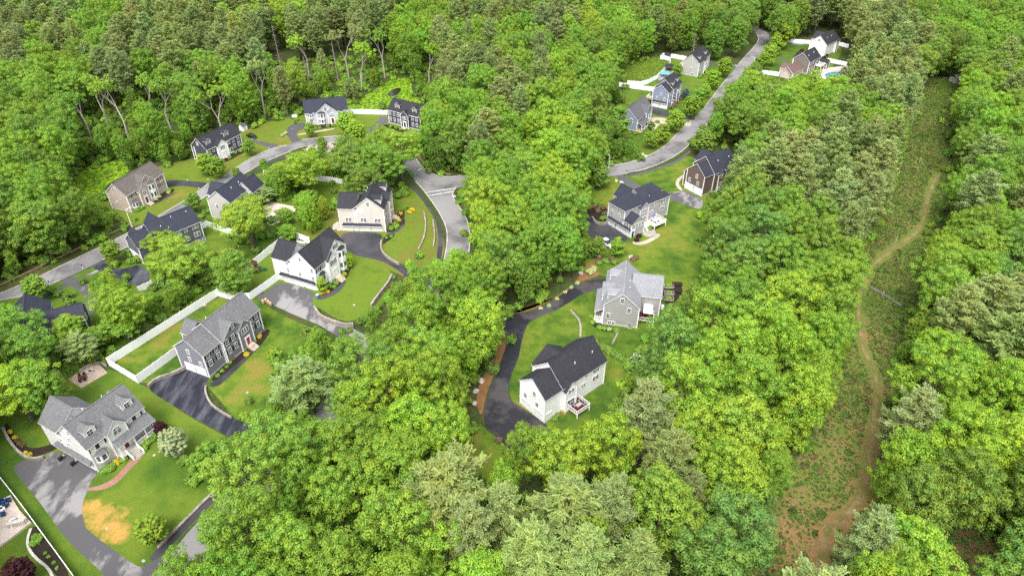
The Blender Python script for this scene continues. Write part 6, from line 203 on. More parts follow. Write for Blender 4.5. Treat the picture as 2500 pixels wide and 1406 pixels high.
def shingle(key,a,b):
    t=NT(key); p=t.pos(); n=t.noise(p,4.5,2,.8); m=t.noise(p,.35,4); s=t.n('ShaderNodeTexBrick'); s.inputs['Scale'].default_value=1.; s.inputs['Mortar Size'].default_value=.02; s.inputs['Brick Width'].default_value=.5; s.inputs['Row Height'].default_value=.25
    s.inputs['Color1'].default_value=(.8,.8,.8,1); s.inputs['Color2'].default_value=(1.15,1.15,1.15,1); s.inputs['Mortar'].default_value=(.7,.7,.7,1); t.l(p,s.inputs['Vector'])
    c=t.ramp(n,[(.32,a),(.68,b)]); c=t.mix(1.,c,t.ramp(m,[(.3,(.93,)*3),(.7,(1.07,)*3)]),'MULTIPLY'); c=t.mix(.5,c,t.mix(1.,c,s.outputs['Color'],'MULTIPLY'))
    t.pbr(c,.8,.18,t.bump(n,.02,.5)); M[key]=t.mat
shingle('r_dark',(.014,.014,.019),(.042,.042,.05)); shingle('r_grey',(.07,.07,.075),(.175,.175,.182)); shingle('r_pale',(.15,.153,.165),(.27,.274,.29)); shingle('r_brown',(.07,.06,.055),(.15,.13,.118)); shingle('r_mid',(.055,.055,.062),(.13,.13,.14)); shingle('r_red',(.10,.06,.058),(.17,.105,.10)); shingle('r_navy',(.016,.018,.03),(.045,.048,.066))
flat('blind',(.52,.52,.52),.3,.4,.05); flat('trim',(.80,.80,.80),.5,.3,.03); flat('vinyl',(.86,.86,.87),.4,.4,.02,.5); flat('shutter',(.02,.02,.025),.5); flat('concrete',(.45,.42,.40),.85,.2,.15)
flat('red_paint',(.38,.02,.05),.4); flat('dkred',(.12,.025,.025),.5); flat('white_door',(.75,.75,.75),.4,.3,.03); flat('metal',(.5,.5,.5),.4,.5,.1,3.,.6); flat('black_metal',(.02,.02,.02),.5,.3)
flat('wood',(.3,.2,.12),.8,.2,.3); flat('wood_grey',(.36,.33,.30),.85,.2,.2); flat('maroon',(.085,.022,.022),.6); flat('barrel',(.55,.38,.24),.6,.3,.2); flat('plas_green',(.01,.16,.14),.4); flat('plas_blue',(.05,.2,.5),.4); flat('navy_fab',(.02,.06,.2),.9,.1); flat('tyre',(.015,.015,.015),.8); flat('carblack',(.012,.012,.014),.15,.6,.05); flat('carwhite',(.8,.8,.82),.2,.5,.02); flat('lamp_glass',(.6,.6,.55),.2); flat('stone',(.36,.33,.30),.9,.2,.35,1.5); flat('stone_pink',(.45,.36,.30),.9,.2,.3,1.5); flat('fabric_white',(.8,.8,.8),.9,.1,.02); flat('turq',(.05,.5,.5),.6); flat('soil',(.035,.022,.016),.95,.1,.3,4.)
def glass():
    t=NT('glass'); c=t.ramp(t.noise(t.pos(),1.2,2),[(.35,(.012,.014,.016)),(.65,(.05,.055,.06))]); t.pbr(c,.06,.6); M['glass']=t.mat
glass()
def bark(key,a,b):
    t=NT(key); n=t.noise(t.pos(),2.5,5); t.pbr(t.ramp(n,[(.3,a),(.7,b)]),.9,.1,t.bump(n,.05)); M[key]=t.mat
bark('bark',(.07,.055,.042),(.17,.14,.115)); bark('bark_pale',(.24,.21,.18),(.46,.42,.37)); bark('bark_dead',(.16,.125,.11),(.30,.25,.225))
def leaf(key,trans=.38,var=.16,warm=(1.22,1.06,.8),cool=(.72,.86,1.05)):
    t=NT(key); a=t.n('ShaderNodeAttribute',attribute_type='INSTANCER',attribute_name='tint'); g=t.n('ShaderNodeNewGeometry')
    n=t.noise(t.pos(),.42,3); h=t.ramp(n,[(.34,cool),(.5,(1,1,1)),(.66,warm)])
    c=t.mix(1.,a.outputs['Color'],h,'MULTIPLY')
    v=t.ramp(g.outputs['Random Per Island'],[(0,(1-var,)*3),(1,(1+var,)*3)]); c=t.mix(1.,c,v,'MULTIPLY')
    d=t.n('ShaderNodeBsdfPrincipled'); d.inputs['Roughness'].default_value=.55; d.inputs['Specular IOR Level'].default_value=.25; t.l(c,d.inputs['Base Color'])
    tr=t.n('ShaderNodeBsdfTranslucent'); t.l(t.mix(1.,c,(1.25,1.15,.55),'MULTIPLY'),tr.inputs[0])
    mx=t.n('ShaderNodeMixShader'); mx.inputs[0].default_value=trans; t.l(d.outputs[0],mx.inputs[1]); t.l(tr.outputs[0],mx.inputs[2]); t.l(mx.outputs[0],t.out.inputs[0]); M[key]=t.mat
leaf('leaf'); leaf('needle',.3,.25,(1.1,1.03,.85),(.85,.93,1.))
TINT={'Y':(.255,.405,.040),'G':(.202,.348,.042),'D':(.178,.292,.044),'B':(.168,.292,.056),'P':(.255,.325,.105),'Q':(.218,.282,.096),'W':(.42,.48,.22),'R':(.06,.018,.022),'S':(.16,.24,.24),'L':(.55,.45,.03),'T':(.20,.14,.07),'C':(.46,.46,.24)}
def tint(o,c,j=.15):
    b=TINT[c]; k=1+random.uniform(-j,j); o['tint']=[b[0]*k*(1+random.uniform(-.1,.1)),b[1]*k,b[2]*k*(1+random.uniform(-.15,.15))]
# ---------------------------------------------------------------- house builder
WC={}
def win_mesh(w,h,st='',pm='glass'):
    k=(w,h,st,pm)
    if k in WC: return WC[k]
    f=MB(); p=MB(); a=w/2; b=h/2; t=.1
    f.box(-a-t,a+t,-.07,.0,b,b+t+.03); f.box(-a-t,a+t,-.07,0,-b-t,-b); f.box(-a-t,-a,-.07,0,-b,b); f.box(a,a+t,-.07,0,-b,b)
    n={'pair':2,'tri':3,'quad':4}.get(st,1)
    for i in range(1,n): x=-a+w*i/n; f.box(x-.08,x+.08,-.065,0,-b,b)
    f.box(-a,a,-.05,0,-.035,.035)
    if n<3:
        for i in range(n): x=-a+w*(i+.5)/n; f.box(x-.02,x+.02,-.045,0,-b,b)
    if st=='arch':
        N=10; r=a; pts=[(r*math.cos(math.pi*i/N),b+.13+r*.8*math.sin(math.pi*i/N)) for i in range(N+1)]
        p.add([(x,-.03,z) for x,z in pts],[tuple(range(N+1))])
        for (x0,z0),(x1,z1) in zip(pts[:-1],pts[1:]): f.tube((x0,-.03,z0),(x1,-.03,z1),.08,.08,4)
        for i in (3,5,7): f.tube((0,-.04,b+.13),(pts[i][0],-.04,pts[i][1]),.03,.03,4)
        f.box(-.05,.05,-.05,0,-b,b)
    p.add([(-a,-.03,-b),(a,-.03,-b),(a,-.03,b),(-a,-.03,b)],[(0,1,2,3)])
    one=MB(); one.add(f.v,f.f,0); one.add(p.v,p.f,1)
    WC[k]=(f.mesh('window',M['trim']),p.mesh('pane',M[pm]),one.mesh('dormer_window',[M['trim'],M['glass']])); return WC[k]
SHUT={}
def shut_mesh(h,key='shutter'):
    if (h,key) not in SHUT:
        m=MB(); m.box(-.2,.2,-.05,0,-h/2,h/2); m.box(-.15,.15,-.06,-.05,-h/2+.08,-.05); m.box(-.15,.15,-.06,-.05,.05,h/2-.08); SHUT[(h,key)]=m.mesh('shutter',M[key])
    return SHUT[(h,key)]
ROT={'R':0,'L':-math.pi/2,'N':math.pi,'E':math.pi/2}
class House:
    def __init__(s,O,yaw,wall,roof,label,cat='house'):
        s.e=empty('house',(O[0],O[1],0),R(yaw),label=label,cat=cat,group='houses of the neighbourhood')
        s.wm=M[wall]; s.rm=M[roof]; s.W=MB(); s.Rf=MB(); s.T=MB(); s.Fd=MB(); s.off={'R':0.,'L':0.,'N':0.,'E':0.}; s.front=None; s.ven=[]
    def pt(s,f,a,z,o=None):
        o=s.off[f] if o is None else o
        return {'R':(a,o-.01,z),'L':(o-.01,a,z),'N':(a,o+.01,z),'E':(o+.01,a,z)}[f]
    def box(s,u0,u1,v0,v1,ze,rise,ax='u',hip=0,ov=.35,z0=0,w=None,trim=True,roof=True):
        W=w or s.W
        c=[(u0,v0),(u1,v0),(u1,v1),(u0,v1)]; vs=[(x,y,z0) for x,y in c]+[(x,y,ze) for x,y in c]
        fs=[(0,1,5,4),(1,2,6,5),(2,3,7,6),(3,0,4,7)]
        um,vm=(u0+u1)/2,(v0+v1)/2
        if not hip:
            if ax=='u': vs+=[(u0,vm,ze+rise),(u1,vm,ze+rise)]; fs+=[(7,4,8),(5,6,9)]
            else: vs+=[(um,v0,ze+rise),(um,v1,ze+rise)]; fs+=[(4,5,8),(6,7,9)]
        W.add(vs,fs)
        if z0<.5: s.Fd.box(u0-.03,u1+.03,v0-.03,v1+.03,-.3,.45)
        if trim:
            for x,y in c: s.T.box(x-.11,x+.11,y-.11,y+.11,z0+.02,ze-.02)
            d=.1
            for (a,b,cc,dd) in ((u0,u1,v0,v0),(u0,u1,v1,v1),(u0,u0,v0,v1),(u1,u1,v0,v1)):
                s.T.box(a-.06,b+.06,cc-.06,dd+.06,ze-.28,ze-.05) if (hip or (ax=='u')==(cc==dd)) else None
        if not roof: return
        th=.17; rf=s.Rf
        if hip:
            o=ov; sl=rise/((v1-v0)/2 if ax=='u' else (u1-u0)/2); e=ze-sl*o*.5+.05
            a=[(u0-o,v0-o),(u1+o,v0-o),(u1+o,v1+o),(u0-o,v1+o)]
            rg=[(u0+hip,vm),(u1-hip,vm)] if ax=='u' else [(um,v0+hip),(um,v1-hip)]
            vv=[(x,y,e) for x,y in a]+[(x,y,e+th) for x,y in a]+[(x,y,ze+rise+th) for x,y in rg]
            if ax=='u': tf=[(4,5,9,8),(5,6,9),(6,7,8,9),(7,4,8)]
            else: tf=[(4,5,8),(5,6,9,8),(6,7,9),(7,4,8,9)]
            rf.add(vv,[(3,2,1,0),(0,1,5,4),(1,2,6,5),(2,3,7,6),(3,0,4,7)]+tf,[1,1,1,1,1,0,0,0,0]); return
        if ax=='u': half,c0,a0,a1=(v1-v0)/2,vm,u0-.3,u1+.3
        else: half,c0,a0,a1=(u1-u0)/2,um,v0-.3,v1+.3
        sl=rise/half; e=ze-sl*ov+.03; zr=ze+rise+.03; h=half+ov
        pr=[(c0-h,e),(c0,zr),(c0+h,e),(c0+h,e+th),(c0,zr+th),(c0-h,e+th)]
        P=lambda a,q: (a,q[0],q[1]) if ax=='u' else (q[0],a,q[1])
        vv=[P(a0,q) for q in pr]+[P(a1,q) for q in pr]
        rf.add(vv,[(0,1,7,6),(1,2,8,7),(2,3,9,8),(3,4,10,9),(4,5,11,10),(5,0,6,11),(0,5,4,1),(1,4,3,2),(6,7,10,11),(7,8,9,10)],[1,1,1,0,0,1,1,1,1,1])
        # ridge cap
        if ax=='u': rf.obox((a0+.05,c0),(a1-.05,c0),.3,zr+th-.04,zr+th+.03,0)
        else: rf.obox((c0,a0+.05),(c0,a1-.05),.3,zr+th-.04,zr+th+.03,0)
    def win(s,f,a,z,w=.9,h=1.45,st='',sh=None,o=None,pm='glass'):
        fr,pn,_=win_mesh(w,h,st,pm); p=s.pt(f,a,z,o); x=place('window',fr,s.e,p,ROT[f]); place('pane',pn,x)
        if sh:
            for k in (-1,1):
                d=k*(w/2+.33); q=s.pt(f,a+(d if f in 'RL' else d),z,o); place('shutter',shut_mesh(h,sh),s.e,q,ROT[f])
    def wins(s,f,L,**k):
        for q in L: s.win(f,q[0],q[1],**{**k,**(q[2] if len(q)>2 else {})})
    def door(s,f,a,z,key='white_door',o=None,w=1.0):
        p=s.pt(f,a,z,o); d=MB(); d.box(-w/2,w/2,-.05,0,0,2.05); x=d.build('door',M[key],s.e,p,ROT[f])
        t=MB(); t.box(-w/2-.35,-w/2,-.08,0,0,2.2); t.box(w/2,w/2+.35,-.08,0,0,2.2); t.box(-w/2-.45,w/2+.45,-.12,0,2.06,2.45); t.build('frame',M['trim'],x)
        h=MB(); h.box(w/2-.2,w/2-.1,-.1,-.05,.95,1.05); h.build('handle',M['metal'],x)
    def garage(s,f,a0,a1,zt=2.25,o=None):
        p=s.pt(f,(a0+a1)/2,0,o); w=abs(a1-a0); g=MB(); n=4
        for i in range(n): g.box(-w/2,w/2,-.07 if i%2 else -.06,0,i*zt/n+.02,(i+1)*zt/n-.02)
        for k in range(4): x=-w/2+w*(k+.5)/4; g.box(x-w*.085,x+w*.085,-.085,-.05,zt*.82,zt*.92,1)
        x=g.build('garage_door',[M['white_door'],M['blind']],s.e,p,ROT[f])
        t=MB(); t.box(-w/2-.14,-w/2,-.1,0,0,zt+.1); t.box(w/2,w/2+.14,-.1,0,0,zt+.1); t.box(-w/2-.14,w/2+.14,-.1,0,zt+.1,zt+.25); t.build('frame',M['trim'],x)
    def pent(s,f,a0,a1,z,d=.8,o=None):
        p=s.pt(f,(a0+a1)/2,z,o); w=abs(a1-a0)/2; m=MB()
        m.add([(-w,-d,-.35),(w,-d,-.35),(w-.4,0,.25),(-w+.4,0,.25),(-w,-d,-.5),(w,-d,-.5),(w,0,-.5),(-w,0,-.5)],[(0,1,2,3),(4,5,1,0),(5,6,2,1),(7,4,0,3),(7,6,5,4)],[0,1,0,0,1])
        m.build('garage_roof',[s.rm,M['trim']],s.e,p,ROT[f])
    def bay(s,f,a,z0,z1,w=2.4,d=.8,o=None,wall=None,tiers=1):
        p=s.pt(f,a,0,o); poly=[(-w/2,0),(-w/4,-d),(w/4,-d),(w/2,0)]; m=MB(); m.ext(poly,z0,z1)
        b=m.build('bay_window',M[wall or 'trim'],s.e,p,ROT[f])
        r=MB(); k=1.16; q=[(x*k,y*k-.02 if y else 0) for x,y in poly]; vs=[(x,y,z1) for x,y in q]+[(-w*.16,0,z1+.7),(w*.16,0,z1+.7)]
        r.add(vs,[(3,2,1,0),(0,1,4),(1,2,5,4),(2,3,5)],[1,0,0,0]); r.build('roof',[s.rm,M['trim']],b)
        hz=(z1-z0)/tiers
        for t in range(tiers):
            for (A,B) in zip(poly[:-1],poly[1:]):
                mx,my=(A[0]+B[0])/2,(A[1]+B[1])/2; dx,dy=B[0]-A[0],B[1]-A[1]; L=math.hypot(dx,dy); nx,ny=dy/L,-dx/L
                hh=min(1.4,hz*.6); zc=z0+t*hz+hz*.55; pw=.32*L
                for (za,zb) in ((zc-hh/2,zc-.04),(zc+.04,zc+hh/2)):
                    g=PN[0]; g.add([(mx-dx/L*pw+nx*.03,my-dy/L*pw+ny*.03,za),(mx+dx/L*pw+nx*.03,my+dy/L*pw+ny*.03,za),(mx+dx/L*pw+nx*.03,my+dy/L*pw+ny*.03,zb),(mx-dx/L*pw+nx*.03,my-dy/L*pw+ny*.03,zb)],[(0,1,2,3)])
                PN[0].build('pane',M['glass'],b); PN[0]=MB()
    def dormer(s,u,vf,zb,w=1.9,h=1.7,rise=.75,dep=3.2,f='R'):
        "front face at v=vf, its sill at height zb, running back dep into the roof"
        k=1 if f=='R' else -1; m=MB(); a=w/2
        m.add([(-a,0,-.6),(a,0,-.6),(a,0,h),(-a,0,h),(0,0,h+rise),(-a,dep,-.6),(a,dep,-.6),(a,dep,h),(-a,dep,h)],[(0,1,2,4,3),(1,6,7,2),(5,0,3,8)])
        o=.22; sl=rise/a; e=h-sl*o+.02; zr=h+rise+.02
        pr=[(-a-o,e),(0,zr),(a+o,e),(a+o,e+.13),(0,zr+.13),(-a-o,e+.13)]; vv=[(x,-.2,z) for x,z in pr]+[(x,dep,z) for x,z in pr]
        r=MB(); r.add(vv,[(0,1,7,6),(1,2,8,7),(2,3,9,8),(3,4,10,9),(4,5,11,10),(5,0,6,11),(0,5,4,1),(1,4,3,2)],[1,1,1,0,0,1,1,1])
        d=m.build('dormer',s.wm,s.e,(u,vf,zb),0 if k>0 else math.pi); r.build('roof',[s.rm,M['trim']],d)
        for x in (-a,a): t=MB(); t.box(x-.07,x+.07,-.04,.06,-.2,h-.05); t.build('corner_board',M['trim'],d)
        place('window',win_mesh(w*.5,1.2,'')[2],d,(0,-.01,h*.52))
    def steps(s,u0,u1,v0,z,n=4,key='stone_pink',run=.32,rail=False):
        m=MB()
        for i in range(n): m.box(u0,u1,v0-run*(i+1)-.8,v0-.02,0,z*(1-i/n))
        m.build('steps',M[key],s.e)
    def vent(s,*L):
        s.ven+=L
    def rail(s,pts,z,h=.95,key='trim',name='railing'):
        m=MB()
        for a,b in zip(pts[:-1],pts[1:]):
            L=math.hypot(b[0]-a[0],b[1]-a[1]); m.obox(a,b,.09,z+h-.08,z+h); m.obox(a,b,.06,z+.1,z+.16)
            n=max(2,int(L/.22))
            for i in range(n): t=(i+.5)/n; x,y=a[0]+(b[0]-a[0])*t,a[1]+(b[1]-a[1])*t; m.box(x-.025,x+.025,y-.025,y+.025,z+.16,z+h-.08)
        for x,y in pts: m.box(x-.08,x+.08,y-.08,y+.08,z-.05,z+h+.12)
        m.build(name,M[key],s.e)
    def deck(s,poly,z,key='maroon',rail=None,skirt='trim',name='deck'):
        m=MB(); m.ext(poly,z-.22,z,0,1)
        for x,y in poly: m.box(x-.09+(.1 if x<sum(p[0] for p in poly)/len(poly) else -.1),x+.09+(.1 if x<sum(p[0] for p in poly)/len(poly) else -.1),y-.09,y+.09,0,z-.22,1)
        m.build(name,[M[key],M[skirt]],s.e)
        if rail: s.rail(rail,z)
    def shed_roof(s,name,u0,u1,v0,v1,z0,z1,th=.15):
        "lean-to roof: low edge z0 at v0, high edge z1 at v1"
        m=MB(); m.add([(u0,v0,z0),(u1,v0,z0),(u1,v1,z1),(u0,v1,z1),(u0,v0,z0+th),(u1,v0,z0+th),(u1,v1,z1+th),(u0,v1,z1+th)],[(3,2,1,0),(4,5,6,7),(0,1,5,4),(1,2,6,5),(3,0,4,7)],[1,0,1,1,1]); m.build(name,[s.rm,M['trim']],s.e)
    def posts(s,L,z0,z1,r=.1):
        for x,y in L:
            m=MB(); m.box(-r,r,-r,r,z0,z1); m.box(-r-.05,r+.05,-r-.05,r+.05,z0,z0+.2); m.box(-r-.05,r+.05,-r-.05,r+.05,z1-.2,z1); m.build('post',M['trim'],s.e,(x,y,0))
    def done(s):
        s.W.build('wall',s.wm,s.e); r=s.Rf.build('roof',[s.rm,M['trim']],s.e); s.T.build('trim',M['trim'],s.e); s.Fd.build('foundation',M['concrete'],s.e)
        for (u,v,z) in s.ven:
            m=MB(); m.tube((0,0,-.4),(0,0,.55),.09,.09,8); m.build('vent_pipe',M['trim'],r,(u,v,z))
        return s.e
PN=[MB()]
bl='shutter'
# A: porch house, lower left
h=House((-84.1,92.1),62,'w_grey','r_grey','large pale grey house with dormers and a front porch, nearest the lower left corner')
h.box(0,13,0,9,7.1,4.3); h.box(.03,8,8.5,15,7.0,3.7,'v'); h.box(4.1,8.2,-.8,5,7.4,2.3,'v')
h.wins('R',[(.95,6.0),(2.9,6.0),(9.5,6.0),(11.5,6.0)],sh=bl,h=1.35,pm='blind'); h.win('R',6.15,6.5,1.7,1.0,'arch',o=-.8)
h.bay('R',1.9,2.1,4.2,2.7,.9); h.door('R',6.7,1.3,'dkred',o=-.8); h.wins('R',[(9.4,2.6),(11.6,2.6)],sh='dkred')
h.wins('L',[(1.7,3.0),(7.1,4.3),(9.7,4.3),(4.4,9.2),(9.9,6.3),(5.7,6.5),(12.6,6.3)],w=.8,h=1.2)
h.pent('L',.3,12,2.85,.9); h.garage('L',.9,3.7); h.garage('L',4.5,7.3); h.garage('L',8.2,11.1)
h.shed_roof('porch_roof',4.2,13.3,-2.5,-.02,4.1,5.35); h.deck([(4.3,-2.3),(13.2,-2.3),(13.2,-.82),(4.3,-.82)],1.25,'wood_grey'); h.posts([(4.45,-2.2),(7.9,-2.2),(10.5,-2.2),(13.05,-2.2)],1.25,4.1)
h.rail([(7.9,-2.2),(10.5,-2.2),(13.05,-2.2),(13.05,-.9)],1.25); h.rail([(4.45,-2.2),(5.5,-2.2)],1.25)
h.steps(5.5,7.8,-1.6,1.2,6,'wood_grey',.3)
for u in (5.45,7.85):
    m=MB(); m.add([(u-.07,-2.3,1.2),(u+.07,-2.3,1.2),(u+.07,-4.1,.1),(u-.07,-4.1,.1),(u-.07,-2.3,2.15),(u+.07,-2.3,2.15),(u+.07,-4.1,1.0),(u-.07,-4.1,1.0)],[(3,2,1,0),(4,5,6,7),(0,1,5,4),(1,2,6,5),(2,3,7,6),(3,0,4,7)]); m.build('stair_rail',M['trim'],h.e)
h.dormer(2.3,1.2,7.9,2.3,1.95,.95,5.); h.dormer(10.8,1.2,7.9,2.3,1.95,.95,5.); h.vent((4.6,5.5,10.9),(8.9,5.4,10.9)); h.done()
# B: slate house
h=House((-71.3,120.0),66.5,'w_slate','r_grey','slate house with a red front door and grey roof above a black driveway')
h.box(0,5.7,0,8.4,7.0,3.3); h.box(5.6,19,-.2,8.6,7.15,3.75); h.box(5.7,13.3,-.7,4.4,6.85,3.2,'v'); h.box(10.4,14.7,-1.1,3,6.5,2.0,'v'); h.box(4.6,9.4,8,11,6.8,2.2,'v')
h.wins('R',[(1.35,6.0),(3.9,6.0),(1.45,3.5),(4.1,3.6)],sh=bl); h.wins('R',[(6.8,5.8),(8.9,5.8),(7.0,3.1),(9.1,3.1),(9.6,8.6,dict(w=.8,h=1.1))],sh=bl,o=-.7)
h.wins('R',[(15.7,6.0),(17.6,6.0),(15.7,3.2),(17.7,3.2)],sh=bl,o=-.2); h.win('R',12.5,5.5,2.2,1.4,'tri',o=-1.1); h.door('R',12.6,1.0,'red_paint',o=-1.1); h.steps(11.6,13.6,-1.2,.95,4)
h.wins('L',[(4.5,6.4),(4.7,4.1),(1.5,3.7)],w=.75,h=1.15); h.garage('L',.7,3.5); h.garage('L',4.1,6.9); h.vent((8,5.4,10.2)); h.done()
# C: white house
h=House((-53.5,154.5),66.5,'w_white','r_dark','white three-storey house with black roof beside the curved green lawn')
h.box(0,14,0,8.8,7.6,4.0); h.box(.04,8.2,8.3,14.2,7.55,3.5,'v'); h.box(4.7,13.7,-.45,4.5,7.65,3.9,'v'); h.box(4.6,8.8,-1.1,3,7.3,1.75,'v')
h.wins('L',[(4.4,9.3),(9.3,6.9),(9.2,4.4),(5.3,4.2),(.95,6.6),(.95,4.0)],w=.7,h=1.25); h.wins('L',[(6.9,7.0),(7.2,4.4)],w=1.4,h=.9,st='pair',pm='blind')
h.pent('L',.4,12.6,2.85,.8); h.garage('L',1.1,3.9); h.garage('L',4.9,7.6); h.garage('L',8.6,11.4)
h.wins('R',[(1.4,6.3),(3.3,6.3)],sh=bl); h.bay('R',2.5,2.2,4.4,2.5); h.win('R',6.8,5.9,1.5,1.5,'pair',sh=bl,o=-1.1); h.door('R',6.9,1.3,'white_door',o=-1.1); h.win('R',9.4,9.4,.9,1.25,sh=bl,o=-.45); h.bay('R',11.3,.8,7.7,2.9,.9,o=-.45,tiers=2); h.steps(5.9,8,-1.2,1.2,5); h.done()
# D: cream house
h=House((-39.6,186),88,'w_cream','r_dark','cream house with dark roof and three white garage doors facing the camera')
h.box(0,13.3,0,9.3,8.0,3.75); h.box(.04,8.4,8.6,14.1,7.95,3.1,'v'); h.box(5.5,10,-.7,4,7.9,1.7,'v')
h.win('L',4.7,9.6,.8,1.3); h.win('L',7.2,7.0,1.9,.9,'pair',pm='blind'); h.wins('L',[(11.3,4.1),(6.6,4.05),(2.2,4.0)],w=1.7,h=1.2,st='pair')
h.pent('L',1.0,13.5,2.6,.85); h.garage('L',1.3,4.3); h.garage('L',4.9,8.0); h.garage('L',10.3,13.3); h.door('L',9.1,.05,'white_door',w=.9)
h.dormer(2.6,1.0,8.6,2.4,1.9,.9,4.6); h.dormer(11,1.0,8.6,2.4,1.9,.9,4.6); h.wins('R',[(1.6,6.2),(3.8,6.2),(1.6,3.3),(3.8,3.3),(11.6,6.2),(11.6,3.3)],sh='dkred'); h.win('R',7.7,6.2,1.6,1.4,'pair',o=-.7); h.door('R',7.7,1.2,'red_paint',o=-.7); h.steps(6.7,8.7,-.8,1.1,4); h.vent((6,6.2,10.7),(8,6.2,10.7)); h.done()
# F: white house with deck
h=House((7.4,106.5),41.5,'w_white','r_dark','white house with black roof and a small rear deck, lowest house at the centre')
h.box(0,5.4,.05,8,7.3,3.2); h.box(5.2,19,-.05,9.4,7.4,4.2); h.box(5.6,14.6,5,10,7.3,3.2,'v'); h.box(5.4,8.8,-.9,3,6.7,2.0,'v')
h.wins('L',[(6.3,3.8),(3.4,6.3),(2.5,3.8)],w=.8,h=1.25); h.garage('L',.7,3.6); h.garage('L',4.4,7.3)
h.wins('R',[(15.8,6.4),(15.9,3.9)],w=1.9,h=1.3,st='pair',o=-.05); h.win('R',12.6,6.6,.9,.9,o=-.05); h.win('R',11.9,4.0,1.3,1.0,'pair',o=-.05); h.win('R',7.1,6.0,1.8,1.2,'pair',o=-.9); h.win('R',7.1,2.4,2.1,2.1,'pair',o=-.9); h.door('R',1.2,.1,'white_door',o=.05)
h.deck([(6.3,-3.8),(10.4,-3.8),(10.4,-.07),(8.85,-.07),(8.85,-.92),(6.3,-.92)],1.3,'maroon',[(6.35,-1.0),(6.35,-3.75),(10.35,-3.75),(10.35,-.2)]); h.vent((11,2.2,9.6),(16.6,2.2,9.6)); h.done()
# G: pale roofed house
h=House((32.4,139.7),80,'w_taupe','r_pale','taupe grey house with a very pale shingle roof and its gable end facing the camera')
h.box(0,15,0,8.9,6.5,3.9); h.box(5.8,14.6,-5.4,2,6.45,3.6,'v'); h.box(4.6,8.6,6,9.6,6.45,2.2,'v')
h.wins('L',[(4.5,8.2),(2.5,5.4),(7.6,3.0)],w=.85,h=1.4); h.win('L',6.6,.75,1.7,1.0,'pair')
h.dormer(2.6,8.2,7.1,2.5,1.9,.9,4.2,f='N'); h.dormer(11.3,8.2,7.1,2.5,1.9,.9,4.2,f='N')
m=MB(); m.add([(.2,11.3,3.5),(10.2,11.3,3.5),(10.2,8.92,4.7),(.2,8.92,4.7),(.2,11.3,3.65),(10.2,11.3,3.65),(10.2,8.92,4.85),(.2,8.92,4.85)],[(0,1,2,3),(7,6,5,4),(0,4,5,1),(1,5,6,2),(0,3,7,4)],[1,0,1,1,1]); m.build('porch_roof',[h.rm,M['trim']],h.e)
h.deck([(.3,8.95),(10,8.95),(10,11.1),(.3,11.1)],1.1,'wood_grey'); h.posts([(.45,11),(.45,9.2),(3.6,11),(6.8,11),(9.9,11)],1.1,3.5); h.rail([(.45,9.1),(.45,11),(3.6,11)],1.1)
m=MB(); m.box(.3,.36,9,11.1,0,1.0); m.build('skirt',M['trim'],h.e)
h.deck([(2.3,-4.2),(5.75,-4.2),(5.75,-.05),(2.3,-.05)],1.0,'maroon',[(2.4,-.2),(2.4,-4.1),(5.6,-4.1)])
m=MB(); m.add([(2.6,-3.7,3.1),(2.6,-1.3,3.1),(5.78,-1.3,3.7),(5.78,-3.7,3.7),(2.6,-3.7,3.16),(2.6,-1.3,3.16),(5.78,-1.3,3.76),(5.78,-3.7,3.76)],[(0,1,2,3),(7,6,5,4),(0,4,5,1),(1,5,6,2),(3,0,4,7)]); m.build('awning',M['fabric_white'],h.e)
h.win('R',9.5,3,1.6,1.3,'pair',o=-5.4); h.vent((4.5,2.9,9.1),(7.6,3.0,9.1)); h.done()
# H: hip roofed house
h=House((36.6,183.7),37,'w_hgrey','r_navy','grey house with dark hipped roof, three garage doors and a white deck')
h.box(.03,9,3.5,10.6,7.8,3.4,'u',hip=3.6); h.box(8.4,19.5,3.1,12,7.3,4.0,'u',hip=4.6); h.box(5,10.6,8.5,13.4,7.6,3.0,'v'); h.box(6,9.6,2.55,6,7.0,1.7,'v'); h.box(0,5.7,0,3.9,4.6,2.0,'v')
h.wins('R',[(1.0,3.6),(2.25,3.6),(3.5,3.6),(4.75,3.6)],w=.8,h=1.2); h.wins('L',[(.7,3.7),(1.75,3.7),(2.8,3.7)],w=.7,h=1.2)
h.wins('R',[(16.7,6.0),(16.7,3.4)],w=1.8,h=1.3,st='pair',o=3.1); h.win('R',13.3,6.1,.9,.9,o=3.1); h.win('R',11.7,3.6,2.0,1.0,'tri',o=3.1); h.win('R',7.8,5.7,1.7,1.2,'pair',o=2.55); h.win('R',7.8,2.6,1.9,2.0,'pair',o=2.55)
h.wins('L',[(6.3,6.7),(8.9,5.0),(5.6,4.9)],w=.75,h=1.25); h.pent('L',.1,10.4,2.9,.75); h.garage('L',.5,3.1); h.garage('L',3.8,6.4); h.garage('L',7.2,9.8); h.door('R',.8,.05,'shutter',w=.9)
h.deck([(8.9,-1.4),(14.2,-1.4),(14.2,3.05),(9.7,3.05),(9.7,2.5),(8.9,2.5)],1.5,'wood_grey',[(8.95,1.2),(8.95,-1.35),(14.1,-1.35),(14.1,3.0)]); h.steps(7.0,8.8,1.9,1.4,5,'trim',.3); h.vent((11.5,4.6,8.6),(17.2,4.6,8.6)); h.done()
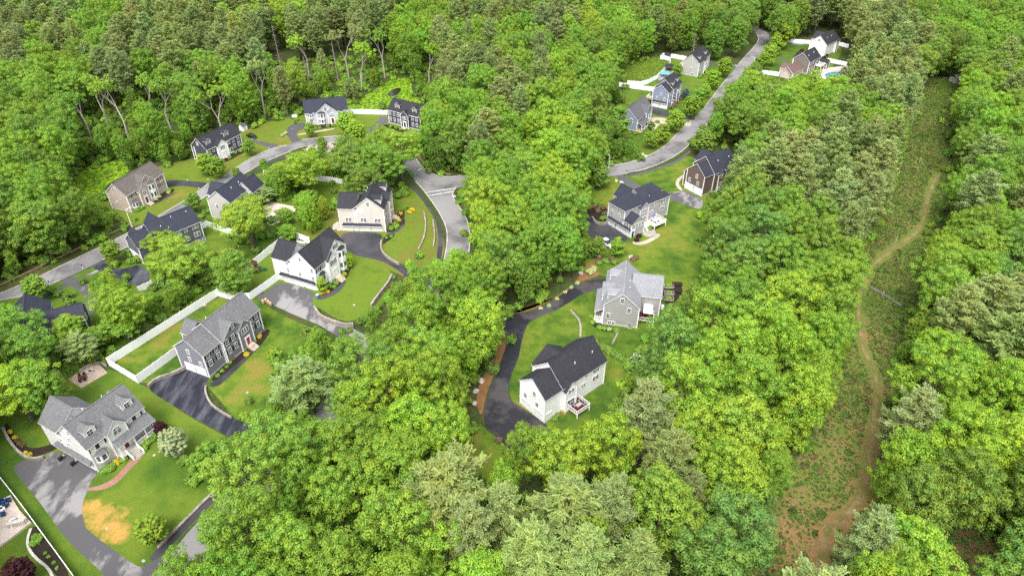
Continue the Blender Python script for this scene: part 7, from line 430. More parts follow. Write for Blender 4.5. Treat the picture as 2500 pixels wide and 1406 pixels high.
# I: brown house
h=House((64.4,210.5),36,'w_brown','r_navy','brown house with two white garage doors beside the bend of the street')
h.box(0,4.9,.05,7.7,7.4,3.2); h.box(4.7,16,-.15,9.4,7.4,4.4); h.box(8,14.6,6,11.5,7.2,3.0,'v'); h.box(1.2,4.6,7.2,9.8,5.2,1.4); h.box(6.4,10,-.8,3,6.6,1.8,'v')
h.wins('L',[(3.4,6.2),(6.2,3.8),(2.5,3.8)],w=.75,h=1.25); h.garage('L',.4,3.6); h.garage('L',4.2,7.4); h.wins('R',[(8.1,5.8,dict(o=-.8)),(12.6,6.2),(15,6.2),(12.6,3.4)],o=-.15); h.win('R',8.2,2.4,2,2,'pair',o=-.8)
h.deck([(6.5,-3.4),(10.5,-3.4),(10.5,-.85),(6.5,-.85)],1.2,'maroon',[(6.6,-.95),(6.6,-3.35),(10.4,-3.35),(10.4,-.3)]); h.vent((8.5,2.4,9.9),(14,2.4,9.9)); h.done()
# J: tan house
h=House((-123.8,196.5),72,'w_tan','r_brown','tan house with a brown roof and red front door on the left street')
h.box(0,16.8,0,7.7,6.2,3.4); h.box(5.2,12.1,-.6,4,6.15,3.2,'v'); h.box(4.3,8.3,-1.0,3,5.6,1.8,'v')
h.wins('R',[(1.0,5.2),(2.9,5.2)],sh='dkred'); h.bay('R',2.3,.9,2.9,2.5); h.win('R',6.3,4.1,1.3,1.0,'arch',o=-1.0); h.door('R',6.3,.6,'dkred',o=-1.0); h.win('R',7.9,7.7,.9,1.2,sh=bl,o=-.6); h.bay('R',10,.5,5.9,2.6,.8,o=-.6,tiers=2); h.wins('R',[(12.9,5.2),(15.2,5.2),(12.9,2.9),(15.2,2.9)],sh='dkred'); h.wins('L',[(4.5,7.3),(4.6,2.5)],w=.7,h=1.3); h.steps(5.4,7.2,-1.1,.55,3); h.done()
# K: navy house with white centre
h=House((-110.8,231.8),62,'w_navy','r_dark','dark navy house with a white gabled centre and two dormers')
h.box(0,16,0,7.8,5.7,3.5)
t=MB(); h.box(4.1,8.5,-1.0,3.5,5.4,1.8,'v',w=t); t.build('porch_front',M['w_white'],h.e)
h.win('R',6.2,4.4,1.9,1.3,'tri',o=-1.0); h.door('R',6.2,.5,'white_door',o=-1.0); h.wins('R',[(.9,4.6),(2.8,4.6),(10.2,4.6),(12.3,4.6),(14.6,4.6),(12.3,2.2),(14.6,2.2)]); h.bay('R',2.2,.5,2.9,2.6); h.bay('R',10,.5,2.9,2.6); h.wins('L',[(4.2,7.1),(1.2,1.8)],w=.8,h=1.2); h.dormer(2.2,1.0,6.3,2.1,1.7,.85,4.); h.dormer(10.6,1.0,6.3,2.1,1.7,.85,4.)
m=MB(); m.box(-.3,-.05,6.2,6.5,0,5.5); m.build('drain_pipe',M['trim'],h.e); h.steps(5.2,7.2,-1.1,.5,3); h.done()
# L: pale grey house
h=House((-84,267.4),16,'w_lgrey','r_navy','pale grey house with white trim facing the cul-de-sac head on')
h.box(0,16.7,0,8,5.2,3.9); h.box(4.4,12.4,-.6,4,5.15,3.3,'v'); h.box(8.7,12.6,-1.0,3,4.9,1.6,'v')
h.wins('R',[(2.0,3.9),(2.0,1.5),(14.2,3.8),(14.2,1.4),(8.0,6.4,dict(o=-.6,w=.8))],sh=None); h.bay('R',6.3,.4,4.9,2.6,.8,o=-.6,tiers=2); h.win('R',10.4,3.4,1.5,.8,'arch',o=-1.0); h.door('R',10.4,.4,'dkred',o=-1.0); h.bay('R',2.0,2.9,4.9,2.1,.5); h.bay('R',14.2,2.9,4.9,2.1,.5); h.steps(9.5,11.4,-1.1,.4,2); h.done()
# M: navy house by pond
h=House((-51,270.8),-29.8,'w_navy','r_dark','dark navy house with white window frames partly hidden by a tree near the pond')
h.box(0,16,0,8,5.8,3.4); h.box(7.0,10.6,-.9,3.4,5.3,1.7,'v')
h.wins('R',[(.9,4.5),(3.0,4.5),(4.9,4.5),(6.2,4.5),(.9,2.0),(3.0,2.0),(4.9,2.0),(6.2,2.0),(12.2,4.5),(14.2,4.5),(12.2,2.0),(14.2,2.0)],w=.8,h=1.3); h.win('R',8.8,4.2,1.8,1.2,'tri',o=-.9); h.door('R',8.8,.4,'shutter',o=-.9); h.dormer(4.0,1.1,6.4,2.1,1.7,.85,4.); h.dormer(12.6,1.1,6.4,2.1,1.7,.85,4.); h.steps(7.8,9.8,-1,.4,2); h.done()
# P, Q, R: the row along the far street
h=House((87.6,328.4),60,'w_pgrey','r_dark','light grey house with a plain gable end, last of the row along the far street')
h.box(0,16.6,0,8,6.5,3.4); h.box(6.5,10.3,-.9,3,6.0,1.7,'v'); h.wins('L',[(4,8.0),(3.8,3.4),(2.6,.9)],w=.7,h=1.2); h.wins('R',[(1.5,5.4),(3.8,5.4),(12,5.4),(14.6,5.4),(1.5,2.6),(3.8,2.6),(12,2.6),(14.6,2.6)]); h.win('R',8.4,5,1.7,1.2,'pair',o=-.9); h.door('R',8.4,.9,'white_door',o=-.9); h.dormer(3.6,1.0,7.0,1.8,1.5,.7); h.dormer(12.4,1.0,7.0,1.8,1.5,.7)
h.deck([(1,8.02),(6,8.02),(6,10.6),(1,10.6)],2.6,'wood_grey',[(1.05,8.1),(1.05,10.5),(5.9,10.5),(5.9,8.1)]); h.steps(7.4,9.4,-1,.8,3); h.done()
h=House((66,288),60,'w_blue','r_dark','blue-grey house with two white garage doors in the gable end on the far street')
h.box(0,5,.05,7,7.2,2.7); h.box(4.8,15.5,-.3,8,7.2,3.6); h.box(8.2,11.6,-1.1,3,6.6,1.6,'v'); h.wins('L',[(3.4,5.9),(4.9,4.0),(1.6,4.0)],w=.7,h=1.2); h.pent('L',.2,6.9,2.8,.7); h.garage('L',.4,3.2); h.garage('L',3.8,6.6)
h.wins('R',[(1.6,5.6),(3.4,5.6),(6.4,5.8,dict(o=-.3)),(13.4,5.8,dict(o=-.3)),(6.4,2.8,dict(o=-.3)),(13.4,2.8,dict(o=-.3)),(2.4,2.8)]); h.win('R',9.9,5.2,1.6,1.2,'pair',o=-1.1); h.dormer(7.2,.8,7.8,1.8,1.5,.7); h.dormer(13,.8,7.8,1.8,1.5,.7); h.bay('R',5.9,.9,2.9,2,.7,o=-.3)
h.deck([(1,7.1),(4.7,7.1),(4.7,10),(1,10)],2.8,'wood',[(1.05,7.3),(1.05,9.9),(4.6,9.9)],'wood'); h.done()
h=House((49.6,264.1),60,'w_blue','r_mid','blue-grey house with a grey roof nearest the inside bend of the far street')
h.box(0,16,0,8.5,4.9,3.7); h.box(7.6,13,-.8,4,5.4,2.4,'v'); h.box(9.6,12,-1.1,2,4.8,1.2,'v'); h.shed_roof('porch_roof',.2,7.4,-2.2,-.02,2.7,3.7); h.posts([(.4,-2),(3.8,-2),(7.2,-2)],.3,2.7); h.deck([(.3,-2.1),(7.4,-2.1),(7.4,-.05),(.3,-.05)],.35,'wood_grey'); h.wins('R',[(1.6,4.2),(4.8,4.2),(2,1.6),(5.4,1.6)],h=1.1); h.win('R',10.8,4.2,1.3,1.1,'arch',o=-1.1); h.win('R',10.6,1.6,1.8,1.4,'pair',o=-1.1); h.wins('R',[(14.5,4.0),(14.5,1.6)],h=1.1); h.win('L',2.6,3.9,1.0,1.8,sh=None); h.done()
# S, T: far right pair
h=House((158.8,359.1),46,'w_white','r_dark','white house with dark roof, farthest of all at the upper right')
h.box(0,15,0,8.5,6.4,3.6); h.box(6,14.6,6,10.5,6.3,2.8,'v'); h.box(11,14,-.8,2,5.8,1.2,'v'); h.win('L',4.3,7.9,.8,1.3); h.wins('R',[(2.5,5.2),(5.2,5.2),(8,5.2),(2.5,2.4),(5.2,2.4),(12.4,5,dict(o=-.8))],w=.8); h.vent((4,2.2,8.5),(9,2.2,8.5)); h.done()
h=House((141.7,333.7),47,'w_dbrown','r_dark','dark house with a pink garage wing and red roof beside the blue swimming pool')
h.box(0,12.2,0,8,5.9,3.5); h.box(2,5,6,9,5.4,1.4,'v'); h.box(7.5,10.5,6,9,5.4,1.4,'v')
t=MB(); tr=h.Rf; h.Rf=MB(); h.box(-11.4,-.02,2.2,8.6,2.7,2.3,'u',w=t); h.box(-7,-2.5,6,10.5,2.6,1.9,'v',w=t); h.box(-12.6,-11.2,3.0,7.6,2.3,1.9,'u',w=t,trim=False); g=t.build('garage_wing',M['w_pink'],h.e); h.Rf.build('roof',[M['r_red'],M['trim']],g); h.Rf=tr
h.deck([(7.6,-3.2),(11.6,-3.2),(11.6,-.05),(7.6,-.05)],2.6,'wood_grey',[(7.7,-.2),(7.7,-3.1),(11.5,-3.1),(11.5,-.2)]); h.box(12.3,15.4,-4,-.2,3.2,1.4,'v'); h.wins('R',[(2,4.6),(5,4.6),(9.5,4.6),(2,1.8),(5,1.8)],w=.9); h.vent((2,2.0,8.0),(8,2.2,8.2)); h.done()
# N, E, O: houses behind the yard trees
h=House((-87.9,191.2),74,'w_ncream','r_navy','cream-grey house with dark twin roof ridges half hidden by a big yard tree')
h.box(0,13.2,.8,9,6.8,3.3); h.box(8.6,14.8,-1.5,4.5,6.4,3.0,'u'); h.box(3,9,6,11,6.7,2.8,'v'); h.wins('L',[(2.6,4.5),(6,4.5),(2.6,2.0)],w=.8); h.wins('R',[(2,5.4,dict(o=.8)),(6,5.4,dict(o=.8)),(4,2.4,dict(o=.8))]); h.vent((5,3.2,8.9),(9,3.2,8.9)); h.done()
h=House((-106.9,166.8),50,'w_dslate','r_navy','dark slate house seen from behind with four vent pipes, beside the left street')
h.box(5.2,19,0,8.6,6.05,3.5); h.box(0,5.4,.4,7.8,5.6,2.9); h.box(7,12,6,11,5.9,3.1,'v'); h.box(1.5,4.5,6,9.6,5.3,2.0,'v'); h.box(8.4,11.4,-.7,3,5.0,1.2,'v')
h.wins('R',[(17.2,5.0),(17.2,2.3)],w=1.7,h=1.3,st='pair'); h.wins('R',[(14.2,4.9),(12.2,4.6),(14.2,1.9)],w=.9,h=.9); h.garage('L',1.2,4.2,o=0); h.garage('L',4.6,7.2,o=0); h.vent((8.5,2.2,7.9),(10.2,1.2,7.0),(12.5,3.4,8.8),(17.2,3.2,8.7)); h.done()
h=House((-111.6,128.6),118,'w_navy','r_navy','dark navy house under the yard trees near the left edge of the photo')
h.box(0,14,0,8.6,6.2,3.6); h.box(3,10,-7.5,1,5.4,2.6,'v'); h.wins('L',[(4.3,7.6),(2.4,5.0),(6.2,5.0),(4.3,2.2)],w=1.3,h=1.3,st='pair'); h.wins('R',[(6.5,4.0,dict(o=-7.5))],w=1.2,h=1.2,st='pair'); h.deck([(-4,.5),(-.05,.5),(-.05,6),(-4,6)],1.6,'wood_grey',[(-.2,.6),(-3.9,.6),(-3.9,5.9),(-.2,5.9)]); h.done()
# ---------------------------------------------------------------- ground sheets
def chaikin(p,n=2,closed=True):
    for _ in range(n):
        q=[]; L=len(p)
        for i in range(L if closed else L-1):
            a,b=p[i],p[(i+1)%L]; q+=[(a[0]*.75+b[0]*.25,a[1]*.75+b[1]*.25),(a[0]*.25+b[0]*.75,a[1]*.25+b[1]*.75)]
        p=q if closed else [p[0]]+q+[p[-1]]
    return p
def sheet(name,key,pts,z,smooth=1,kind='structure'):
    p=chaikin(pts,2) if smooth else pts
    bm=bmesh.new(); f=bm.faces.new([bm.verts.new((x,y,0)) for x,y in p]); bm.normal_update()
    if f.normal.z<0: f.normal_flip()
    bmesh.ops.triangulate(bm,faces=[f]); me=bpy.data.meshes.new(name); bm.to_mesh(me); bm.free(); me.materials.append(M[key])
    return place(name,me,None,(0,0,z),kind=kind)
b=MB(); b.add([(-1500,-300,0),(1500,-300,0),(1500,2200,0),(-1500,2200,0)],[(0,1,2,3)]); b.build('ground',M['floor'],kind='structure')
zc={}
for i,(n,k,z,s,p) in enumerate(GROUND):
    zc[n]=zc.get(n,0)+1; z=z+.0011*zc[n]
    if n in('swimming_pool',):
        o=sheet(n,k,p,z,s,kind='thing'); lab={'poolB':'bright blue swimming pool on the pale terrace of the far right house','poolP':'grey-blue swimming pool seen between the yard trees','poolL':'light blue pool glimpsed behind the trees left of the street bend'}[k]; tag(o,lab,'swimming pool')
        rim=MB(); q=chaikin(p,2)
        for a_,b_ in zip(q,q[1:]+q[:1]): rim.obox(a_,b_,.45,-.03,.06)
        rim.build('coping',M['concrete'],o)
    else: sheet(n,k,p,z,s)
def ribbon(pts,w,smooth=2):
    p=chaikin(pts,smooth,False); L=[];Rr=[]
    for i,q in enumerate(p):
        a=p[max(i-1,0)]; c=p[min(i+1,len(p)-1)]; d=Vector((c[0]-a[0],c[1]-a[1])).normalized(); n=Vector((-d.y,d.x))*w/2
        L.append((q[0]+n.x,q[1]+n.y)); Rr.append((q[0]-n.x,q[1]-n.y))
    return p,L,Rr
def strip(name,key,pts,w,z,h=0,kind='structure',**k):
    p,L,Rr=ribbon(pts,w); m=MB(); n=len(p); vs=[(x,y,h) for x,y in L]+[(x,y,h) for x,y in Rr]; fs=[(i,n+i,n+i+1,i+1) for i in range(n-1)]
    if h:
        vs+=[(x,y,-.05) for x,y in L]+[(x,y,-.05) for x,y in Rr]; fs+=[(2*n+i,i,i+1,2*n+i+1) for i in range(n-1)]+[(n+i,3*n+i,3*n+i+1,n+i+1) for i in range(n-1)]+[(0,2*n,3*n,n),(n-1,2*n-1,4*n-1,3*n-1)]
    m.add(vs,fs); return m.build(name,M[key],None,(0,0,z),kind=kind,**k)
for p in KERB: strip('kerb','granite',p,.32,.05,.13)
for p,w in MARK: strip('road_marking','trim',p,w,.068)
strip('trail','trail',[(x+random.uniform(-.35,.35),y) for x,y in chaikin(PATH,1,False)],.95,.04)
# ---------------------------------------------------------------- fences, walls, rails
def fence(pts,h,label):
    e=empty('vinyl_fence',(pts[0][0],pts[0][1],0),label=label,cat='fence',group='white vinyl fences'); ox,oy=pts[0]; pc={}
    pm=MB(); pm.box(-.065,.065,-.05,.05,0,h+.06); pm.add([(-.1,-.1,h+.06),(.1,-.1,h+.06),(.1,.1,h+.06),(-.1,.1,h+.06),(0,0,h+.2)],[(3,2,1,0),(0,1,4),(1,2,4),(2,3,4),(3,0,4)]); post=pm.mesh('post',M['vinyl'])
    for a,b in zip(pts[:-1],pts[1:]):
        L=math.hypot(b[0]-a[0],b[1]-a[1]); n=max(1,round(L/2.4)); d=L/n; an=math.atan2(b[1]-a[1],b[0]-a[0])
        key=round(d,1)
        if key not in pc:
            m=MB(); m.box(.063,d-.063,-.038,.038,.04,h-.02)
            m.box(.064,d-.064,-.046,.046,h-.019,h+.03); pc[key]=m.mesh('panel',M['vinyl'])
        for i in range(n):
            x,y=a[0]+(b[0]-a[0])*i/n-ox,a[1]+(b[1]-a[1])*i/n-oy; place('post',post,e,(x,y,0),an); place('panel',pc[key],e,(x,y,0),an,(d/key,1,1))
    place('post',post,e,(pts[-1][0]-ox,pts[-1][1]-oy,0))
for p,h_,l in FENCES: fence(p,h_,l)
def wall(pts,h,t,label):
    p=chaikin(pts,2,False); m=MB(); _,L,Rr=ribbon(p,t,0); n=len(p)
    # courses of slightly stepped stone, with a cap
    k=max(1,int(h/.3)); 
    for c in range(k):
        z0,z1=h*c/k,h*(c+1)/k-.02
        for i in range(n-1):
            o=random.uniform(-.03,.03); 
            def off(A,B,s): return (A[0]+(A[0]-B[0])*s,A[1]+(A[1]-B[1])*s)
            q=[off(L[i],Rr[i],o),off(L[i+1],Rr[i+1],o),off(Rr[i+1],L[i+1],o),off(Rr[i],L[i],o)]; zz=z1+(random.uniform(-.06,.06) if c==k-1 else 0)
            m.add([(x,y,z0) for x,y in q]+[(x,y,zz) for x,y in q],[(4,7,6,5),(0,4,5,1),(1,5,6,2),(2,6,7,3),(3,7,4,0)])
    m.build('stone_wall',M['rubble' if 'rubble' in label else 'stonewall'],label=label,cat='wall')
for p,z,t,l in WALLS: wall(p,z,t,l)
def rail_(pts,label):
    e=empty('guard_rail',(0,0,0),label=label,cat='guard rail'); p=chaikin(pts,1,False); m=MB()
    for a,b in zip(p[:-1],p[1:]): m.obox(a,b,.12,.55,.8)
    m.build('beam',M['wood'],e); pm=MB(); pm.box(-.1,.1,-.1,.1,0,.9); pme=pm.mesh('post',M['wood'])
    for a,b in zip(p[:-1],p[1:]):
        L=math.hypot(b[0]-a[0],b[1]-a[1]); n=max(1,round(L/2.5))
        for i in range(n): place('post',pme,e,(a[0]+(b[0]-a[0])*i/n,a[1]+(b[1]-a[1])*i/n,0))
for p,l in RAILS: rail_(p,l)

# ---------------------------------------------------------------- foliage meshes
def unit(v): return v/np.maximum(np.linalg.norm(v,axis=-1,keepdims=True),1e-6)
def leaf_arrays(Cn,N,size,asp=.8):
    n=len(Cn); N=unit(N); r=rs.normal(size=(n,3)); t=unit(np.cross(N,r)); b=np.cross(N,t); s=size[:,None] if hasattr(size,'__len__') else size
    t=t*s; b=b*s*asp; bend=N*s*.25
    return np.stack([Cn-t-b*.5-bend,Cn+t*.2-b,Cn+t+b*.5-bend,Cn-t*.2+b],1).reshape(-1,3)
def crown(name,mats,V,extra=None):
    "quads V (n*4,3), extra MB for wood in the same mesh (material 1)"
    n=len(V)//4; me=bpy.data.meshes.new(name); ev=extra.v if extra else []; ef=extra.f if extra else []
    allv=np.concatenate([V,np.array(ev).reshape(-1,3)]) if ev else V
    loops=np.concatenate([np.arange(n*4),np.array([i+n*4 for f in ef for i in f],int)]) if ef else np.arange(n*4)
    cnt=np.concatenate([np.full(n,4),np.array([len(f) for f in ef],int)]) if ef else np.full(n,4)
    st=np.concatenate([[0],np.cumsum(cnt)[:-1]])
    me.vertices.add(len(allv)); me.vertices.foreach_set('co',allv.astype(np.float32).ravel()); me.loops.add(len(loops)); me.loops.foreach_set('vertex_index',loops.astype(np.int32))
    me.polygons.add(len(cnt)); me.polygons.foreach_set('loop_start',st.astype(np.int32)); me.polygons.foreach_set('loop_total',cnt.astype(np.int32))
    for m in mats: me.materials.append(m)
    mi=np.zeros(len(cnt),np.int32); mi[n:]=1; me.polygons.foreach_set('material_index',mi); me.update(calc_edges=True); return me
def sph(n,up=0.):
    v=unit(rs.normal(size=(n,3))); v[:,2]+=up; return unit(v)
def broad(zc,rx,rz,nl,lr,nc=12,nt=78,ls=.14,cr=(.55,.85),limb=True,trunk_r=.3,pale=False,h=20.,zmin=0.):
    "crown of lobes > clumps > leaves; unit tree 20 m tall, 5 m radius"
    Lb=[]
    for i in range(nl):
        for _ in range(40):
            d=sph(1,.12)[0]; f=rs.uniform(.5,.9); c=np.array([d[0]*rx*f,d[1]*rx*f,zc+d[2]*rz*f]); r=rs.uniform(*lr)
            if c[2]-r*.8<zmin: continue
            if all(np.linalg.norm((c-q[0]))>.7*(r+q[1]) for q in Lb): break
        Lb.append((c,r))
    CC=[];NN=[]
    for c,r in Lb:
        d=[]
        for k in range(nc):
            q=sph(12,.35); d.append(q[int(np.argmax([min([np.linalg.norm(x-y) for y in d] or [1]) for x in q]))])
        d=np.array(d); cc=c+d*r*rs.uniform(.85,1.1,(nc,1))*np.array([1,1,.85]); 
        for k in range(nc):
            rc=rs.uniform(*cr); e=sph(nt,.3); CC.append(cc[k]+e*rc*(1.08-.75*rs.uniform(0,1,(nt,1))**2.2)*np.array([1.05,1.05,.85])); NN.append(e*1.1+d[k]*.3+np.array([0,0,.35])+rs.normal(size=(nt,3))*.26)
    CC=np.concatenate(CC);NN=np.concatenate(NN); V=leaf_arrays(CC,NN,rs.uniform(ls*.7,ls*1.3,len(CC)))
    W=MB(); top=zc-rz*.15; bx,by=rs.uniform(-.4,.4,2)
    W.tube((0,0,-.3),(bx*.5,by*.5,top*.5),trunk_r*1.3,trunk_r,8); W.tube((bx*.5,by*.5,top*.5),(bx,by,top),trunk_r,trunk_r*.55,8)
    for c,r in Lb[::1 if nl<16 else 2]:
        z0=rs.uniform(.45,1.)*top; s=z0/top; W.tube((bx*s,by*s,z0),tuple(c),trunk_r*.4,.06,5)
    return V,W
def pine(h=24.,R0=4.4,z0=.25,nw=15,ls=.25,dens=1.):
    W=MB(); W.tube((0,0,-.3),(0,0,h*.55),.34,.22,8); W.tube((0,0,h*.55),(0,0,h*.985),.22,.05,6)
    CC=[];NN=[];DD=[]
    for i in range(nw):
        t=(i+.5)/nw; z=h*(z0+(1-z0)*t*.98); prof=R0*(max(.0,1-t**3.2)*.93+.07)*(.62+.38*min(1,t*3))
        nb=rs.randint(5,8); a0=rs.uniform(0,6.28)
        for k in range(nb):
            a=a0+k*6.283/nb+rs.uniform(-.3,.3); L=prof*rs.uniform(.62,1.15); up=rs.uniform(.02,.32)+.5*t
            d=np.array([math.cos(a),math.sin(a),up]); p0=np.array([0,0,z]); W.tube(tuple(p0),tuple(p0+d*L*.9),.06,.02,3)
            m=max(5,int(L*7.5*dens)); 
            s=rs.uniform(.18,1.,m)**.75; side=np.cross(d,[0,0,1.]); side/=np.linalg.norm(side); w=rs.normal(size=m)*.22*L*(1.15-s)
            c=p0+d[None]*(L*s)[:,None]+side[None]*w[:,None]+np.array([0,0,1])*rs.normal(size=m)[:,None]*.12+np.array([0,0,.16])*(s*s*L*.5)[:,None]
            for q in range(5):
                CC.append(c+rs.normal(size=c.shape)*.2); NN.append(rs.normal(size=c.shape)*.5+np.array([0,0,.8])); DD.append(np.tile(d,(len(c),1))+side[None]*(rs.normal(size=len(c))*.45)[:,None])
    CC=np.concatenate(CC);NN=np.concatenate(NN);DD=np.concatenate(DD); n=len(CC); N=unit(NN)
    # long thin sprays pointing outward and up
    out=unit(unit(DD)+rs.normal(size=CC.shape)*.35+np.array([0,0,.45])); t=unit(out-N*np.sum(out*N,1,keepdims=True)); b=np.cross(N,t); s=rs.uniform(ls*1.0,ls*2.0,(n,1)); t=t*s; b=b*s*.2
    V=np.stack([CC-t*.6-b*.5,CC-t*.6+b*.5,CC+t+b,CC+t-b],1).reshape(-1,3)
    return V,W
def bush(r=1.,n=26,nt=26,ls=.16,flat_=.8):
    d=sph(n,.25); d[:,2]=np.abs(d[:,2])*1.0; cc=d*r*rs.uniform(.5,.8,(n,1))*np.array([1,1,flat_])+np.array([0,0,r*.25]); CC=[];NN=[]
    for k in range(n):
        e=sph(nt,.3); CC.append(cc[k]+e*r*.34*rs.uniform(.5,1.1,(nt,1))); NN.append(e+d[k]*.6+np.array([0,0,.5])+rs.normal(size=(nt,3))*.4)
    CC=np.concatenate(CC);NN=np.concatenate(NN); W=MB()
    for k in range(0,n,4): W.tube((0,0,0),tuple(cc[k]),.04*r,.015*r,4)
    return leaf_arrays(CC,NN,rs.uniform(ls*.7,ls*1.3,len(CC))*r),W
def cone(h=3.,r=.55,n=520,ls=.11):
    t=rs.uniform(0,1,n)**1.5; a=rs.uniform(0,6.283,n); rr=r*(1-t)**.8*rs.uniform(.75,1.05,n); C_=np.stack([rr*np.cos(a),rr*np.sin(a),.1+t*h*.97],1); N=np.stack([np.cos(a),np.sin(a),np.full(n,.6)],1)+rs.normal(size=(n,3))*.4
    W=MB(); W.tube((0,0,0),(0,0,h*.5),.07,.04,5); return leaf_arrays(C_,N,np.full(n,ls)*rs.uniform(.8,1.4,n)),W
LF,ND,BK=M['leaf'],M['needle'],M['bark']
FOR=[broad(13.0,5.0,6.6,rs.randint(13,17),(1.55,2.35)) for _ in range(6)]
EDGE=[broad(10.2,4.7,9.2,30,(1.2,1.9),nc=11,nt=66,zmin=.9) for _ in range(4)]
PIN=[pine() for _ in range(3)]+[pine(24,4.7,.34,12,.27,1.15) for _ in range(2)]
def split(L,leafm,bk=BK): return [(crown('crown',[leafm],V),W.mesh('trunk',bk)) for V,W in L]
FORm,EDGm,PINm=split(FOR,LF),split(EDGE,LF),split(PIN,ND)
TN=['bright yellow-green','mid green','dark green','blue-green','pale sage green','grey-green']; ORD=['first','second','third','fourth','fifth']
def tree(name,pair,x,y,rz,sx,sz,c,label,cat='tree',group=None):
    e=empty(name,(x,y,0),rz,label=label,cat=cat,group=group); e.scale=(sx,sx*random.uniform(.92,1.08),sz)
    k=place('crown',pair[0],e); tint(k,c); place('trunk',pair[1],e); return e
I=np.array(TREES).reshape(-1,9)
for k,x,y,h_,r,c,ed,lm,od in I.tolist():
    x,y,h_,r=x/10,y/10,h_/10,r/10; cd='YGDBPQ'[c]; rz=random.uniform(0,6.28); nm='pine' if k else 'broadleaf tree'
    lab=f"{TN[c]} {nm}, {ORD[od]} of its colour from {LM[lm]}" if od<5 else f"{TN[c]} {nm} deeper in the wood around {LM[lm]}"
    if k: tree('pine_tree',random.choice(PINm),x,y,rz,r/4.2,h_/24,cd,lab,'pine','pines of the woodland')
    else: tree('broadleaf_tree',random.choice(EDGm if ed else FORm),x,y,rz,r/4.9,h_/19.6,cd,lab,'tree','broadleaf trees of the woodland')
# ---- far woods and ground cover as scattered masses
def scatter(name,me_list,P,rz,S,T_,idx,label=None,cat=None):
    col=bpy.data.collections.new(name+'_kinds')
    for i,m in enumerate(me_list):
        o=bpy.data.objects.new('kind_%02d'%i,m); col.objects.link(o)
    me=bpy.data.meshes.new(name); n=len(P); me.vertices.add(n); me.vertices.foreach_set('co',np.asarray(P,np.float32).ravel())
    def at(nm,ty,arr,key):
        a=me.attributes.new(nm,ty,'POINT'); a.data.foreach_set(key,np.asarray(arr).ravel())
    at('rz','FLOAT_VECTOR',np.stack([np.zeros(n),np.zeros(n),rz],1).astype(np.float32),'vector'); at('sc','FLOAT_VECTOR',np.asarray(S,np.float32),'vector'); at('tint','FLOAT_COLOR',np.concatenate([T_,np.ones((n,1))],1).astype(np.float32),'color'); at('idx','INT',np.asarray(idx,np.int32),'value')
    o=place(name,me,kind='stuff')
    if label: tag(o,label,cat)
    ng=bpy.data.node_groups.new(name,'GeometryNodeTree'); ng.interface.new_socket('Geometry',in_out='INPUT',socket_type='NodeSocketGeometry'); ng.interface.new_socket('Geometry',in_out='OUTPUT',socket_type='NodeSocketGeometry')
    N=ng.nodes.new; gi,go=N('NodeGroupInput'),N('NodeGroupOutput'); ip=N('GeometryNodeInstanceOnPoints'); ci=N('GeometryNodeCollectionInfo'); ci.inputs['Collection'].default_value=col; ci.inputs['Separate Children'].default_value=True; ci.inputs['Reset Children'].default_value=True
    def na(nm,ty): x=N('GeometryNodeInputNamedAttribute'); x.data_type=ty; x.inputs['Name'].default_value=nm; return [s for s in x.outputs if s.enabled and s.name=='Attribute'][0]
    l=ng.links.new; l(gi.outputs[0],ip.inputs['Points']); l(ci.outputs[0],ip.inputs['Instance']); ip.inputs['Pick Instance'].default_value=True
    l(na('idx','INT'),ip.inputs['Instance Index']); l(na('rz','FLOAT_VECTOR'),ip.inputs['Rotation']); l(na('sc','FLOAT_VECTOR'),ip.inputs['Scale']); l(ip.outputs[0],go.inputs[0])
    o.modifiers.new('scatter','NODES').node_group=ng; return o
def both(L,leafm,bk=BK): return [crown('tree',[leafm,bk],V,W) for V,W in L]
TA=np.array([TINT[c] for c in 'YGDBPQ'])
def jit(T_,j=.14): n=len(T_); return T_*(1+rs.uniform(-j,j,(n,1)))*(1+rs.uniform(-.1,.1,(n,3)))
def far(name,data,meshes,edge_off,rref,href,label,cat):
    a=np.array(data).reshape(-1,3); n=len(a); code=a[:,2]; c=code%10; e=code//10%2; sz=code//20
    r=np.array([5.6,4.4,2.9,1.9])[sz]*rs.uniform(.92,1.08,n)/rref*(4.9/5.1); hh=np.array([21.5,19.,14.,8.])[sz]*rs.uniform(.92,1.08,n)*np.where(c>3,1.15,1.)/href
    idx=np.where(e>0,edge_off+rs.randint(0,max(1,len(meshes)-edge_off),n),rs.randint(0,edge_off,n)) if edge_off<len(meshes) else rs.randint(0,len(meshes),n)
    P=np.stack([a[:,0]+rs.uniform(-.5,.5,n),a[:,1]+rs.uniform(-.5,.5,n),np.zeros(n)],1)
    return scatter(name,meshes,P,rs.uniform(0,6.28,n),np.stack([r,r,hh],1),jit(TA[c]),idx,label,cat)
far('broadleaf_forest',FARB,both(FOR,LF)+both(EDGE,LF),6,4.9,19.6,'the rest of the green broadleaf forest stretching away from the houses','forest')
far('pine_forest',FARP,both(PIN,ND),5,4.2,24.,'the rest of the grey-green pines spread through the forest','forest')
def inside(poly,P):
    ins=np.zeros(len(P),bool); j=len(poly)-1
    for i in range(len(poly)):
        (xi,yi),(xj,yj)=poly[i],poly[j]; ins^=((yi>P[:,1])!=(yj>P[:,1]))&(P[:,0]<(xj-xi)*(P[:,1]-yi)/((yj-yi) or 1e-9)+xi); j=i
    return ins
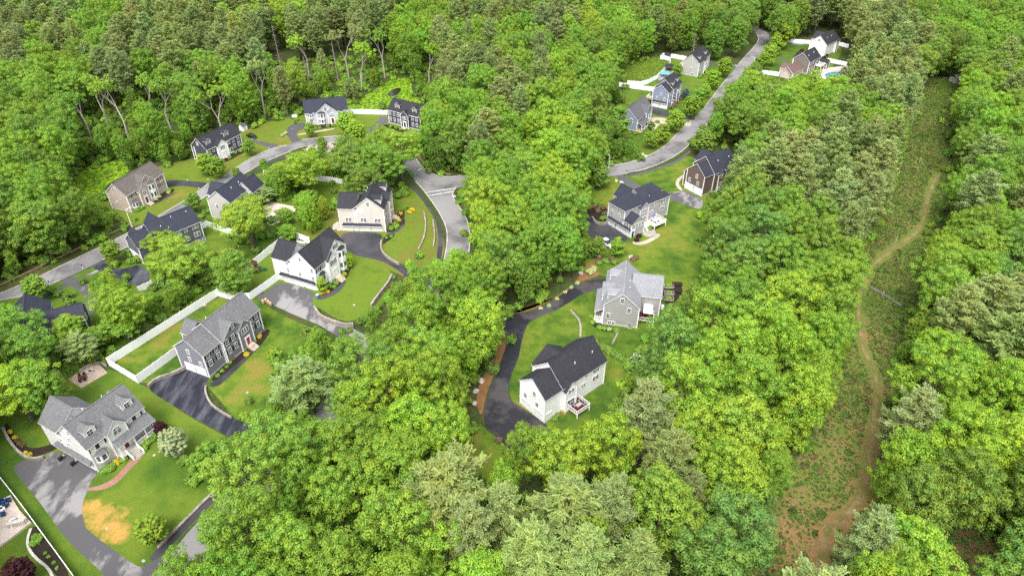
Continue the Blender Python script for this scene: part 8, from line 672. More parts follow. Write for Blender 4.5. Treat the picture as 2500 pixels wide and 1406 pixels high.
def fill(names,step):
    "jittered grid of points inside the named ground sheets"
    out=[]
    for n,k,z,s,p in GROUND:
        if n not in names: continue
        q=np.array(p); lo,hi=np.maximum(q.min(0),-400),np.minimum(q.max(0),500); g=np.stack(np.meshgrid(np.arange(lo[0],hi[0],step),np.arange(lo[1],hi[1],step)),-1).reshape(-1,2)+0.; g+=rs.uniform(-.5,.5,g.shape)*step; out.append(g[inside(p,g)])
    return np.concatenate(out)
def z0(a): return np.concatenate([a,np.zeros((len(a),1))],1)
BU=[bush(1.,20,18,.2,.9) for _ in range(3)]; BUm=both(BU,LF)
q=[]
for y,x,n in np.array(UNDER).reshape(-1,3): q+=[(4*(x+i+.5),4*(y+.5)) for i in range(n)]
q=np.array(q); P=z0(np.concatenate([q+rs.uniform(-1.9,1.9,q.shape),q[::2]+rs.uniform(-1.9,1.9,q[::2].shape)])); n=len(P); S=rs.uniform(.9,1.9,n); scatter('undergrowth',BUm,P,rs.uniform(0,6.28,n),np.stack([S,S,S*rs.uniform(.9,1.5,n)],1),jit(TA[rs.choice([1,2,2,1,0],n)]*.95,.2),rs.randint(0,3,n),'leafy undergrowth on the floor of the wood','undergrowth')
LOW=both([bush(.6,9,14,.3,.55) for _ in range(3)],LF)
A=fill(('corridor_ground',),.6); pth=np.array(PATH); dp=np.min([np.hypot(A[:,0]-(a[0]*(1-t)+b[0]*t),A[:,1]-(a[1]*(1-t)+b[1]*t)) for a,b in zip(pth[:-1],pth[1:]) for t in np.linspace(0,1,8)],0)
f=np.sin(A[:,0]*.19+2)*np.sin(A[:,1]*.16)+.6*np.sin(A[:,0]*.47+A[:,1]*.31); fr=np.hypot(A[:,0],A[:,1])
P=z0(A[(dp>1.6)&((f>rs.uniform(-1.6,1.3,len(A))+np.where(fr<110,.25,0))|((fr>130)&(rs.uniform(size=len(A))<.65)))]); n=len(P); S=rs.uniform(.25,.7,n)*np.where(rs.uniform(size=n)<.05,2.4,1); sc_t=np.array([(.11,.185,.03),(.15,.215,.032),(.19,.155,.055),(.09,.15,.028)]); scatter('scrub',LOW,P,rs.uniform(0,6.28,n),np.stack([S,S,S*.8],1),jit(sc_t[rs.choice(4,n,p=[.4,.2,.2,.2])],.2),rs.randint(0,3,n),'low scrub and ferns covering the brown clearing','scrub')
A=fill(('meadow',),1.3); pd=[p for n,k,z,s,p in GROUND if n=='pond'][0]; P=z0(A[~inside(pd,A)]); n=len(P); S=rs.uniform(.6,1.2,n); md=np.array([(.2,.36,.018),(.16,.28,.022),(.16,.2,.035)]); scatter('meadow_grass',LOW,P,rs.uniform(0,6.28,n),np.stack([S,S,S*.6],1),jit(md[rs.choice(3,n,p=[.55,.3,.15])],.15),rs.randint(0,3,n),'bright green wetland plants around the pond and meadow','wetland plants')
# ---- single garden trees, shrubs, hedges
RND=split([broad(11.,5.,8.6,24,(1.5,2.2),nc=11,nt=68,ls=.24,zmin=2.2,trunk_r=.5) for _ in range(3)],LF)
CON=split([broad(10.5,3.6,9.4,26,(1.1,1.8),nc=11,nt=62,ls=.24,zmin=1.8,trunk_r=.4) for _ in range(2)],LF)
SPR=split([pine(20,5.,.06,17,.6,1.3)],ND)
for x,y,h_,r,c,s,l in SMALL:
    if c=='S': tree('spruce',SPR[0],x,y,1.,r/4.6,h_/20,c,l); continue
    pr=random.choice(RND if s=='r' else CON); tree('garden_tree',pr,x,y,random.uniform(0,6),r/(5. if s=='r' else 3.8),h_/19.6,c,l,'tree','planted garden and street trees')
SBm=split([bush(1.,24,22,.2,.95) for _ in range(3)],LF)
for r,c,l,pts in SHRUBS:
    for x,y in pts:
        e=empty('shrub',(x,y,.03),random.uniform(0,6),label=l,cat='shrub',group=l if len(pts)>1 else None); e.scale=(r,r,r); a=random.choice(SBm); k=place('foliage',a[0],e); tint(k,c,.08); place('stem',a[1],e)
CNm=split([cone() for _ in range(2)],LF)
for pts,h_,l in ARB:
    for x,y in pts:
        e=empty('arborvitae',(x,y,0),random.uniform(0,6),label=l,cat='hedge tree',group=l); s=h_/3*random.uniform(.85,1.1); e.scale=(s*1.15,s*1.15,s); a=random.choice(CNm); k=place('foliage',a[0],e); tint(k,'G' if h_<3 else 'D'); place('stem',a[1],e)
# ---- tall pale-trunked trees and dead snags
def tall(h,c,seed):
    W=MB(); lean=random.uniform(-.06,.06); sp=h*random.uniform(.34,.46); p=(lean*sp,random.uniform(-.5,.5),sp); W.tube((0,0,-.3),p,.42,.3,8); tips=[]
    def grow(a,d,L,r,n):
        b=(a[0]+d[0]*L,a[1]+d[1]*L,a[2]+d[2]*L); W.tube(a,b,r,r*.68,6)
        if n==0: tips.append(b); return
        for k in range(2):
            e=Vector(d)+Vector((random.uniform(-.55,.55),random.uniform(-.55,.55),random.uniform(-.05,.3))); e.normalize(); grow(b,tuple(e),L*.74,r*.62,n-1)
    for k in range(2): grow(p,tuple(Vector((random.choice((-1,1))*random.uniform(.2,.4)*(1 if k else -1),random.uniform(-.3,.3),1)).normalized()),(h-sp)*.34,.24,3)
    CC=[];NN=[]
    for t in tips:
        for _ in range(5):
            c0=np.array(t)+rs.normal(size=3)*1.0; e=sph(24,.3); CC.append(c0+e*.75*rs.uniform(.4,1.1,(24,1))); NN.append(e+np.array([0,0,.6])+rs.normal(size=(24,3))*.4)
    CC=np.concatenate(CC);NN=np.concatenate(NN); return leaf_arrays(CC,NN,rs.uniform(.2,.36,len(CC))),W
TL=['leftmost tall tree with a forked pale trunk at the edge of the left wood','tall pale forked tree just left of the brown-roofed house skyline','tall tree with a wide pale fork above the navy house','wide-forked pale tree at the corner of the lawn behind the navy house','thin pale-trunked tree standing between two forked ones','tall bright-topped tree with a pale forked trunk behind the pale grey house','bright-crowned tree with a bare pale trunk left of the pond','bright-crowned tree with a forked pale trunk right of the pond','tall grey-stemmed tree behind the pond','darker slim tree right behind the pond','pale-trunked tree at the left end of the dark wood edge','slim tall tree behind the roof of the navy house']
for i,(x,y,h_,c) in enumerate(TALL):
    e=empty('tall_tree',(x,y,0),0,label=TL[i],cat='tree',group='tall pale-trunked trees at the wood edge'); V,W=tall(max(h_,15),c,i); k=place('crown',crown('crown',[LF],V),e); tint(k,c); W.build('trunk',M['bark_pale'],e)
SL=['dead bare grey pine standing in the wood left of the pale grey house','bare dead conifer with short branches behind the pale grey house','leaning dead grey trunk among the pines behind the pale grey house','tall dead trunk behind the far grey house']
for i,(x,y,h_) in enumerate(SNAGS):
    W=MB(); W.tube((0,0,-.2),(-.7,0,h_),.38,.08,7)
    for k in range(34):
        t=random.uniform(.3,.98); a=random.uniform(0,6.28); L=(1.1-t)*2.8+.3; W.tube((-.7*t,0,h_*t),(-.7*t+math.cos(a)*L,math.sin(a)*L,h_*t+random.uniform(-.3,.5)),.05,.02,3)
    W.build('dead_tree',M['bark_dead'],None,(x,y,0),label=SL[i],cat='dead tree',group='bare dead trees')
# ---------------------------------------------------------------- street furniture and yard things
def P3(k,i=0,z=0): return (*POS[k][i][:2],z)
LL=['white street lamp on the verge beside the tan house','street lamp beside the conical tree at the street bend','street lamp on the far street near the dark round trees','farthest street lamp at the dark wood edge']
for i,(x,y,h_,ax,ay) in enumerate(POS['lamps']):
    e=empty('street_lamp',(x,y,0),0,label=LL[i],cat='street lamp',group='street lamps'); h_=max(5.5,min(h_,9)); m=MB(); m.tube((0,0,0),(0,0,h_),.11,.06,8); m.tube((0,0,0),(0,0,.5),.18,.16,8); m.build('pole',M['vinyl'],e)
    d=Vector((ax-x,ay-y)); d=d.normalized()*1.9; a=MB(); a.tube((0,0,h_-.1),(d.x*.5,d.y*.5,h_+.28),.05,.045,6); a.tube((d.x*.5,d.y*.5,h_+.28),(d.x,d.y,h_+.35),.045,.04,6); a.build('arm',M['vinyl'],e)
    hd=MB(); hd.obox((d.x*.9,d.y*.9),(d.x*1.35,d.y*1.35),.28,h_+.28,h_+.42); hd.build('lamp_head',M['metal'],e)
for i in range(5):
    e=empty('mailbox',P3('mail',i),R(30),label=['mailbox on the verge by the black drive of the dark slate house','mailbox on the verge by the navy-roofed house drive','mailbox at the street end of the brown-roofed house drive','mailbox beside the drive with the black car','mailbox by the drive near the conical tree'][i],cat='mailbox'); m=MB(); m.box(-.06,.06,-.06,.06,0,1.1); m.build('post',M['vinyl'],e); b=MB(); b.box(-.12,.12,-.28,.28,1.05,1.2); b.tube((0,-.28,1.2),(0,.28,1.2),.12,.12,8); b.build('box',M['black_metal'],e)
def barrel(p,l,g):
    m=MB(); pr=[(.27,0),(.34,.3),(.36,.55),(.34,.8),(.28,1.1)]
    for (a,z0),(b_,z1) in zip(pr[:-1],pr[1:]): m.tube((0,0,z0),(0,0,z1),a,b_,12)
    e=m.build('barrel',M['barrel'],None,p,label=l,cat='barrel',group=g); r=MB()
    for z in (.22,.55,.88): r.tube((0,0,z),(0,0,z+.05),.37,.37,12)
    r.build('hoop',M['wood'],e); t=MB(); t.tube((0,0,1.1),(0,0,1.13),.27,.27,12); t.build('lid',M['tan_lid'] if 'tan_lid' in M else M['barrel'],e)
bn=['leftmost','second','third','rightmost']
for i in range(4): barrel(P3('barrels',i),f'{bn[i]} of the four tan barrels at the edge of the white house driveway','tan barrels by the driveway')
for i in range(3): barrel(P3('barrels2',i),['rear','middle','front'][i]+' of the three tan rain barrels beside the rear deck','tan barrels by the deck')
# playset
e=empty('playset',P3('playset'),R(25),label='wooden playset with green slide and swing beam on the fenced grass',cat='playset')
m=MB()
for x,y in ((0,0),(1.8,0),(0,1.8),(1.8,1.8)): m.box(x-.07,x+.07,y-.07,y+.07,0,3.0)
m.box(-.1,1.9,-.1,1.9,1.4,1.5); m.box(-.05,1.85,-.05,.0,1.5,2.2); m.box(-.05,1.85,1.8,1.85,1.5,2.2); m.build('tower',M['wood'],e)
r=MB(); r.add([(-.3,-.3,2.9),(2.1,-.3,2.9),(2.1,2.1,2.9),(-.3,2.1,2.9),(.9,-.3,3.8),(.9,2.1,3.8)],[(0,1,4),(1,2,5,4),(2,3,5),(3,0,4,5)]); r.build('roof',M['maroon'],e)
sl=MB(); sl.add([(1.9,.5,1.5),(1.9,1.2,1.5),(4.3,1.2,.15),(4.3,.5,.15),(1.9,.5,1.75),(1.9,1.2,1.75),(4.3,1.2,.4),(4.3,.5,.4)],[(0,3,2,1),(0,4,7,3),(1,2,6,5)]); sl.build('slide',M['plas_green'],e)
s_=MB(); s_.tube((-.1,.9,2.6),(-3.6,.9,2.6),.07,.07,6); s_.tube((-3.6,.9,2.6),(-3.9,-.2,0),.07,.07,6); s_.tube((-3.6,.9,2.6),(-3.9,2.0,0),.07,.07,6); s_.build('swing_beam',M['wood'],e)
for x in (-1.2,-2.5):
    q=MB(); q.tube((x-.2,.9,2.6),(x-.2,.9,.5),.02,.02,4); q.tube((x+.2,.9,2.6),(x+.2,.9,.5),.02,.02,4); q.box(x-.25,x+.25,.78,1.02,.46,.5); q.build('swing',M['plas_green'],e)
ld=MB(); ld.tube((.5,1.9,1.5),(.5,2.8,0),.05,.05,5); ld.tube((1.2,1.9,1.5),(1.2,2.8,0),.05,.05,5)
for i in range(5): ld.tube((.5,1.95+.16*i,1.4-.28*i),(1.2,1.95+.16*i,1.4-.28*i),.035,.035,5)
ld.build('ladder',M['wood'],e)
# basketball hoop
e=empty('basketball_hoop',P3('hoop'),R(200),label='portable basketball hoop at the drive of the pale grey house',cat='basketball hoop'); m=MB(); m.box(-.5,.5,-.35,.35,0,.3); m.build('base',M['black_metal'],e); m=MB(); m.tube((0,0,.3),(0,.3,3.4),.06,.05,6); m.build('pole',M['black_metal'],e); m=MB(); m.box(-.9,.9,.5,.54,2.9,4.0); m.build('backboard',M['vinyl'],e); m=MB()
for i in range(10): a,b=i*.628,(i+1)*.628; m.tube((.23*math.cos(a),.8+.23*math.sin(a),3.05),(.23*math.cos(b),.8+.23*math.sin(b),3.05),.015,.015,4)
m.build('rim',M['red_paint'],e)
# garden shed
e=empty('garden_shed',P3('shed'),R(62),label='small white garden shed behind the right corner of the navy house',cat='shed'); m=MB(); m.add([(0,0,0),(2.4,0,0),(2.4,2,0),(0,2,0),(0,0,2),(2.4,0,2),(2.4,2,2),(0,2,2),(0,1,2.8),(2.4,1,2.8)],[(0,1,5,4),(1,2,6,9,5),(2,3,7,6),(3,0,4,8,7)]); m.build('wall',M['trim'],e); r=MB(); r.add([(-.15,-.15,1.95),(2.55,-.15,1.95),(2.55,1,2.9),(-.15,1,2.9),(2.55,2.15,1.95),(-.15,2.15,1.95)],[(0,1,2,3),(3,2,4,5)]); r.build('roof',[M['r_mid']],e); d=MB(); d.box(.7,1.6,-.04,0,.05,1.8); d.build('door',M['w_lgrey'],e)
def ac(p,l,g=None):
    e=MB(); e.box(-.42,.42,-.42,.42,.06,.85); o=e.build('air_conditioner',M['metal'],None,p,R(20),label=l,cat='air conditioner',group=g); f=MB(); f.tube((0,0,.85),(0,0,.9),.34,.34,14); f.build('fan_grille',M['black_metal'],o); b=MB(); b.box(-.5,.5,-.5,.5,0,.06); b.build('base',M['concrete'],o)
for i,w in enumerate(('left','middle','right')): ac(P3('ac',i),w+' of three air conditioner units at the corner of the dark slate house','air conditioners by the dark slate house')
ac(P3('ac2'),'air conditioner at the foot of the taupe gable wall'); ac(P3('ac3'),'air conditioner by the basement door of the hip-roofed house')
m=MB(); m.tube((0,0,.25),(0,0,1.4),.5,.5,14); m.tube((0,0,1.4),(0,0,1.65),.5,.25,14); o=m.build('gas_tank',M['vinyl'],None,P3('tank'),label='upright white gas tank at the corner of the pale-roofed house',cat='gas tank',smooth=False); m=MB(); m.tube((0,0,0),(0,0,.25),.4,.4,12); m.build('base',M['metal'],o)
e=empty('recycling_bin',P3('bin'),R(60),label='blue lidded bin at the white house garage corner',cat='bin'); m=MB(); m.add([(-.3,-.3,.1),(.3,-.3,.1),(.3,.3,.1),(-.3,.3,.1),(-.38,-.38,1.05),(.38,-.38,1.05),(.38,.38,1.05),(-.38,.38,1.05)],[(3,2,1,0),(4,5,6,7),(0,1,5,4),(1,2,6,5),(2,3,7,6),(3,0,4,7)]); m.build('body',M['plas_blue'],e); m=MB(); m.box(-.4,.4,-.42,.4,1.05,1.12); m.build('lid',M['w_lgrey'],e)
for sx in (-.3,.3): m=MB(); m.tube((sx-.03,.3,.12),(sx+.03,.3,.12),.12,.12,8); m.build('wheel',M['tyre'],e)
def chair(p,rz,key,l,g,w=.65):
    e=empty('patio_chair',p,rz,label=l,cat='chair',group=g); m=MB(); m.box(-w/2,w/2,-w/2,w/2,.34,.46); m.build('seat',M[key],e); m=MB(); m.box(-w/2,w/2,w/2-.1,w/2,.46,1.0); m.build('backrest',M[key],e)
    for sx in (-1,1): m=MB(); m.box(sx*w/2-.05,sx*w/2+.05,-w/2,w/2,.46,.64); m.build('armrest',M['black_metal'],e)
    lm=MB(); lm.box(-.03,.03,-.03,.03,0,.34); lme=lm.mesh('leg',M['black_metal'])
    for sx in (-1,1):
        for sy in (-1,1): place('leg',lme,e,(sx*(w/2-.05),sy*(w/2-.05),0))
def table(p,rz,key,l,w=1.6,d=1.,h_=.72):
    e=empty('patio_table',p,rz,label=l,cat='table'); m=MB(); m.box(-w/2,w/2,-d/2,d/2,h_-.06,h_); m.build('tabletop',M[key],e); lm=MB(); lm.box(-.04,.04,-.04,.04,0,h_-.06); lme=lm.mesh('leg',M[key])
    for sx in (-1,1):
        for sy in (-1,1): place('leg',lme,e,(sx*(w/2-.08),sy*(d/2-.08),0))
# fire pit patio
x,y,_=P3('firepit'); e=empty('fire_pit',(x,y,.06),0,label='round stone fire pit on the tan paved patio',cat='fire pit'); m=MB()
for i in range(12): a=i*.5236; m.obox((.62*math.cos(a),.62*math.sin(a)),(.62*math.cos(a+.5),.62*math.sin(a+.5)),.24,0,.4)
m.build('ring',M['stone'],e); m=MB(); m.tube((0,0,.02),(0,0,.12),.5,.5,12); m.build('ash',M['soil'],e)
strip_pts=[(-104.5,124.2),(-102.2,127.2),(-98.6,128.2),(-96.0,125.4)]
wall([(x-2.6,y-.2),(x-1.4,y+2.4),(x+1.2,y+3.2),(x+3.0,y+1.6)],.6,.45,'curved seat wall of tan block around the fire pit')
x,y,_=P3('fptable'); table((x,y,.06),R(30),'maroon','brown dining table on the fire pit patio',1.7,1.0)
for i,(dx,dy,a) in enumerate(((-.5,-1.0,180),(.5,-1.0,180),(-.5,1.,0),(.5,1.,0))):
    c_,s__=math.cos(R(30)),math.sin(R(30)); chair((x+dx*c_-dy*s__,y+dx*s__+dy*c_,.06),R(30+a),'black_metal','dark chair drawn up to the table on the fire pit patio','chairs round the fire pit patio table',.5)
# gazebo, umbrella, tub
def gazebo(p,rz,w,d,label,roof='black_metal'):
    e=empty('gazebo',p,rz,label=label,cat='gazebo')
    for sx in (-1,1):
        for sy in (-1,1): m=MB(); m.box(-.08,.08,-.08,.08,0,2.3); m.build('post',M['black_metal'],e,(sx*w/2,sy*d/2,0))
    m=MB(); a,b=w/2+.3,d/2+.3; m.add([(-a,-b,2.25),(a,-b,2.25),(a,b,2.25),(-a,b,2.25),(-.5,0,3.2),(.5,0,3.2)],[(3,2,1,0),(0,1,5,4),(1,2,5),(2,3,4,5),(3,0,4)]); m.build('roof',M[roof],e)
gazebo(P3('gaz'),R(60),4.,3.2,'dark metal gazebo inside the curving white fence','r_dark'); gazebo(P3('tub'),R(60),3.2,2.4,'small dark shelter at the top corner of the curving white fence','r_dark')
e=empty('parasol',P3('umb'),0,label='turquoise garden parasol on the slate terrace',cat='parasol'); m=MB(); m.tube((0,0,0),(0,0,2.4),.04,.03,6); m.build('pole',M['metal'],e); m=MB(); vs=[(2.1*math.cos(i*.785),2.1*math.sin(i*.785),2.0) for i in range(8)]+[(0,0,2.65)]; m.add(vs,[(i,(i+1)%8,8) for i in range(8)]+[tuple(range(7,-1,-1))]); m.build('canopy',M['turq'],e)
BL=['black metal raised bed, upper right of the orange mulch garden','black raised bed below the upper right one in the orange mulch garden','green planted raised bed nearest the pale-roofed house','green planted raised bed in the middle of the orange mulch garden','wooden raised bed lowest in the orange mulch garden']
for i in range(5):
    e=empty('raised_bed',P3('beds',i,.05),R(-5),label=BL[i],cat='raised bed'); m=MB(); w,d=1.3,.7
    for (a,b) in (((-w,-d),(w,-d)),((w,-d),(w,d)),((w,d),(-w,d)),((-w,d),(-w,-d))): m.obox(a,b,.1,0,.5)
    m.build('frame',M['black_metal' if i<2 else 'wood_grey'],e); m=MB(); m.box(-w+.06,w-.06,-d+.06,d-.06,.02,.42); m.build('soil',M['soil'],e)
    if i in (2,3,4): k=place('plants',SBm[0][0],e,(0,0,.35),scale=(1.1,.6,.5)); tint(k,'G')
for i in range(2):
    e=empty('raised_bed',P3('planters',i,.04),R(40),label=['larger white planter frame with dark soil at the hedge end','smaller white planter frame with dark soil at the hedge end'][i],cat='raised bed'); m=MB(); w,d=(1.5,1.0) if i==0 else (.9,.7)
    for (a,b) in (((-w,-d),(w,-d)),((w,-d),(w,d)),((w,d),(-w,d)),((-w,d),(-w,-d))): m.obox(a,b,.12,0,.4)
    m.build('frame',M['vinyl'],e); m=MB(); m.box(-w+.06,w-.06,-d+.06,d-.06,.02,.32); m.build('soil',M['soil'],e)
e=empty('raised_bed',P3('ybox',0,.04),R(-15),label='white raised box on the grass behind the white three-storey house',cat='raised bed'); m=MB()
for (a,b) in (((-1.3,-.7),(1.3,-.7)),((1.3,-.7),(1.3,.7)),((1.3,.7),(-1.3,.7)),((-1.3,.7),(-1.3,-.7))): m.obox(a,b,.12,0,.6)
m.build('frame',M['vinyl'],e); m=MB(); m.box(-1.2,1.2,-.62,.62,.02,.42); m.build('soil',M['soil'],e)
# boulders
def rock(seed,s):
    bm=bmesh.new(); bmesh.ops.create_icosphere(bm,subdivisions=2,radius=1); r=random.Random(seed); ph=[r.uniform(0,6) for _ in range(6)]
    for v in bm.verts:
        c=v.co; k=1+.18*math.sin(3*c.x+ph[0])+.16*math.sin(4*c.y+ph[1])+.12*math.sin(5*c.z+ph[2]); v.co=Vector((c.x*k,c.y*k*.8,max(c.z,-.35)*k*.62))
    me=bpy.data.meshes.new('boulder'); bm.to_mesh(me); bm.free(); me.materials.append(M['stone_pink' if seed%2 else 'stone']); return me
RK=[rock(i,1) for i in range(4)]
RLB=['pale boulder in the rock pile beside the cream house garage']*4+['flat pale stone at the edge of the fenced playset grass']+['boulder on the lawn above the hip-roofed house drive']*2+['pale boulder on the grass inside the street bend']*2+['grey boulder below the white car']+['boulder on the orange slope by the pale-roofed house']+['grey boulder on the brown bank left of the lower black drive']*3+['pale boulder in the shrub bed above the pale-roofed house']+['pale stone at the wood edge behind the long fence']+['pale stone at the curb beside the crosswalk']+['pale rock heaped on the cul-de-sac island']*9+['stone at the wood edge right of the lowest house']
for i in range(len(POS['rocks'])):
    s=random.uniform(.7,1.3)*(1.1 if i<4 or 17<=i<26 else .75); l=RLB[min(i,len(RLB)-1)]; place('boulder',RK[i%4],None,P3('rocks',i,.1),random.uniform(0,6),(s,s,s),label=l,cat='rock',group=l)
SB=['small white utility lid on the burnt patch of the large lawn','small pale stone on the large lawn','stone in the mulch ring under the white flowering tree','flat stone near the front corner of the large lawn','white utility box on the lawn across from the brown-roofed house','pale utility box on the verge across from the brown-roofed house','pale stone at the wood edge near the street','white marker on the bright green lawn','pale stone on the lawn of the slate house','stone at the corner of the long white fence']
for i in range(len(POS['stones'])): place('stone',RK[0],None,P3('stones',i,.05),random.uniform(0,6),(.32,.32,.32),label=SB[i],cat='stone')
# neighbour terrace lower left
pts=[p for p in POS['npatio']]; e=empty('terrace',(0,0,0),label='pale board terrace with white edge in the lower left garden',cat='terrace'); m=MB(); q=pts[::1]; A=sum(q[i][0]*q[(i+1)%len(q)][1]-q[(i+1)%len(q)][0]*q[i][1] for i in range(len(q))); q=q if A>0 else q[::-1]; m.ext(q,.0,.55); m.build('floor',M['tan_board'] if 'tan_board' in M else M['cream'],e)
for i in range(len(POS['nch'])): chair(P3('nch',i,.56),R(60*i),'navy_fab','navy blue cushioned chair on the lower left terrace','navy chairs on the lower left terrace',.8)
x,y,_=P3('nfire'); e=empty('fire_table',(x,y,.56),R(40),label='white fire table among the navy chairs',cat='fire table'); m=MB(); m.box(-.8,.8,-.6,.6,0,.55); m.build('base',M['trim'],e); m=MB(); m.box(-.45,.45,-.25,.25,.55,.6); m.build('burner',M['carblack'],e)
(ax,ay),(bx,by)=POS['nct']; e=empty('outdoor_counter',(0,0,.56),0,label='pale L-shaped outdoor counter at the terrace corner',cat='counter'); m=MB(); cx_,cy_=POS['npatio'][3]; m.obox((ax,ay),(cx_-.8,cy_-.2),.7,0,.95); m.obox((cx_-.8,cy_-.2),(bx,by),.7,0,.94); m.build('body',M['concrete'],e); m=MB(); m.obox((ax,ay),(cx_-.8,cy_-.2),.85,.95,1.02); m.obox((cx_-.75,cy_-.1),(bx,by),.85,.955,1.03); m.build('worktop',M['cream'],e)
x,y,_=P3('nlog'); e=empty('water_feature',(x,y,.56),R(35),label='square white basin with a blue centre on the terrace',cat='basin'); m=MB()
for (a,b) in (((-.8,-.8),(.8,-.8)),((.8,-.8),(.8,.8)),((.8,.8),(-.8,.8)),((-.8,.8),(-.8,-.8))): m.obox(a,b,.25,0,.45)
m.build('frame',M['trim'],e); m=MB(); m.box(-.7,.7,-.7,.7,.0,.3); m.build('water',M['poolP'],e)
strip('garden_edging','concrete',[p[:2] for p in POS['edge']],.45,.06,.12)
PL=['pale utility post far up the brown trail clearing','pale marker post beside the bend in the brown trail','pale marker post by the old stone wall in the clearing']
for i in range(3): m=MB(); m.tube((0,0,0),(0,0,2.2),.12,.1,6); m.tube((0,0,2.2),(0,0,2.3),.14,.14,6); m.build('marker_post',M['concrete'],None,P3('post',i),label=PL[i],cat='post')
e=empty('barn',P3('barn'),R(20),label='small grey roofed building at the far end of the clearing',cat='building'); m=MB(); m.box(-3,3,-2,2,0,2.4); m.build('wall',M['w_pgrey'],e); m=MB(); m.add([(-3.3,-2.4,2.3),(3.3,-2.4,2.3),(3.3,0,3.6),(-3.3,0,3.6),(3.3,2.4,2.3),(-3.3,2.4,2.3)],[(0,1,2,3),(3,2,4,5)]); m.build('roof',M['r_pale'],e)
for i in range(2):
    e=empty('grill',P3('grill',i),R(60),label=['black grill standing by the left garage door of the porch house','black grill standing by the right garage door of the porch house'][i],cat='grill'); m=MB(); m.box(-.45,.45,-.28,.28,.3,.85); m.tube((-.45,0,.85),(.45,0,.85),.28,.28,8); m.build('body',M['black_metal'],e)
    for sx in (-1,1): m=MB(); m.tube((sx*.4,-.25,.12),(sx*.46,-.25,.12),.12,.12,8); m.build('wheel',M['tyre'],e)
    m=MB(); m.box(.45,.85,-.25,.25,.78,.82); m.box(-.4,-.34,-.2,.2,0,.3); m.box(.34,.4,-.2,.2,0,.3); m.build('shelf',M['metal'],e)
# deck furniture (house frames)
def hp(O,yaw,u,v,z): c_,s__=math.cos(R(yaw)),math.sin(R(yaw)); return (O[0]+u*c_-v*s__,O[1]+u*s__+v*c_,z)
FO=((7.4,106.5),41.5); table(hp(*FO,8.4,-2.3,1.3),R(41),'metal','grey table on the small maroon deck',1.6,.9)
for i,(u,v,a) in enumerate(((7.5,-2.9,180),(9.2,-2.9,180),(7.5,-1.7,0),(9.2,-1.7,0))): chair(hp(*FO,u,v,1.3),R(41+a),'red_paint' if i==0 else 'metal','red chair on the small maroon deck' if i==0 else 'grey chair at the table on the small maroon deck','chairs on the small maroon deck',.5)
HO=((36.6,183.7),37); table(hp(*HO,11.5,.6,1.5),R(37),'vinyl','white table on the white railed deck',1.8,1.0)
for i,(u,v,a) in enumerate(((10.8,-.3,180),(12.2,-.3,180),(10.8,1.5,0),(12.2,1.5,0))): chair(hp(*HO,u,v,1.5),R(37+a),'vinyl','white chair at the white table on the railed deck','chairs on the white railed deck',.55)
e=empty('parasol',hp(*HO,12.6,2.2,1.5),0,label='closed blue parasol on the white railed deck',cat='parasol'); m=MB(); m.tube((0,0,0),(0,0,2.5),.04,.03,6); m.build('pole',M['metal'],e); m=MB(); m.tube((0,0,1.0),(0,0,2.4),.3,.06,8); m.build('canopy',M['plas_blue'],e)
# cars
def car(p,rz,paint,label,L=4.7,hgt_=1.5,suv=0):
    e=empty('parked_car',p,rz,label=label,cat='car',group='parked cars'); x=L/2
    st=[(-x,.45,.62,.72,.78),(-x*.96,.25,.72,.85,.9),(-x*.78,.22,.9,.95,.98 if not suv else 1.25),(-x*.62,.22,.93,1.0,1.2 if not suv else hgt_*.97),(-x*.35,.22,.95,1.02,hgt_),(x*.02,.22,.95,1.02,hgt_),(x*.30,.22,.93,.98,1.1 if not suv else 1.25),(x*.48,.22,.90,.90,.93),(x*.86,.22,.80,.78,.8),(x*.97,.28,.68,.6,.66),(x,.42,.58,.55,.58)]
    m=MB(); vs=[]; W=.9
    for (sx,z0,zb,zz,zt) in st:
        zt=max(zt,zz+.01); ww=W*(.9 if abs(sx)>x*.9 else 1); tw=ww*(.78 if zt>1.15 else .92)
        vs+=[(sx,-ww,z0),(sx,-ww*1.02,zb*.75),(sx,-ww*.97,zz),(sx,-tw,zt),(sx,tw,zt),(sx,ww*.97,zz),(sx,ww*1.02,zb*.75),(sx,ww,z0)]
    fs=[];mi=[]
    for i in range(len(st)-1):
        for k in range(8):
            a,b=i*8+k,i*8+(k+1)%8; fs.append((a,b,b+8,a+8)); hi=st[i][4]>1.15 or st[i+1][4]>1.15
            slope=abs(st[i][4]-st[i+1][4])>.12
            mi.append(1 if hi and (k in (2,4) or (k==3 and slope)) else 0)
    fs+=[tuple(range(7,-1,-1)),tuple(range(len(vs)-8,len(vs)))]; mi+=[0,0]; m.add(vs,fs,mi); m.build('body',[M[paint],M['glass']],e)
    for sx in (-.62,.62):
        for sy in (-1,1):
            w=MB(); w.tube((0,-.11,0),(0,.11,0),.34,.34,14); o=w.build('wheel',M['tyre'],e,(x*sx,sy*.84,.34)); r=MB(); r.tube((0,-.12,0),(0,.12,0),.2,.2,10); r.build('rim',M['metal'],o)
    for sy in (-1,1):
        b=MB(); b.box(-.06,.06,-.18,.18,-.07,.07); b.build('headlight',M['lamp_glass'],e,(x*.95,sy*.6,.62)); b=MB(); b.box(-.05,.05,-.15,.15,-.1,.1); b.build('tail_light',M['red_paint'],e,(-x*.965,sy*.66,.78)); b=MB(); b.box(-.1,.1,-.1,.1,-.07,.07); b.build('wing_mirror',M[paint],e,(x*.28,sy*1.0,1.0))
car(P3('cars',0,.055),R(-30),'carblack','black car parked on the drive beside the navy house'); car(P3('cars',1,.055),R(-52),'carwhite','white car parked at the foot of the black drive by the hip-roofed house',4.8,1.75,1)

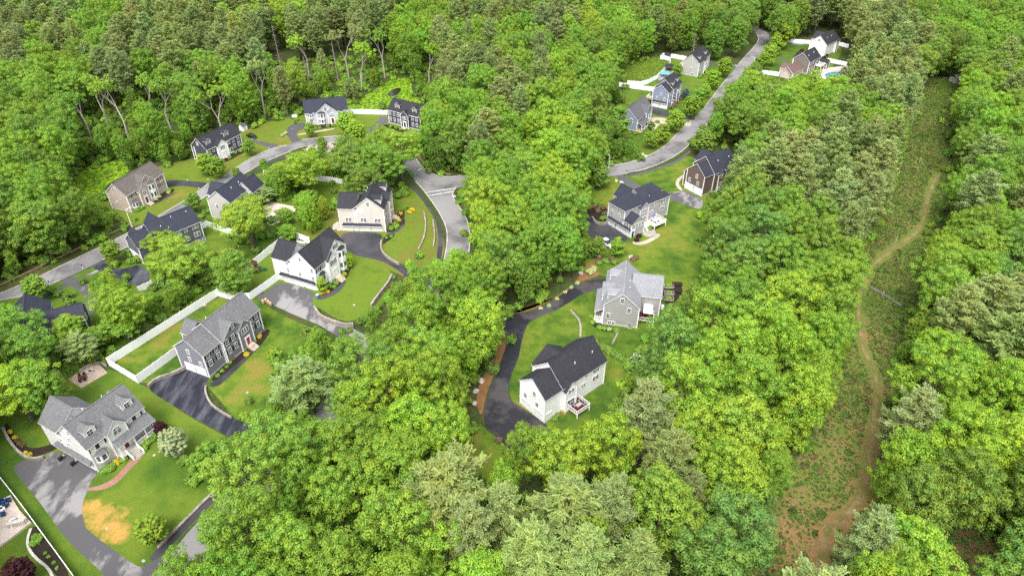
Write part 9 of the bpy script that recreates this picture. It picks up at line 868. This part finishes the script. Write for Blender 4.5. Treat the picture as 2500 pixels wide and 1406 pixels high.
# ---------------------------------------------------------------- camera, light, air
cam=bpy.data.cameras.new('camera'); co=bpy.data.objects.new('camera',cam); C.objects.link(co); cam.sensor_width=36; cam.lens=36*1700/2500; cam.clip_end=4000; cam.clip_start=1
co.matrix_world=Matrix.Translation((0,0,115))@Matrix.Rotation(R(90-36.25),4,'X')@Matrix.Rotation(R(.5),4,'Z'); sc.camera=co
EL,AZ=R(60),R(196)   # compass azimuth of the soft sun, from +Y clockwise
su=bpy.data.lights.new('sun','SUN'); su.energy=SUN_E; su.angle=R(SUN_A); su.color=(1,.965,.91); so=bpy.data.objects.new('sun',su); C.objects.link(so)
d=Vector((math.sin(AZ)*math.cos(EL),math.cos(AZ)*math.cos(EL),math.sin(EL))); so.rotation_euler=d.to_track_quat('Z','Y').to_euler(); so.location=d*300
w=bpy.data.worlds.new('World'); sc.world=w; w.use_nodes=True; nt=w.node_tree; nt.nodes.clear(); o=nt.nodes.new('ShaderNodeOutputWorld'); bg=nt.nodes.new('ShaderNodeBackground'); sk=nt.nodes.new('ShaderNodeTexSky'); sk.sky_type='NISHITA'; sk.sun_disc=False; sk.sun_elevation=EL; sk.sun_rotation=AZ; sk.dust_density=4.; sk.air_density=1.2; sk.ozone_density=1.
hs=nt.nodes.new('ShaderNodeHueSaturation'); hs.inputs['Saturation'].default_value=.25; nt.links.new(sk.outputs[0],hs.inputs['Color']); nt.links.new(hs.outputs[0],bg.inputs[0]); bg.inputs[1].default_value=SKY_S; nt.links.new(bg.outputs[0],o.inputs[0])
sc.view_settings.view_transform='Standard'; sc.view_settings.look='None'; sc.view_settings.exposure=EXPO; sc.view_settings.gamma=1
sc.cycles.max_bounces=8; sc.cycles.diffuse_bounces=6; sc.cycles.glossy_bounces=2; sc.cycles.transmission_bounces=3; sc.cycles.use_denoising=DENO; sc.cycles.sample_clamp_indirect=4.
if HAZE:
    b=MB(); b.box(-700,700,-160,760,-1.2,128); hz=NT('haze'); pv=hz.n('ShaderNodeVolumePrincipled'); pv.inputs['Color'].default_value=(.93,.96,1,1); pv.inputs['Density'].default_value=HAZE; pv.inputs['Anisotropy'].default_value=.2; hz.l(pv.outputs[0],hz.out.inputs['Volume']); o=b.build('haze',hz.mat,kind='stuff'); sc.cycles.volume_bounces=1
